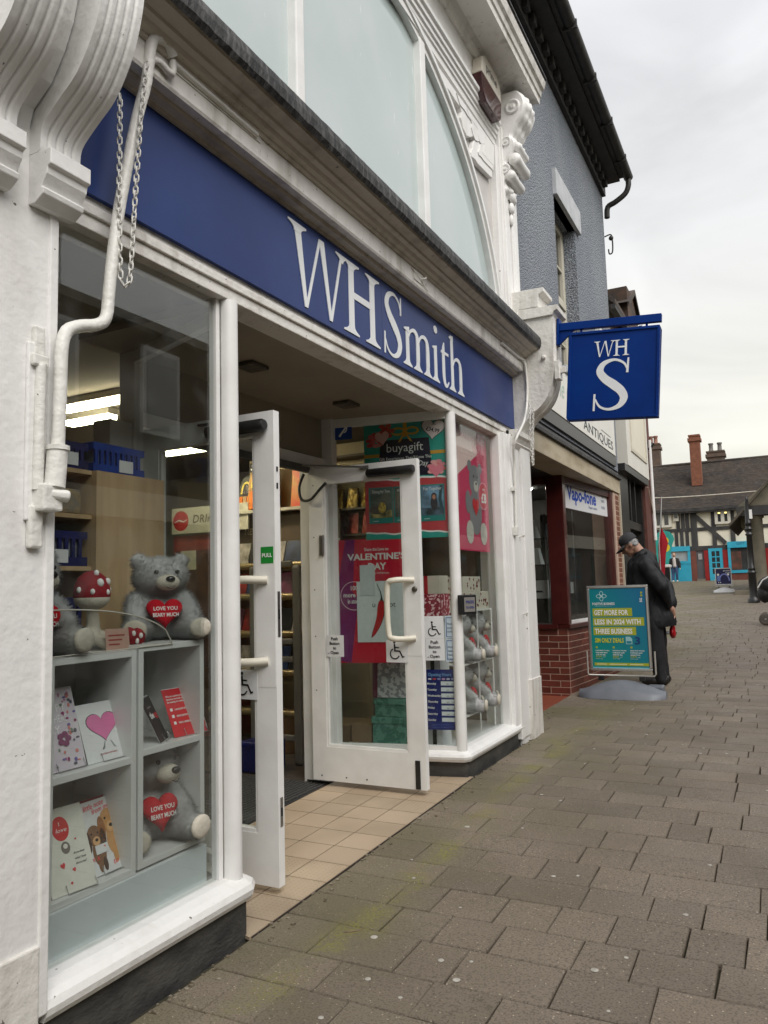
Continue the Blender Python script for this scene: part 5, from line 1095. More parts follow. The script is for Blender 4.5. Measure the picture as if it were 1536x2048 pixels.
for (cx_, cy_, n, c_) in ((0.10, 0.80, 16, ((214, 92, 96), (196, 60, 60), (226, 130, 130))), (0.19, 0.87, 10, ((196, 66, 50), (206, 90, 70))), (0.60, 0.55, 14, ((230, 140, 150), (224, 110, 100), (240, 170, 170)))):
    for i in range(n):
        a = 2 * PI * i / n * 1.7; r2 = 0.02 + 0.045 * (i / n); flat('petal_print', ell(cx_ + r2 * math.cos(a), cy_ + r2 * math.sin(a), 0.026, 0.016, 10), pc(*rp.choice(c_)), p, 0.0028 + 0.00005 * i, 0.0004)
flat('heart_print', heart(0.155, 0.815, 0.12, 0.115, 0.1), pc(232, 176, 170), p, 0.0042); flat('heart_print', heart(0.59, 0.525, 0.12, 0.11), pc(236, 132, 150), p, 0.0042)
flat('heart_print', heart(0.575, 0.855, 0.20, 0.17, -0.12), pc(60, 50, 60), p, 0.004); flat('heart_print', heart(0.575, 0.855, 0.185, 0.157, -0.12), pc(222, 206, 206), p, 0.0046)
text('from', 0.565, 0.895, 0.025, INK, p, width=0.035, rot=-0.12, z=0.005); text('£34.99', 0.515, 0.858, 0.045, INK, p, width=0.11, bold=0.02, rot=-0.3, z=0.005)
text('buyagift', 0.185, 0.70, 0.10, WINK, p, width=0.30, z=0.0046, bold=-0.004)
text("Gift Experiences They'll Love This", 0.125, 0.635, 0.035, WINK, p, width=0.43, z=0.0046); text('Valentines Day', 0.22, 0.575, 0.06, WINK, p, width=0.30, shear=0.3, z=0.0046)
for i, (x, tt, pal) in enumerate(((0.03, 'Dining for Two', ((50, 60, 64), (110, 110, 100), (190, 170, 110))), (0.235, 'Weekend Away', ((120, 110, 100), (80, 70, 60), (60, 80, 80))), (0.45, 'Fun Together', ((120, 160, 190), (60, 70, 80), (40, 50, 54))))):
    b = root('tmp', None) if False else p
    lbx('box_print', x, x + 0.20, 0.13, 0.42, 0.002, 0.004, pc(34, 128, 122, 0.35), p); flat('photo_print', rect(x + 0.012, 0.175, 0.18, 0.235), mat('photo_print_%d' % i, rgb(*pal[0]), rgb(*pal[1]), 7, 0.4, detail=3), p, 0.005)
    text(tt, x + 0.03, 0.375, 0.035, WINK, p, width=0.145, z=0.0066); text('voucher', x + 0.03, 0.145, 0.016, WINK, p, width=0.05, z=0.0052)
    flat('photo_print', rect(x + 0.012, 0.175, 0.18, 0.06), mat('photo_low_%d' % i, tuple(q * 0.4 for q in rgb(*pal[0])), rgb(*pal[2]), 16, 0.4), p, 0.0056)
flat('plate_print', ell(0.10, 0.24, 0.07, 0.035), pc(70, 60, 54), p, 0.0060); flat('pasta_print', ell(0.14, 0.255, 0.032, 0.045), mat('pasta_print', rgb(206, 176, 80), rgb(120, 96, 40), 60, 0.5), p, 0.0064)
flat('figure_print', ell(0.565, 0.27, 0.028, 0.06), pc(44, 40, 46), p, 0.0060); flat('figure_print', ell(0.565, 0.325, 0.022, 0.028), pc(52, 34, 28), p, 0.0062); flat('figure_print', ell(0.565, 0.318, 0.013, 0.019), pc(176, 122, 96), p, 0.0064)
flat('slide_print', [(0.615, 0.41), (0.635, 0.41), (0.625, 0.30), (0.642, 0.21), (0.62, 0.20), (0.60, 0.30)], pc(30, 70, 78), p, 0.0062)
# ---- Valentine poster
RED = mat('crimson_print', rgb(212, 16, 50), rgb(198, 10, 56), 1.5, 0.35); PUR = mat('purple_print', rgb(112, 24, 110), rgb(140, 20, 90), 2, 0.35)
w_, h = 0.66, 0.98
p = sheet('poster', "crimson Valentine's Day poster behind the glass of the right door", 'poster', retf(0.085, 0.918, IN), w_, h, RED)
flat('band_print', [(0.07, h), (0.15, h), (0.13, 0.62), (0.0, 0.30), (0.0, 0.62)], PUR, p); flat('band_print', [(0.0, 0.02), (0.10, 0.0), (0.17, 0.5), (0.08, 0.62), (0.0, 0.46)], PUR, p, 0.0013); flat('band_print', [(0.40, 0.0), (w_, 0.0), (w_, 0.16), (0.45, 0.16)], pc(150, 30, 100), p, 0.0012)
text('Share the Love on', 0.33, 0.885, 0.035, WINK, p, width=0.20, align='CENTER', bold=0.012); text("VALENTINE'S", 0.09, 0.815, 0.075, WINK, p, width=0.48, height=0.055, bold=0.03)
text('DAY', 0.33, 0.735, 0.075, WINK, p, width=0.15, height=0.055, align='CENTER', bold=0.03); text('Wednesday 14 February', 0.33, 0.70, 0.02, WINK, p, width=0.20, align='CENTER')
flat('ring_print', ring_pts(0.135, 0.53, 0.115, 0.115, 0.005, 40), pc(240, 210, 216), p, 0.002); 
for body, y, x in (('1000s', 0.575, 0.10), ('more', 0.52, 0.045), ('in store', 0.47, 0.08)): text(body, x, y, 0.05, WINK, p, bold=0.02, width=0.10)
flat('heart_line_print', ring_pts(0.44, 0.70, 0.10, 0.07, 0.003, 30, PI * 1.1, PI * 1.95), pc(90, 6, 26), p, 0.002)
p = sheet('poster', 'pale chilli pepper greeting sheet taped over the crimson poster', 'poster', retf(0.245, 1.08, IN + 0.006), 0.40, 0.48, pc(228, 234, 236))
ch_ = ribbon([(0.115, 0.035, 0.006), (0.135, 0.07, 0.030), (0.165, 0.13, 0.048), (0.19, 0.20, 0.058), (0.20, 0.27, 0.060), (0.205, 0.315, 0.045), (0.207, 0.33, 0.012)])
flat('chilli_print', ch_, pc(60, 14, 18), p, 0.001); flat('chilli_print', [(0.163 + (x - 0.163) * 0.90, 0.18 + (y - 0.18) * 0.975) for x, y in ch_], pc(196, 20, 28), p, 0.002)
flat('stalk_print', ribbon([(0.204, 0.325, 0.026), (0.205, 0.35, 0.012), (0.197, 0.395, 0.007), (0.178, 0.44, 0.005), (0.170, 0.46, 0.004)]), pc(30, 44, 40), p, 0.003)
for body, x in (('u', 0.125), ('hot', 0.235)): text(body, x, 0.275, 0.06, pc(40, 44, 48), p, z=0.0012)
sheet('notice', 'plain grey paper sheet taped above the chilli pepper sheet', 'notice', retf(0.275, 1.45, IN + 0.009), 0.125, 0.24, pc(212, 218, 222))
# ---- opening hours board
p = sheet('opening_hours_sign', 'navy opening hours board low beside the corner post', 'sign', retf(0.775, 0.412, IN), 0.265, 0.455, mat('hours_navy', rgb(18, 32, 112), rgb(14, 26, 96), 3, 0.35))
text('Opening Hours', 0.03, 0.405, 0.035, pc(120, 170, 220), p, width=0.18, bold=0.01)
for i, c_ in enumerate(((230, 230, 230), (220, 70, 40), (150, 160, 200), (220, 170, 200), (210, 214, 230), (170, 176, 210))): flat('badge_print', rect(0.03 + i * 0.036, 0.378, 0.024, 0.010), pc(*c_), p)
for i, d in enumerate(('Monday', 'Tuesday', 'Wednesday', 'Thursday', 'Friday', 'Saturday', 'Sunday')):
    y = 0.335 - i * 0.0455; text(d, 0.02, y + 0.006, 0.022, WINK, p, bold=0.02); flat('slot_print', rect(0.128, y, 0.110, 0.030), pc(226, 232, 232), p)
    if d != 'Sunday': text('9:00', 0.170, y + 0.006, 0.012, INK, p, z=0.0024, width=0.018); text('17:30', 0.205, y + 0.006, 0.012, INK, p, z=0.0024, width=0.022)
for i in range(3): flat('small_print', rect(0.05, 0.040 - 0.012 * i, 0.16, 0.003), pc(70, 96, 170), p)
# ---- access stickers
def wheelchair(p, x, y, k):
    """white-ground wheelchair symbol, k = symbol height"""
    S_ = lambda pts: [(x + a * k, y + b * k) for a, b in pts]
    flat('symbol_print', S_(ell(0.32, 0.93, 0.075, 0.075, 16)), INK, p, 0.0012)
    flat('symbol_print', S_([(0.28, 0.84), (0.37, 0.84), (0.40, 0.44), (0.30, 0.44)]), INK, p, 0.0016)
    flat('symbol_print', S_([(0.36, 0.68), (0.60, 0.66), (0.60, 0.60), (0.36, 0.61)]), INK, p, 0.0020)
    flat('symbol_print', S_([(0.30, 0.50), (0.66, 0.48), (0.82, 0.17), (0.90, 0.20), (0.92, 0.14), (0.78, 0.08), (0.61, 0.41), (0.30, 0.42)]), INK, p, 0.0024)
    flat('symbol_print', S_(ring_pts(0.34, 0.30, 0.30, 0.30, 0.065, 26, PI * 0.62, PI * 1.88)), INK, p, 0.0028)
def wc(label, F, s_=0.155, h=None):
    p = sheet('access_sticker', label, 'sticker', F, s_, h or s_, CARD, 'access stickers on the entrance'); wheelchair(p, s_ * 0.14, s_ * 0.12, s_ * 0.76)
def pb(label, F, w_=0.150, h=0.158):
    p = sheet('push_button_notice', label, 'sticker', F, w_, h, CARD, 'push button notices on the entrance')
    for i, t_ in enumerate(('Push', 'Button', 'to', 'Open')): text(t_, w_ * 0.47, h * (0.77 - 0.215 * i), h * 0.20, INK, p, align='CENTER', bold=0.022)
    flat('pointer_print', [(w_ * 0.06, h * 0.15), (w_ * 0.16, h * 0.19), (w_ * 0.16, h * 0.11)], pc(150, 150, 150), p)
wc('wheelchair symbol sticker on the lobby glass beside the corner post', retf(0.795, 1.105, OUT), 0.150, 0.172)
pb('push button to open notice on the lobby glass beside the corner post', retf(0.797, 0.938, OUT), 0.150, 0.166)
FD = lambda x, z: frame((x, 4.982, z), (1, 0, 0), (0, 0, 1))
pb('push button to open notice on the hinge side of the right door', FD(-0.862, 1.005)); wc('wheelchair symbol sticker on the right door under its handle', FD(-0.360, 0.972), 0.175, 0.158)
FL = lambda x, z: frame((x, 3.232, z), (1, 0, 0), (0, 0, 1))
wc('wheelchair symbol sticker on the left door beneath its pull handle', FL(-0.36, 0.955), 0.158, 0.150)
p = sheet('pull_sticker', 'small green pull sticker on the left door', 'sticker', FL(-0.172, 1.645), 0.078, 0.085, pc(24, 140, 50)); text('PULL', 0.039, 0.032, 0.028, WINK, p, width=0.062, align='CENTER', bold=0.02)
for z, tp in ((1.105, 0), (0.93, 1)):
    p = sheet('automatic_door_notice', ('pale blue automatic door notice above its twin by the corner post' if tp == 0 else 'pale blue automatic door notice, lower one by the corner post'), 'sticker', retf(0.955, z, OUT), 0.085, 0.17, pc(186, 202, 212))
    flat('border_print', [(0.008, 0.01), (0.077, 0.01), (0.077, 0.16), (0.008, 0.16), (0.008, 0.0105), (0.013, 0.0145), (0.013, 0.155), (0.072, 0.155), (0.072, 0.015), (0.013, 0.014)], pc(60, 80, 140), p)
    for i, t_ in enumerate(('Door', 'Automatic', 'Assist', 'Touch') if tp else ('This door', 'swings', 'CAUTION')): text(t_, 0.0425, 0.105 - i * 0.03, 0.018, pc(50, 60, 100), p, width=0.05, align='CENTER', bold=0.01)
p = sheet('hearing_loop_sticker', 'small blue hearing loop sticker at the top of the lobby window', 'sticker', retf(0.095, 2.72, OUT), 0.145, 0.15, pc(20, 66, 150)); flat('ear_print', ring_pts(0.075, 0.09, 0.032, 0.038, 0.010, 20, -1.6, 2.8), WINK, p); flat('bar_print', [(0.03, 0.03), (0.045, 0.02), (0.12, 0.12), (0.11, 0.13)], WINK, p, 0.0016)
# door button box on the corner post
bb = root('door_button_box', None, 'black framed press to open button box on the corner post', 'button box', frame=frame((0.034, 5.475, 1.285), (0.45, 0.9, 0), (0, 0, 1)))
lbx('housing', 0, 0.15, 0, 0.15, -0.04, 0.012, BLACK, bb, 0.006); lbx('button', 0.02, 0.13, 0.02, 0.13, 0.0125, 0.017, mat('button_grey', (0.22, 0.21, 0.19), (0.19, 0.18, 0.17), 8, 0.4), bb, 0.002)
text('PRESS', 0.075, 0.085, 0.03, pc(40, 50, 120), bb, width=0.08, align='CENTER', z=0.0185, bold=0.015); text('TO OPEN', 0.075, 0.045, 0.025, pc(40, 50, 120), bb, width=0.08, align='CENTER', z=0.0185, bold=0.015)
# ---- bear poster and gift boxes in the front right window
p = sheet('poster', 'pink plush bear poster with price circle in the right window', 'poster', frame((-0.13, 5.90, 1.80), (0, 1, 0), (0, 0, 1)), 0.76, 1.06, pc(206, 50, 96))
flat('pale_print', [(0.0, 0.62), (0.50, 0.86), (0.50, 1.06), (0.0, 1.06)], pc(236, 206, 200), p)
G1, G2 = pc(126, 128, 132), pc(200, 196, 188)
for q in (ell(0.42, 0.34, 0.15, 0.20), ell(0.43, 0.62, 0.145, 0.14), ell(0.30, 0.74, 0.05, 0.05), ell(0.56, 0.74, 0.05, 0.05), ell(0.24, 0.42, 0.06, 0.10)): flat('bear_print', q, G1, p, 0.0012 + 0.0002 * len(p.children))
for i, q in enumerate((ell(0.26, 0.16, 0.085, 0.10), ell(0.60, 0.16, 0.085, 0.10), ell(0.44, 0.57, 0.055, 0.05))): flat('pad_print', q, G2, p, 0.004 + 0.0002 * i)
flat('nose_print', ell(0.445, 0.595, 0.018, 0.013, 12), INK, p, 0.0052); flat('heart_print', heart(0.42, 0.38, 0.16, 0.16), pc(206, 24, 40), p, 0.005)
for x in (0.39, 0.48): flat('eye_print', ell(x, 0.655, 0.012, 0.012, 10), INK, p, 0.005)
flat('circle_print', ell(0.62, 0.50, 0.125, 0.125, 30), pc(232, 150, 170), p, 0.0056); flat('circle_print', ell(0.62, 0.50, 0.115, 0.115, 30), pc(206, 34, 62), p, 0.0062)
text('£8', 0.62, 0.44, 0.12, WINK, p, width=0.13, align='CENTER', bold=0.03, z=0.0076); text('only', 0.62, 0.55, 0.035, WINK, p, width=0.06, align='CENTER', z=0.0076); text("VALENTINE'S", 0.10, 0.965, 0.07, pc(240, 170, 180), p, width=0.62, bold=0.02); text('DAY', 0.40, 0.88, 0.07, pc(240, 170, 180), p, width=0.18, bold=0.02)
cart = mat('cream_gift_paper', (0.62, 0.58, 0.48), (0.58, 0.54, 0.45), 5, 0.5)
rg2 = random.Random(8)
for i, (x, y, z, a, b_, c_, lab) in enumerate(((-0.36, 5.90, 1.301, 0.22, 0.36, 0.15, 'cream heart patterned gift box lying on the plush rack, nearer'), (-0.36, 6.27, 1.301, 0.22, 0.32, 0.15, 'cream heart patterned gift box lying on the plush rack, farther'), (-0.35, 6.0, 1.452, 0.2, 0.42, 0.13, 'cream heart patterned gift box stacked on top of the other two'))):
    r_ = root('gift_box', (x, y, z), lab, 'gift box', 'cream gift boxes in the right window')
    MB().box(x, x + a, y, y + b_, z, z + c_).build('box', cart, r_, True, 0.003)
    hm = MB()
    for k in range(14):
        yy, zz = y + rg2.uniform(0.02, b_ - 0.02), z + rg2.uniform(0.02, c_ - 0.02); hm.prism(heart(0, 0, 0.026, 0.026, rg2.uniform(-0.5, 0.5), 10), 0.0005, 0.0012 + 0.0001 * k, frame((x + a, yy, zz), (0, 1, 0), (0, 0, 1)))
        xx = x + rg2.uniform(0.02, a - 0.02); hm.prism(heart(0, 0, 0.026, 0.026, rg2.uniform(-0.5, 0.5), 10), 0.0005, 0.0012 + 0.0001 * k, frame((xx, y, zz), (1, 0, 0), (0, 0, 1)))
    tag(hm.build('heart_pattern', pc(110, 30, 40), r_), kind='stuff')
r_ = root('gift_box', (-0.62, 5.62, 1.33), 'small cream gift box with red ribbon seen past the door button', 'gift box', 'cream gift boxes in the right window'); MB().box(-0.42, -0.20, 5.62, 5.80, 1.446, 1.59).build('box', cart, r_, True, 0.003); MB().box(-0.33, -0.30, 5.616, 5.6199, 1.446, 1.59).build('ribbon', pc(176, 24, 40), r_)
r_ = tag(bx('patterned_bag', -0.44, -0.20, 5.62, 5.82, 1.27, 1.445, mat('red_dotted_card', rgb(150, 24, 50), rgb(236, 200, 206), 40, 0.5, detail=1, mix=(0.55, 0.6)), None, 0.004), 'crimson dotted gift box under the small ribboned one', 'gift box')
pt = root('window_pedestal', (-0.3, 5.72, 0.25), 'white pedestal carrying the ribboned gift box behind the corner post', 'pedestal'); MB().box(-0.42, -0.22, 5.63, 5.81, 0.251, 1.25).build('column', CARD, pt); MB().box(-0.45, -0.19, 5.61, 5.83, 1.2501, 1.269).build('top', CARD, pt)
# ================================================================== grey roughcast building over the vape shop
def pebble():
    m = bpy.data.materials.new('grey_roughcast'); m.use_nodes = True; t = m.node_tree; L = t.links.new; nn = t.nodes.new; b = t.nodes['Principled BSDF']; b.inputs['Roughness'].default_value = 0.85
    co = nn('ShaderNodeTexCoord').outputs['Object']
    v = nn('ShaderNodeTexVoronoi'); v.inputs['Scale'].default_value = 48; L(co, v.inputs['Vector']); n = nn('ShaderNodeTexNoise'); n.inputs['Scale'].default_value = 66; n.inputs['Detail'].default_value = 4; L(co, n.inputs['Vector'])
    big = nn('ShaderNodeTexNoise'); big.inputs['Scale'].default_value = 0.9; big.inputs['Detail'].default_value = 6; mp = nn('ShaderNodeMapping'); mp.inputs['Scale'].default_value = (1, 1, 0.5); L(co, mp.inputs[0]); L(mp.outputs[0], big.inputs['Vector'])
    x = nn('ShaderNodeMixRGB'); x.inputs[1].default_value = (0.22, 0.245, 0.285, 1); x.inputs[2].default_value = (0.32, 0.345, 0.38, 1); r = nn('ShaderNodeMapRange'); r.inputs[1].default_value = 0.3; r.inputs[2].default_value = 0.7; L(big.outputs[0], r.inputs[0]); L(r.outputs[0], x.inputs[0])
    y = nn('ShaderNodeMixRGB'); y.inputs[2].default_value = (0.07, 0.08, 0.10, 1); r2 = nn('ShaderNodeMapRange'); r2.inputs[1].default_value = 0.49; r2.inputs[2].default_value = 0.60; r2.inputs[4].default_value = 0.8; L(n.outputs[0], r2.inputs[0]); L(r2.outputs[0], y.inputs[0]); L(x.outputs[0], y.inputs[1])
    L(y.outputs[0], b.inputs['Base Color'])
    ad = nn('ShaderNodeMath'); ad.operation = 'SUBTRACT'; L(n.outputs[0], ad.inputs[0]); L(v.outputs['Distance'], ad.inputs[1])
    bp = nn('ShaderNodeBump'); bp.inputs['Strength'].default_value = 0.8; bp.inputs['Distance'].default_value = 0.02; L(ad.outputs[0], bp.inputs['Height']); L(bp.outputs[0], b.inputs['Normal'])
    return m
ROUGH = pebble()
gb_ = root('grey_building', (0, 10, 3.2), 'grey roughcast building with a sash window and deep black eaves', 'building')
def A(name, m, *a, bevel=0.0, parent=None): return MB().box(*a).build(name, m, parent or gb_, True, bevel)
Y0, Y1, ZB, ZT = 7.43, 12.60, 3.26, 8.02; wy0, wy1, wz0, wz1 = 9.22, 10.34, 4.15, 6.36
A('wall', ROUGH, -0.3, 0, Y0, wy0, ZB, ZT); A('wall', ROUGH, -0.3, 0, wy1, Y1, ZB, ZT); A('wall', ROUGH, -0.3, 0, wy0, wy1, ZB, wz0); A('wall', ROUGH, -0.3, 0, wy0, wy1, wz1, ZT)
A('end_wall', ROUGH, -6, -0.301, Y1 - 0.3, Y1, 3.0, ZT); A('lintel', mat('painted_stone', (0.50, 0.52, 0.54), (0.42, 0.44, 0.46), 6, 0.7, 0.3, 40), -0.1, 0.05, wy0 - 0.02, wy1 + 0.20, wz1, wz1 + 0.345, bevel=0.006)
A('window_sill', MATS['painted_stone'], -0.15, 0.07, wy0 - 0.06, wy1 + 0.06, wz0 - 0.09, wz0 + 0.001, bevel=0.006)
SASH = mat('cream_sash_paint', (0.60, 0.57, 0.47), (0.54, 0.51, 0.42), 8, 0.45); DGL = mat('dark_window_glass', (0.03, 0.032, 0.035), (0.05, 0.05, 0.05), 2, 0.05, spec=0.8)
sx0, sx1 = -0.24, -0.17
wn_ = A('sash_window', SASH, sx0, sx1, wy0, wy0 + 0.11, wz0, wz1)
for a in ((wy1 - 0.13, wy1, wz0, wz1), (wy0 + 0.11, wy1 - 0.13, wz1 - 0.10, wz1), (wy0 + 0.11, wy1 - 0.13, wz0, wz0 + 0.10), (wy0 + 0.11, wy1 - 0.13, 5.18, 5.28)): A('sash_rail', SASH, sx0, sx1 + (0.03 if a[2] == 5.18 else 0), *a, parent=wn_)
for k in (1, 2): A('glazing_bar', SASH, sx0 + 0.02, sx1 - 0.005, wy0 + 0.11 + k * 0.293 - 0.014, wy0 + 0.11 + k * 0.293 + 0.014, wz0 + 0.1, wz1 - 0.1, parent=wn_)
for z in (4.68, 5.74): A('glazing_bar', SASH, sx0 + 0.021, sx1 - 0.006, wy0 + 0.11, wy1 - 0.13, z, z + 0.028, parent=wn_)
for k in range(3):
    for (z0, z1) in ((wz0 + 0.1, 4.68), (4.708, 5.18), (5.28, 5.74), (5.768, wz1 - 0.1)): A('pane', DGL, sx0 + 0.028, sx0 + 0.032, wy0 + 0.11 + k * 0.293 + 0.014, wy0 + 0.11 + (k + 1) * 0.293 - 0.014, z0, z1, parent=wn_)
A('window_back', mat('curtain_dark', (0.04, 0.035, 0.03), (0.06, 0.055, 0.05), 4, 0.9), -0.301, -0.26, wy0, wy1, wz0, wz1)
EAVE = mat('black_eaves_paint', (0.018, 0.018, 0.018), (0.035, 0.033, 0.03), 8, 0.6, 0.3, 30)
A('eaves_board', EAVE, 0.001, 0.06, 7.0, Y1, ZT - 0.14, ZT + 0.10); A('eaves_soffit', EAVE, -0.3, 0.36, 7.0, Y1, ZT + 0.10, ZT + 0.18); A('eaves_cornice', EAVE, 0.06, 0.30, 7.0, Y1, ZT + 0.055, ZT + 0.0995)
for i in range(20): A('dentil', EAVE, 0.06, 0.13, 7.1 + i * 0.275, 7.22 + i * 0.275, ZT - 0.07, ZT + 0.054, bevel=0.006)
gp = [(0.42 + 0.075 * math.cos(PI + PI * i / 10), ZT + 0.15 + 0.075 * math.sin(PI + PI * i / 10)) for i in range(11)] + [(0.49 - 0.008, ZT + 0.152), (0.352, ZT + 0.152)]
MB().extr(gp, 6.6, 12.72, True).build('gutter', EAVE, gb_)
for y in (7.6, 8.7, 9.8, 10.9, 12.0): A('gutter_clip', EAVE, 0.33, 0.505, y, y + 0.03, ZT + 0.06, ZT + 0.17)
MB().tube(smooth_curve([(0.42, 12.66, ZT + 0.10), (0.42, 12.66, ZT - 0.02), (0.36, 12.67, ZT - 0.14), (0.20, 12.67, ZT - 0.24), (0.07, 12.67, ZT - 0.30), (0.05, 12.67, ZT - 0.48)], 4), 0.045, 10).build('downpipe', EAVE, gb_)
TILER = mat('brown_roof_tile', (0.085, 0.062, 0.05), (0.05, 0.042, 0.038), 5, 0.85, 0.8, 16, aniso=(1, 1, 3))
MB().add([(0.42, 6.6, ZT + 0.20), (0.42, Y1 + 0.1, ZT + 0.20), (-4.5, Y1 + 0.1, ZT + 3.4), (-4.5, 6.6, ZT + 3.4), (0.42, 6.6, ZT + 0.17), (0.42, Y1 + 0.1, ZT + 0.17), (-4.5, Y1 + 0.1, ZT + 3.37), (-4.5, 6.6, ZT + 3.37)], [(0, 1, 2, 3), (7, 6, 5, 4), (0, 4, 5, 1), (1, 5, 6, 2), (2, 6, 7, 3), (3, 7, 4, 0)]).build('roof', TILER, gb_)
wb = root('wall_hook', (0.05, 12.62, 7.1), 'small black iron scroll bracket at the corner of the grey building', 'bracket')
MB().tube(smooth_curve([(0.0, 12.615, 7.20), (0.10, 12.63, 7.22), (0.12, 12.63, 7.1), (0.11, 12.63, 6.92), (0.06, 12.63, 6.90), (0.05, 12.63, 6.98)], 4), 0.012, 6).build('hook', EAVE, wb); MB().ball((0.10, 12.63, 7.16), 0.04, 8, 6).build('knob', EAVE, wb)
bb_ = tag(bx('alarm_bell_box', -0.005, 0.08, 11.35, 11.55, 5.05, 5.28, mat('white_abs', (0.7, 0.7, 0.68), (0.64, 0.64, 0.62), 8, 0.4), None, 0.01), 'small white box high on the grey wall behind the projecting sign', 'alarm box')

# ================================================================== vape and phone shop below it
vp = root('vape_shop', (-0.2, 10, 0.1), 'small phone and vape shop with maroon window frames and brick stall riser', 'shop')
def V(name, m, *a, bevel=0.0, parent=None): return MB().box(*a).build(name, m, parent or vp, True, bevel)
STONE = mat('stained_cream_fascia', (0.46, 0.40, 0.29), (0.26, 0.20, 0.12), 1.8, 0.7, 0.2, 30, aniso=(1, 1, 3), detail=8, mix=(0.45, 0.8))
V('fascia_beam', STONE, -0.35, 0.0, 7.43, 12.70, 2.905, 3.135, bevel=0.006)
V('fascia_lead', LEAD, -0.35, 0.035, 7.43, 12.72, 3.136, 3.175); V('lead_apron', mat('lead_apron', (0.16, 0.165, 0.17), (0.10, 0.10, 0.105), 4, 0.6, 0.3, 20), -0.35, -0.02, 7.45, 12.7, 3.176, 3.255)
V('dark_soffit', BLACK, -0.02, 0.03, 8.0, 12.3, 3.30, 3.46)
MAR = mat('maroon_gloss', (0.055, 0.010, 0.010), (0.075, 0.014, 0.012), 6, 0.28, coat=0.3)
xf = -0.25; yb = 9.86
FD_ = Vector((0.20, 2.24, 0)).normalized(); MF = frame((xf, yb, 0), FD_, (0, 0, 1))          # the bay front runs slightly out towards the street
def VF(name, m, s0, s1, d0, d1, z0, z1, bevel=0.0): return MB().box(s0, s1, z0, z1, d0, d1, MF).build(name, m, vp, True, bevel)
LF = 2.30
V('corner_post', MAR, xf - 0.20, xf + 0.02, yb - 0.02, yb + 0.12, 0.98, 2.903, bevel=0.008)
VF('end_post', MAR, LF - 0.13, LF, -0.10, 0.01, 0.98, 2.903, 0.008)
V('side_post', MAR, -1.02, -0.93, yb - 0.015, yb + 0.06, 0.98, 2.903)
VF('front_sill', MAR, -0.02, LF + 0.01, -0.12, 0.035, 0.925, 0.98, 0.006); V('return_sill', MAR, -1.04, xf - 0.121, yb - 0.045, yb + 0.10, 0.925, 0.98, bevel=0.006)
VF('sill_trim', CLEANW, 0.125, LF - 0.131, -0.06, -0.01, 0.981, 1.02); V('return_trim', STEEL, -0.93, xf - 0.201, yb + 0.0, yb + 0.05, 0.981, 1.0)
VF('front_head', MAR, 0.125, LF - 0.131, -0.12, 0.0, 2.80, 2.903); V('return_head', MAR, -1.04, xf - 0.201, yb, yb + 0.08, 2.80, 2.903)
GLV = glass_mat('vape_glass', (0.9, 0.92, 0.91), boost=1.1)
VF('front_pane', GLV, 0.125, LF - 0.131, -0.05, -0.045, 1.02, 2.80); V('return_pane', GLV, -0.93, xf - 0.201, yb + 0.02, yb + 0.025, 1.0, 2.80)
V('brick_backing', mat('brick_mortar', (0.50, 0.36, 0.28), (0.42, 0.30, 0.23), 12, 0.9), -1.04, xf - 0.004, yb + 0.004, yb + 0.02, 0.02, 0.924); VF('brick_backing', MATS['brick_mortar'], 0.02, LF, -0.2, -0.004, 0.02, 0.924)
BR = mat('red_glazed_brick', (0.170, 0.045, 0.030), (0.125, 0.032, 0.023), 7, 0.42, 0.15, 60, rand=0.22)
bl_, bh = 0.255, 0.0815; j = 0.010
def unit_box(n, x, y, z, m):
    me = MB().box(0, x, 0, y, 0, z).build('tmp', m, None, True, 0.004); d = me.data; bpy.data.objects.remove(me); return d
BXm = unit_box('bx', bl_ - j, 0.02, bh - j, BR); BXh = unit_box('bx', bl_ / 2 - j, 0.02, bh - j, BR); BYm = BXm; BYh = BXh
def brick(d, x, y, z, par=None):
    o = link('brick', d, None, par or vp); o.location = Vector((x, y, z)) - (par or vp).location; return o
def brickf(d, q, z):
    o = link('brick', d, None, vp); o.matrix_basis = Matrix.Translation(-vp.location) @ Matrix.Translation(Vector((xf, yb, z)) + FD_ * q) @ Matrix.Rotation(math.atan2(FD_.y, FD_.x), 4, 'Z'); return o
for r_ in range(11):
    z = 0.06 + r_ * bh - (0.03 if r_ == 0 else 0.03)
    x = xf - bl_ if r_ % 2 else xf - bl_ / 2
    while x > -1.1:
        brick(BXh if (r_ % 2 == 0 and x > xf - bl_) else BXm, x, yb, z); x -= bl_
    q = 0.005
    if r_ % 2: brickf(BXh, q, z); q += bl_ / 2
    while q < LF - 0.1: brickf(BXm, q, z); q += bl_
PIER = mat('brown_pier_brick', (0.20, 0.075, 0.035), (0.15, 0.055, 0.028), 8, 0.75, 0.3, 40, rand=0.2)
V('pier_backing', MATS['brick_mortar'], -0.36, -0.022, 12.172, 12.62, 0.02, 2.90)
BPm = unit_box('bp', 0.02, 0.285, bh - j, PIER)
for r_ in range(34): brick(BPm, -0.04, 12.325, 0.10 + r_ * bh)
V('pier_jamb', mat('pale_jamb_paint', (0.5, 0.44, 0.34), (0.42, 0.37, 0.28), 8, 0.6), -0.3, 0.0, 12.621, 12.70, 0.1, 2.9)
tag(bx('vape_entrance_floor', -1.6, -0.20, 7.41, yb + 0.02, 0.02, 0.078, mat('red_quarry_tile', (0.27, 0.072, 0.038), (0.23, 0.06, 0.033), 3, 0.45, 0.05, 60, rand=0.05)), kind='structure')
V('entrance_soffit', BLACK, -1.6, -0.351, 7.43, 12.70, 2.90, 2.96)
DK = mat('dark_shop_interior', (0.05, 0.045, 0.042), (0.07, 0.062, 0.058), 3, 0.8)
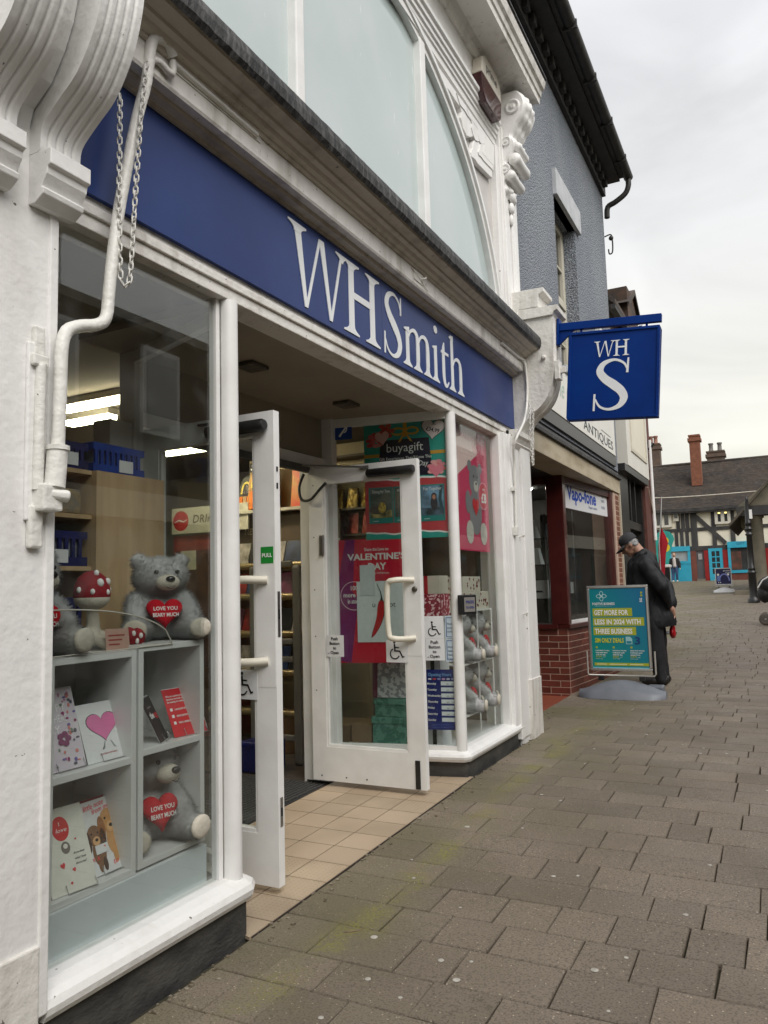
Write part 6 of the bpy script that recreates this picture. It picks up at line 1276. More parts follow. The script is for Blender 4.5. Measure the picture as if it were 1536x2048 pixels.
V('inner_wall', DK, -4.2, -4.1, 7.43, 12.7, 0.05, 3.0); V('inner_wall', DK, -4.2, -0.37, 12.18, 12.23, 0.05, 3.0); V('inner_ceiling', DK, -4.2, -1.6, 7.43, 12.7, 2.90, 2.95); V('inner_ceiling', DK, -1.6, -0.36, 9.95, 12.39, 2.86, 2.899); V('inner_floor', DK, -4.2, -1.0, 7.43, 12.39, 0.0, 0.09); V('door_wall', DK, -1.66, -1.6, 7.43, 9.90, 0.05, 2.9)
WL = mat('lit_downlight', (1.0, 0.95, 0.85), (1, 0.95, 0.85), 1, 0.5, emit=60.0)
for i, (x, y) in enumerate(((-0.9, 10.6), (-1.6, 10.9), (-0.7, 11.4), (-1.3, 11.6), (-2.2, 11.2))):
    tag(MB().lathe([(0.05, 0.0), (0.05, 0.012)], (x, y, 2.845), 12).build('downlight', WL), ('small round downlight inside the vape shop, nearest the corner post', 'small round downlight inside the vape shop, deepest left one', 'small round downlight inside the vape shop, near the front pane', 'small round downlight inside the vape shop, middle of the ceiling', 'small round downlight inside the vape shop, farthest from the street')[i], 'ceiling light', 'downlights in the vape shop')
# window fascia lettering panel
vs_ = root('vape_window_sign', None, 'white window panel with blue round lettering in the vape shop', 'shop sign', frame=MF @ Matrix.Translation((0.13, 2.50, -0.035)))
lbx('panel', 0, 2.03, 0, 0.46, -0.006, 0, mat('white_vinyl', (0.72, 0.73, 0.74), (0.69, 0.70, 0.71), 3, 0.4), vs_)
VB = pc(24, 72, 176); text('Vapo-fone', 0.20, 0.13, 0.36, VB, vs_, width=1.28, height=0.26, bold=0.03, z=0.002)
text('Repair centre', 1.10, 0.06, 0.06, pc(90, 110, 150), vs_, width=0.40)
flat('icon_print', ring_pts(1.80, 0.33, 0.06, 0.07, 0.012, 18), pc(120, 130, 150), vs_); text('VAPES', 1.72, 0.20, 0.06, pc(120, 130, 150), vs_, width=0.17); text('PHONES', 1.72, 0.10, 0.06, pc(120, 130, 150), vs_, width=0.18)
# white fascia board above
wf = root('white_fascia_board', None, 'white fascia board with dark lettering behind the projecting sign', 'shop sign', frame=frame((0.02, 8.30, 3.46), (0, 1, 0), (0, 0, 1)))
lbx('board', 0, 3.95, 0, 0.60, -0.02, 0.02, mat('white_board', (0.74, 0.73, 0.68), (0.70, 0.69, 0.64), 3, 0.45), wf, 0.004)
text('ANTIQUES', 1.75, 0.06, 0.26, pc(50, 60, 64), wf, width=2.0, height=0.16, z=0.022, bold=0.004); text('The Old', 0.25, 0.24, 0.36, pc(176, 196, 184), wf, width=1.1, shear=0.3, z=0.022)
flat('rule_print', rect(2.9, 0.235, 0.7, 0.012), pc(50, 60, 64), wf, 0.0215)
# stock in the vape window
gs = root('glass_display_stand', (-0.7, 10.2, 0.98), 'glass shelf stand with white boxes in the vape window', 'display stand')
for z in (1.30, 1.75, 2.10): MB().box(-0.92, -0.50, 10.02, 10.32, z, z + 0.01).build('glass_shelf', glass_mat('shelf_glass_%d' % int(z * 100), (0.7, 0.8, 0.77)), gs)
for (x, y) in ((-0.91, 10.03), (-0.51, 10.03), (-0.91, 10.31), (-0.51, 10.31)): MB().tube([(x, y, 0.93), (x, y, 2.3)], 0.008, 6).build('upright', STEEL, gs)
MB().box(-0.95, -0.48, 10.0, 10.34, 0.10, 0.93).build('cabinet', DK, gs)
WB = mat('white_carton', (0.66, 0.67, 0.67), (0.60, 0.61, 0.61), 6, 0.45)
for i, (x0, x1, y0, y1, z0, z1, lab) in enumerate(((-0.90, -0.54, 10.04, 10.28, 1.311, 1.55, 'wide white product carton on the lowest glass shelf'), (-0.84, -0.62, 10.05, 10.25, 1.761, 1.98, 'upright white carton on the middle glass shelf'), (-0.80, -0.66, 10.06, 10.25, 2.111, 2.36, 'tall white carton on the top glass shelf'))):
    r_ = root('product_carton', (x0, y0, z0), lab, 'box')
    if i: MB().add([(x0, y0, z0), (x1, y0, z0), (x1, y1, z0), (x0, y1, z0), (x0 + 0.06, y0 + 0.02, z1), (x1 - 0.04, y0 + 0.02, z1), (x1 - 0.04, y1 - 0.05, z1), (x0 + 0.06, y1 - 0.05, z1)], [(0, 1, 5, 4), (1, 2, 6, 5), (2, 3, 7, 6), (3, 0, 4, 7), (4, 5, 6, 7), (3, 2, 1, 0)]).build('carton', WB, r_)
    else:
        MB().box(x0, x1, y0, y1, z0, z1).build('carton', WB, r_); MB().prism([(x0 + 0.05, z0 + 0.08), (x1 - 0.05, z0 + 0.08), (x1 - 0.08, z0 + 0.105), (x0 + 0.08, z0 + 0.105)], 0, 0.002, Matrix.Translation((0, y0, 0)) @ Matrix.Rotation(PI / 2, 4, 'X')).build('device_print', pc(70, 72, 76), r_)
for i, (y, z) in enumerate(((10.35, 2.15), (10.55, 2.0), (10.8, 2.2), (11.1, 2.02), (11.4, 2.2), (10.45, 1.55), (10.75, 1.4), (11.15, 1.5), (11.6, 1.35), (11.8, 1.9))):
    tag(bx('hanging_packet', -0.62, -0.60, y, y + 0.13, z, z + 0.17, WB if i % 3 else pc(120, 130, 140)), 'small accessory packet, %s from the left in the %s row of the vape window' % (('first', 'second', 'third', 'fourth', 'fifth', 'sixth', 'seventh', 'eighth', 'ninth', 'tenth')[i % 5], 'upper' if i < 5 else 'lower'), 'packet', 'packets hung in the vape window')
hr = root('packet_board', (-0.64, 11.0, 1.02), 'dark peg board holding small packets in the vape window', 'peg board'); MB().box(-0.68, -0.625, 10.33, 12.1, 0.985, 2.45).build('board', DK, hr)
for y in (10.55, 11.1, 11.7): MB().tube([(-0.56, y, 1.0), (-0.56, y, 2.6)], 0.007, 6).build('rail', STEEL, hr)

# ================================================================== black fronted shop beyond, its brick pier and the roof behind
bs = root('black_front_shop', (0, 14, 0.2), 'black framed shop front with plain white fascia beyond the grey building', 'shop')
def B(name, m, *a, bevel=0.0): return MB().box(*a).build(name, m, bs, True, bevel)
BK = mat('black_gloss_frame', (0.012, 0.012, 0.012), (0.02, 0.02, 0.02), 5, 0.35)
WFB = mat('white_shop_fascia', (0.72, 0.70, 0.63), (0.68, 0.66, 0.60), 2, 0.45)
B('fascia', WFB, 0.03, 0.10, 12.98, 15.30, 3.42, 4.95); B('fascia_return', WFB, -0.2, 0.03, 12.98, 13.02, 3.42, 4.95)
for a in ((13.35, 15.05, 3.70, 3.76), (13.35, 15.05, 4.68, 4.74), (13.35, 13.41, 3.76, 4.68), (14.99, 15.05, 3.76, 4.68)): B('fascia_moulding', CREAMW, 0.10, 0.118, *a)
B('fascia_panel', mat('cream_panel', (0.74, 0.70, 0.56), (0.70, 0.66, 0.53), 2, 0.5), 0.10, 0.104, 13.41, 14.99, 3.76, 4.68)
B('black_soffit', BK, -0.6, 0.09, 12.72, 15.25, 3.30, 3.415); B('frame_post', BK, -0.4, -0.02, 12.72, 13.55, 0.15, 3.30); B('frame_post', BK, -0.25, -0.03, 15.05, 15.2, 0.15, 3.30); B('transom', BK, -0.22, -0.05, 13.55, 15.05, 2.42, 2.56); B('bottom_rail', BK, -0.22, -0.05, 13.55, 15.05, 0.15, 0.55)
for y in (14.0, 14.5): B('clerestory_bar', BK, -0.2, -0.06, y, y + 0.07, 2.56, 3.30)
for (a, b_) in ((13.55, 14.0), (14.07, 14.5), (14.57, 15.05)): B('clerestory_pane', DGL, -0.14, -0.13, a, b_, 2.56, 3.30)
B('shop_pane', GLV, -0.14, -0.135, 13.55, 15.05, 0.55, 2.42); B('shop_inner', mat('green_lit_interior', (0.20, 0.23, 0.16), (0.05, 0.06, 0.045), 1.6, 0.8), -1.6, -1.5, 13.0, 16, 0.2, 3.0)
pr = root('brick_pier', (-0.1, 15.7, 0.2), 'dark red brick pier with a white downpipe beyond the black shop front', 'brick pier')
PB = mat('dark_red_brickwork', (0.125, 0.040, 0.026), (0.09, 0.030, 0.022), 6, 0.7, 0.4, 40)
MB().box(-0.6, 0.02, 15.2, 16.22, 0.15, 5.35).build('shaft', PB, pr); MB().box(-0.6, 0.07, 15.15, 16.27, 5.35, 5.42).build('cap', PB, pr)
MB().tube([(0.06, 15.9, 4.3), (0.06, 15.9, 2.3)], 0.035, 8).build('downpipe', CLEANW, pr); MB().tube(smooth_curve([(0.05, 15.4, 3.3), (0.05, 15.9, 2.8), (0.05, 16.05, 2.35)], 4), 0.012, 5).build('cable', STONE, pr)
for z in (4.1, 5.0): MB().tube([(0.03, 15.9, z), (0.11, 15.95, z + 0.14)], 0.045, 8).build('floodlight', BLACK, pr)
rw = root('dark_gabled_house', (-1.5, 15, 4.95), 'dark gabled roof end rising behind the white fascia', 'house')
MB().box(-4.5, -0.12, 12.62, 16.0, 4.95, 6.2).build('upper_wall', mat('pale_render', (0.55, 0.50, 0.40), (0.48, 0.44, 0.35), 3, 0.8), rw)
MB().add([(0.10, 12.66, 6.15), (0.10, 15.3, 6.15), (-1.4, 15.3, 7.5), (-1.4, 12.66, 7.5), (0.10, 12.66, 6.05), (0.10, 15.3, 6.05), (-1.4, 15.3, 7.4), (-1.4, 12.66, 7.4)], [(0, 1, 2, 3), (7, 6, 5, 4), (0, 4, 5, 1), (1, 5, 6, 2), (2, 6, 7, 3), (3, 7, 4, 0)]).build('roof', TILER, rw)
MB().box(-0.35, 0.06, 14.2, 15.35, 5.0, 6.9).build('gable_bay', mat('dark_timber_brick', (0.10, 0.055, 0.035), (0.04, 0.03, 0.025), 4, 0.8), rw)
MB().add([(0.12, 14.05, 6.55), (0.12, 14.8, 7.02), (0.12, 15.5, 6.55), (-1.2, 14.05, 6.55), (-1.2, 14.8, 7.02), (-1.2, 15.5, 6.55), (0.12, 14.05, 6.47), (0.12, 14.8, 6.92), (0.12, 15.5, 6.47)], [(0, 1, 4, 3), (1, 2, 5, 4), (0, 6, 7, 1), (1, 7, 8, 2)]).build('gable_roof', TILER, rw)
MB().box(0.02, 0.10, 12.66, 14.2, 5.98, 6.06).build('gutter', EAVE, rw); MB().tube([(0.09, 15.42, 6.5), (0.09, 15.42, 4.96)], 0.035, 8).build('downpipe', EAVE, rw)
# ================================================================== things standing in the street
# ---- swing signs
def sign_base(b, x0, x1, hd, h):
    n, m = 40, 14; v = []
    for i in range(n + 1):
        u = i / n; x = x0 + (x1 - x0) * u; e = min(1.0, (min(u, 1 - u) / 0.16)) ; rim = 0.30 + 0.70 * (math.sin(PI * u) ** 0.55) ; w_ = hd * (0.72 + 0.28 * math.sin(PI * u)) * (1 - 0.45 * (1 - e) ** 2)
        hump = 0.30 + 0.70 * max(0.0, math.sin(PI * min(1, max(0, (u - 0.02) / 0.96)))) ** 1.2
        for k in range(m + 1):
            t = 2 * k / m - 1; z = h * hump * (1 - abs(t) ** 3.0) * (0.82 + 0.18 * math.cos(t * 3.1)) + 0.035
            v.append((x, t * w_, z if abs(t) < 0.999 else 0.0))
    b.add(v, [(i * (m + 1) + k, (i + 1) * (m + 1) + k, (i + 1) * (m + 1) + k + 1, i * (m + 1) + k + 1) for i in range(n) for k in range(m)], True)
    for i in (0, n): b.add([v[i * (m + 1) + k] for k in range(m + 1)], [list(range(m + 1))], True)
    return b
def swing_sign(label, loc, rz, w_, h, zb, base_m, base_w):
    """local x across, z up, front towards -y"""
    r_ = root('swing_sign', loc, label, 'pavement sign'); r_.rotation_euler = (0, 0, rz); r_['group'] = 'pavement swing signs'
    sign_base(MB(), -base_w / 2, base_w / 2, 0.25, 0.175).build('base', base_m, r_, False)
    lug = MB().box(base_w * 0.28, base_w * 0.47, 0.02, 0.20, 0.06, 0.14); lug.build('base_grip', base_m, r_, False, 0.02)
    for s_ in (-0.33, 0.33): MB().box(s_ * w_ - 0.035, s_ * w_ + 0.035, -0.02, 0.02, 0.20, zb - 0.065).build('spring_leg', BLACK, r_, False, 0.006)
    MB().tube([(-w_ / 2 - 0.035, 0, zb + 0.24), (-w_ / 2 - 0.035, 0, zb - 0.03), (-w_ / 2 - 0.02, 0, zb - 0.055), (w_ / 2 + 0.02, 0, zb - 0.055), (w_ / 2 + 0.035, 0, zb - 0.03), (w_ / 2 + 0.035, 0, zb + 0.24)], 0.011, 8).build('carrier_frame', mat('zinc_tube', (0.62, 0.61, 0.57), (0.55, 0.54, 0.5), 10, 0.35, metal=0.4), r_, False)
    AL = mat('satin_aluminium', (0.62, 0.62, 0.61), (0.55, 0.55, 0.54), 12, 0.28, metal=0.85); f = 0.034
    for a in ((-w_ / 2, w_ / 2, zb + h - f, zb + h), (-w_ / 2, w_ / 2, zb, zb + f), (-w_ / 2, -w_ / 2 + f, zb + f, zb + h - f), (w_ / 2 - f, w_ / 2, zb + f, zb + h - f)): MB().box(a[0], a[1], -0.018, 0.018, a[2], a[3]).build('snap_frame', AL, r_, False, 0.007)
    ps = bpy.data.objects.new('poster_panel', None); COL.objects.link(ps); ps.parent = r_; ps.matrix_basis = frame((-w_ / 2 + f, -0.010, zb + f), (1, 0, 0), (0, 0, 1))
    return r_, ps, w_ - 2 * f, h - 2 * f
BASEG = mat('grey_moulded_plastic', (0.19, 0.205, 0.235), (0.15, 0.165, 0.19), 5, 0.42, 0.1, 60)
sw, ps, w_, h = swing_sign('pavement swing sign with teal and blue business poster on a grey base', (0.385, 9.82, gz(9.82)), 0.03, 0.735, 1.045, 0.315, BASEG, 1.02)
def poster_gradient():  # printed poster ground fading from teal to blue
    m = bpy.data.materials.new('teal_blue_poster'); m.use_nodes = True; t = m.node_tree; b = t.nodes['Principled BSDF']; b.inputs['Roughness'].default_value = 0.3
    co = t.nodes.new('ShaderNodeTexCoord'); mp = t.nodes.new('ShaderNodeMapping'); mp.inputs['Rotation'].default_value = (0, 0, -0.5); mp.inputs['Scale'].default_value = (0.62, 0.62, 1); t.links.new(co.outputs['Object'], mp.inputs[0])
    g_ = t.nodes.new('ShaderNodeTexGradient'); t.links.new(mp.outputs[0], g_.inputs[0]); r = t.nodes.new('ShaderNodeValToRGB')
    r.color_ramp.elements[0].position = 0.0; r.color_ramp.elements[0].color = (*rgb(6, 142, 138), 1); r.color_ramp.elements[0].position = 0.12; r.color_ramp.elements[1].position = 0.92; r.color_ramp.elements[1].color = (*rgb(10, 74, 156), 1)
    t.links.new(g_.outputs[0], r.inputs[0]); t.links.new(r.outputs[0], b.inputs['Base Color']); return m
lbx('sheet', 0, w_, 0, h, -0.004, 0, poster_gradient(), ps)
YEL = pc(172, 178, 44); PT = lambda *a, **k: text(*a, **k)
for k in range(4):
    a = k * PI / 2; flat('emblem_print', ring_pts(0.145 + 0.030 * math.cos(a), h - 0.095 + 0.030 * math.sin(a), 0.034 if k % 2 == 0 else 0.024, 0.024 if k % 2 == 0 else 0.034, 0.007, 18), pc(186, 220, 222), ps, 0.001 + 0.0003 * k)
PT('POSITIVE BUSINESS', 0.03, h - 0.205, 0.05, WINK, ps, width=0.27, height=0.032, bold=0.02)
flat('rule_print', rect(0.06, h - 0.22, 0.20, 0.003), pc(160, 200, 206), ps)
for i, (body, ww, tw_) in enumerate((('GET MORE FOR', 0.475, 0.41), ('LESS IN 2024 WITH', 0.61, 0.55), ('THREE BUSINESS', 0.51, 0.45))):
    y = h - 0.345 - i * 0.115; flat('bar_print', rect(0.028, y, ww, 0.100), YEL, ps, 0.001); PT(body, 0.045, y + 0.018, 0.09, WINK, ps, width=tw_, height=0.066, bold=0.035, z=0.0022)
PT('SIM ONLY DEALS', 0.04, h - 0.665, 0.07, pc(214, 210, 20), ps, width=0.345, height=0.058, bold=0.03)
flat('sim_print', [(0.41, h - 0.685), (0.485, h - 0.685), (0.485, h - 0.62), (0.462, h - 0.595), (0.41, h - 0.595)], pc(160, 206, 210), ps); flat('sim_print', rect(0.418, h - 0.677, 0.058, 0.03), pc(30, 130, 150), ps, 0.0018)
PT('3', 0.51, h - 0.685, 0.12, pc(12, 60, 120), ps, width=0.065, height=0.095, bold=0.03)
for i, (x, tt, pr_) in enumerate(((0.04, '1GB', '£5.00'), (0.245, '30GB', '£8.00'), (0.455, 'unlimited', '£18.00'))):
    flat('dot_print', ell(x + 0.016, h - 0.725, 0.014, 0.014, 14), YEL, ps)
    for k, body in enumerate(('Unlimited minutes', 'Unlimited texts', tt + ' 5G data')): PT(body, x, h - 0.77 - k * 0.026, 0.022, WINK, ps, width=0.165 - 0.025 * k, bold=0.02)
    PT(pr_, x, h - 0.848, 0.03, YEL, ps, width=0.07, bold=0.02); PT('per month', x + 0.085, h - 0.846, 0.014, WINK, ps, width=0.03); PT('24 month contract', x, h - 0.866, 0.011, WINK, ps, width=0.085)
flat('bar_print', rect(0.02, 0.03, w_ - 0.02, 0.035), YEL, ps, 0.001); [flat('small_print', rect(x_, 0.042, l_, 0.010), pc(236, 228, 180), ps, 0.002) for x_, l_ in ((0.05, 0.12), (0.20, 0.21), (0.44, 0.16))]; flat('strip_print', rect(0, 0, w_, 0.012), pc(130, 206, 226), ps, 0.001)
for k, y in enumerate((h - 0.06, h - 0.095)): flat('dot_print', ell(w_ - 0.045, y, 0.013, 0.013, 14), YEL, ps)
PT('5G', w_ - 0.04, h - 0.175, 0.04, WINK, ps, rot=PI / 2, bold=0.03)
PALE = mat('white_moulded_plastic', (0.62, 0.62, 0.62), (0.56, 0.56, 0.56), 5, 0.4)
sw2, ps, w_, h = swing_sign('far white framed swing sign with navy poster in the square', (0.09, 35.0, gz(35)), 0.0, 0.63, 0.70, 0.31, PALE, 0.82)
lbx('sheet', 0, w_, 0, h, -0.004, 0, pc(24, 24, 74), ps); flat('arc_print', ring_pts(w_ * 0.55, 0.10, 0.22, 0.34, 0.05, 24, 0.1, PI * 0.95), pc(130, 140, 206), ps); flat('photo_print', rect(0.04, 0.12, 0.12, 0.22), pc(110, 130, 190), ps, 0.002)
text('NEW OPENING', 0.28, h - 0.11, 0.07, WINK, ps, width=0.26, bold=0.02); text('HOURS', 0.36, h - 0.19, 0.06, WINK, ps, width=0.17, bold=0.02)
for x in (0.08, 0.46): flat('dot_print', ell(x, h - 0.24, 0.045, 0.045, 14), WINK, ps)
for x in (0.07, 0.14): flat('dot_print', rect(x, 0.05, 0.035, 0.035), WINK, ps)
for c in sw2.children:
    if c.name.startswith('snap_frame'): c.data.materials.clear(); c.data.materials.append(PALE)

# ---- the man looking into the vape shop window
def person(name_label, parts):
    r_ = root('person', parts['at'], name_label, 'person'); return r_
SKIN = mat('weathered_skin', (0.36, 0.19, 0.13), (0.42, 0.24, 0.17), 14, 0.55, 0.1, 60); GREYHAIR = mat('grey_hair', (0.42, 0.42, 0.42), (0.26, 0.26, 0.26), 60, 0.7, 0.6, 90, aniso=(1, 1, 0.3))
COAT = mat('black_waxed_coat', (0.010, 0.011, 0.013), (0.017, 0.018, 0.021), 5, 0.62, 0.35, 9, spec=0.3); TROU = mat('black_trousers', (0.010, 0.010, 0.012), (0.014, 0.014, 0.016), 8, 0.8, 0.2, 20); SHOE = mat('black_leather', (0.012, 0.011, 0.011), (0.02, 0.018, 0.017), 10, 0.35)
mz = gz(11.0); mn = root('person', (0.6, 11.0, mz), 'person in long black coat and dark cap stooping to look into a shop window', 'person')
Z = lambda x, y, z: Vector((x - 0.6, y, z - mz))
a = 0.62; f_ = Vector((-math.cos(a), 0, -math.sin(a))); u_ = Vector((-math.sin(a), 0, math.cos(a))); s_v = Vector((0, 1, 0)); HC = Z(0.375, 0.0, 2.015)
hd = lambda f, s_, u: HC + f_ * f + s_v * s_ + u_ * u
body = [(HC, (0.105, 0.092, 0.125)), (hd(0.045, 0, -0.07), (0.075, 0.065, 0.075)), (hd(0.085, 0, -0.115), (0.035, 0.035, 0.03)), (hd(0.115, 0, -0.018), 0.016, hd(0.142, 0, -0.045), 0.021), (hd(0.105, 0, -0.075), (0.018, 0.032, 0.016)),
        (hd(-0.045, 0, -0.06), 0.065, Z(0.53, 0, 1.86), 0.078), (Z(0.57, 0, 1.70), 0.115, Z(0.62, 0, 1.10), 0.115)]
for s_ in (-1, 1):
    body += [(hd(-0.015, s_ * 0.095, -0.03), (0.026, 0.014, 0.034)), (hd(0.075, s_ * 0.05, -0.045), (0.03, 0.028, 0.03)), (Z(0.62, s_ * 0.10, 1.05), 0.10, Z(0.64, s_ * 0.11, 0.58), 0.075), (Z(0.64, s_ * 0.11, 0.58), 0.085, Z(0.68, s_ * 0.11, 0.20), 0.055), (Z(0.59, s_ * 0.21, 1.69), 0.05, Z(0.79, s_ * 0.275, 1.43), 0.042), (Z(0.79, s_ * 0.275, 1.43), 0.042, Z(0.855, s_ * 0.07, 1.17), 0.036)]
    P0 = Z(0.875, s_ * 0.045, 1.12); body.append((P0, 0.036, Z(0.885, s_ * 0.01, 1.06), 0.036))
    for k, ln in enumerate((0.05, 0.065, 0.07, 0.062)): q = Z(0.90 - 0.022 * k, s_ * 0.005, 1.045); body.append((q, 0.0125, q + Vector((0.006, -s_ * 0.02, -ln * 0.6)), 0.012)); body.append((q + Vector((0.006, -s_ * 0.02, -ln * 0.6)), 0.012, q + Vector((0.0, -s_ * 0.045, -ln)), 0.010))
    body.append((Z(0.87, s_ * 0.05, 1.10), 0.014, Z(0.90, s_ * 0.0, 1.07), 0.011))
link('body', blob(body, 0.0095, 2, 'body'), SKIN, mn)
def wrinkle(me, amp, fr, seed=0):
    from mathutils import noise as NZ
    CO_ = [v.co.copy() for v in me.vertices]; NO_ = [v.normal.copy() for v in me.vertices]; out = []
    for c, nn_ in zip(CO_, NO_):
        d = NZ.noise(Vector((c.x * fr, c.y * fr, c.z * fr * 0.45 + seed))); d2 = NZ.noise(Vector((c.x * fr * 2.3 + 5, c.y * fr * 2.3, c.z * fr * 1.2 + seed)))
        out += list(c + nn_ * (amp * d + amp * 0.4 * d2))
    me.vertices.foreach_set('co', out); me.update()
    return me
coat = [(Z(0.57, 0.10, 1.70), 0.165, Z(0.585, 0.10, 1.30), 0.175), (Z(0.57, -0.10, 1.70), 0.165, Z(0.585, -0.10, 1.30), 0.175), (Z(0.585, 0.08, 1.30), 0.175, Z(0.66, 0.07, 0.98), 0.195), (Z(0.585, -0.08, 1.30), 0.175, Z(0.66, -0.07, 0.98), 0.195), (Z(0.47, 0, 1.70), 0.145, Z(0.47, 0, 1.25), 0.145), (Z(0.60, 0, 1.78), 0.12, Z(0.54, 0, 1.85), 0.105), (Z(0.74, 0, 1.10), 0.145, Z(0.78, 0, 0.95), 0.14)]
for s_ in (-1, 1): coat += [(Z(0.60, s_ * 0.24, 1.70), 0.095, Z(0.80, s_ * 0.29, 1.42), 0.086), (Z(0.80, s_ * 0.29, 1.42), 0.088, Z(0.838, s_ * 0.11, 1.20), 0.082)]
cm = wrinkle(wrinkle(blob(coat, 0.014, 3, 'coat'), 0.030, 4.2), 0.010, 13.0, 7)
bm = bmesh.new(); bm.from_mesh(cm); bmesh.ops.bisect_plane(bm, geom=bm.verts[:] + bm.edges[:] + bm.faces[:], plane_co=Z(0.6, 0, 0.865), plane_no=(0.12, 0, -1), clear_outer=True); bm.to_mesh(cm); bm.free()
for p_ in cm.polygons: p_.use_smooth = True
link('coat', cm, COAT, mn)
link('collar', wrinkle(blob([(Z(0.535, 0.085, 1.86), 0.05, Z(0.47, 0.08, 1.80), 0.045), (Z(0.535, -0.085, 1.86), 0.05, Z(0.47, -0.08, 1.80), 0.045), (Z(0.565, 0.06, 1.885), 0.05, Z(0.565, -0.06, 1.885), 0.05), (Z(0.47, 0.08, 1.80), 0.045, Z(0.40, 0.03, 1.70), 0.05), (Z(0.47, -0.08, 1.80), 0.045, Z(0.40, -0.03, 1.70), 0.05)], 0.012, 2, 'collar'), 0.006, 14), COAT, mn)
link('trousers', wrinkle(blob([(Z(0.63, s_ * 0.11, 1.0), 0.15, Z(0.645, s_ * 0.11, 0.58), 0.118) for s_ in (-1, 1)] + [(Z(0.645, s_ * 0.11, 0.58), 0.118, Z(0.69, s_ * 0.11, 0.21), 0.095) for s_ in (-1, 1)], 0.016, 2, 'trousers'), 0.022, 7), TROU, mn)
for s_ in (-1, 1): link('shoe', blob([(Z(0.74, s_ * 0.11, mz + 0.058), 0.060, Z(0.60, s_ * 0.13, mz + 0.052), 0.055), (Z(0.60, s_ * 0.13, mz + 0.052), 0.055, Z(0.49, s_ * 0.135, mz + 0.045), 0.045), (Z(0.715, s_ * 0.11, mz + 0.10), 0.058, Z(0.715, s_ * 0.11, mz + 0.16), 0.052)], 0.013, 2, 'shoe'), SHOE, mn)
M_ = Matrix(((f_.x, 0, u_.x, HC.x), (0, 1, 0, HC.y), (f_.z, 0, u_.z, HC.z), (0, 0, 0, 1)))
cap_m = mat('dark_cap_cloth', (0.022, 0.022, 0.026), (0.03, 0.03, 0.034), 20, 0.8, 0.3, 60)
MB().lathe([(0.122, 0.02), (0.127, 0.05), (0.122, 0.09), (0.10, 0.128), (0.06, 0.152), (0.005, 0.16)], (-0.012, 0, 0), 20, M=M_).build('cap', cap_m, mn, False)
br = MB(); v = []
for i in range(13):
    t = -1.15 + 2.3 * i / 12
    for r2, dz in ((0.115, 0.034), (0.17 + 0.065 * math.cos(t * 1.1), 0.012 - 0.018 * abs(t))): v.append(M_ @ Vector((-0.012 + r2 * math.cos(t), r2 * math.sin(t) * 0.88, dz)))
br.add(v + [p - u_ * 0.006 for p in v], [(2 * i, 2 * i + 2, 2 * i + 3, 2 * i + 1) for i in range(12)] + [(26 + 2 * i + 1, 26 + 2 * i + 3, 26 + 2 * i + 2, 26 + 2 * i) for i in range(12)] + [(2 * i + 1, 2 * i + 3, 26 + 2 * i + 3, 26 + 2 * i + 1) for i in range(12)]); br.build('cap_brim', cap_m, mn, False)
link('hair', furry(blob([(hd(-0.055, 0, 0.0), (0.068, 0.094, 0.055)), (hd(-0.06, 0, -0.05), (0.05, 0.085, 0.045)), (hd(-0.02, 0.086, -0.005), (0.04, 0.016, 0.035)), (hd(-0.02, -0.086, -0.005), (0.04, 0.016, 0.035))], 0.012, 1, 'hair'), 900, 0.012, 0.002, 3), GREYHAIR, mn)
gl = MB()
for s_ in (-1, 1): gl.tube([hd(-0.01, s_ * 0.098, 0.005), hd(0.10, s_ * 0.085, 0.004)], 0.004, 5)
for s_ in (-1, 1): gl.tube([hd(0.108 + 0.0 * k, s_ * 0.045 + 0.03 * math.cos(k * PI / 5), -0.003 + 0.022 * math.sin(k * PI / 5)) for k in range(11)], 0.0035, 5)
gl.build('glasses', mat('spectacle_metal', (0.5, 0.45, 0.35), (0.4, 0.36, 0.3), 10, 0.25, metal=0.9), mn, False)
for s_ in (-1, 1): MB().ball(hd(0.098, s_ * 0.04, 0.0), 0.012, 8, 6).build('eye', EYE, mn, False)
cb = tag(link('carrier_bag', wrinkle(blob([((0.845, 11.14, 0.80), (0.040, 0.07, 0.075)), ((0.865, 11.12, 0.86), 0.035, (0.875, 11.08, 0.95), 0.016), ((0.875, 11.08, 0.95), 0.012, (0.885, 11.05, 1.05), 0.012)], 0.014, 1, 'bag'), 0.02, 11), mat('red_polythene', rgb(190, 16, 30), rgb(150, 10, 22), 12, 0.35)), 'red carrier bag hanging behind the man in the black coat', 'bag')

# ---- far walker in the square
wz = gz(46.0); wp = root('person', (-3.05, 46.0, wz), 'distant person in black jacket, pale top and jeans walking in the square', 'person')
L_ = lambda x, y, z: Vector((x, y, z))
K = [((0, -0.01, 1.53), (0.085, 0.10, 0.115)), ((0, 0, 1.40), 0.05, (0, 0, 1.30), 0.06), ((0, 0, 1.22), 0.13, (0, 0, 0.92), 0.13), ((0, -0.10, 1.52), 0.014, (0, -0.115, 1.50), 0.016)]
for s_ in (-1, 1): K += [((s_ * 0.09, 0, 0.9), 0.09, (s_ * 0.10, -0.04 * s_, 0.48), 0.065), ((s_ * 0.10, -0.04 * s_, 0.48), 0.06, (s_ * 0.10, 0.03 * s_, 0.10), 0.045), ((s_ * 0.18, 0, 1.28), 0.055, (s_ * 0.27, 0.0, 1.02), 0.045), ((s_ * 0.27, 0.0, 1.02), 0.042, (s_ * 0.30, -0.10, 0.80), 0.036), ((s_ * 0.30, -0.11, 0.77), 0.032, (s_ * 0.30, -0.13, 0.70), 0.022)]
link('body', blob(K, 0.016, 2, 'body'), mat('fair_skin', (0.50, 0.32, 0.25), (0.46, 0.29, 0.22), 10, 0.6), wp)
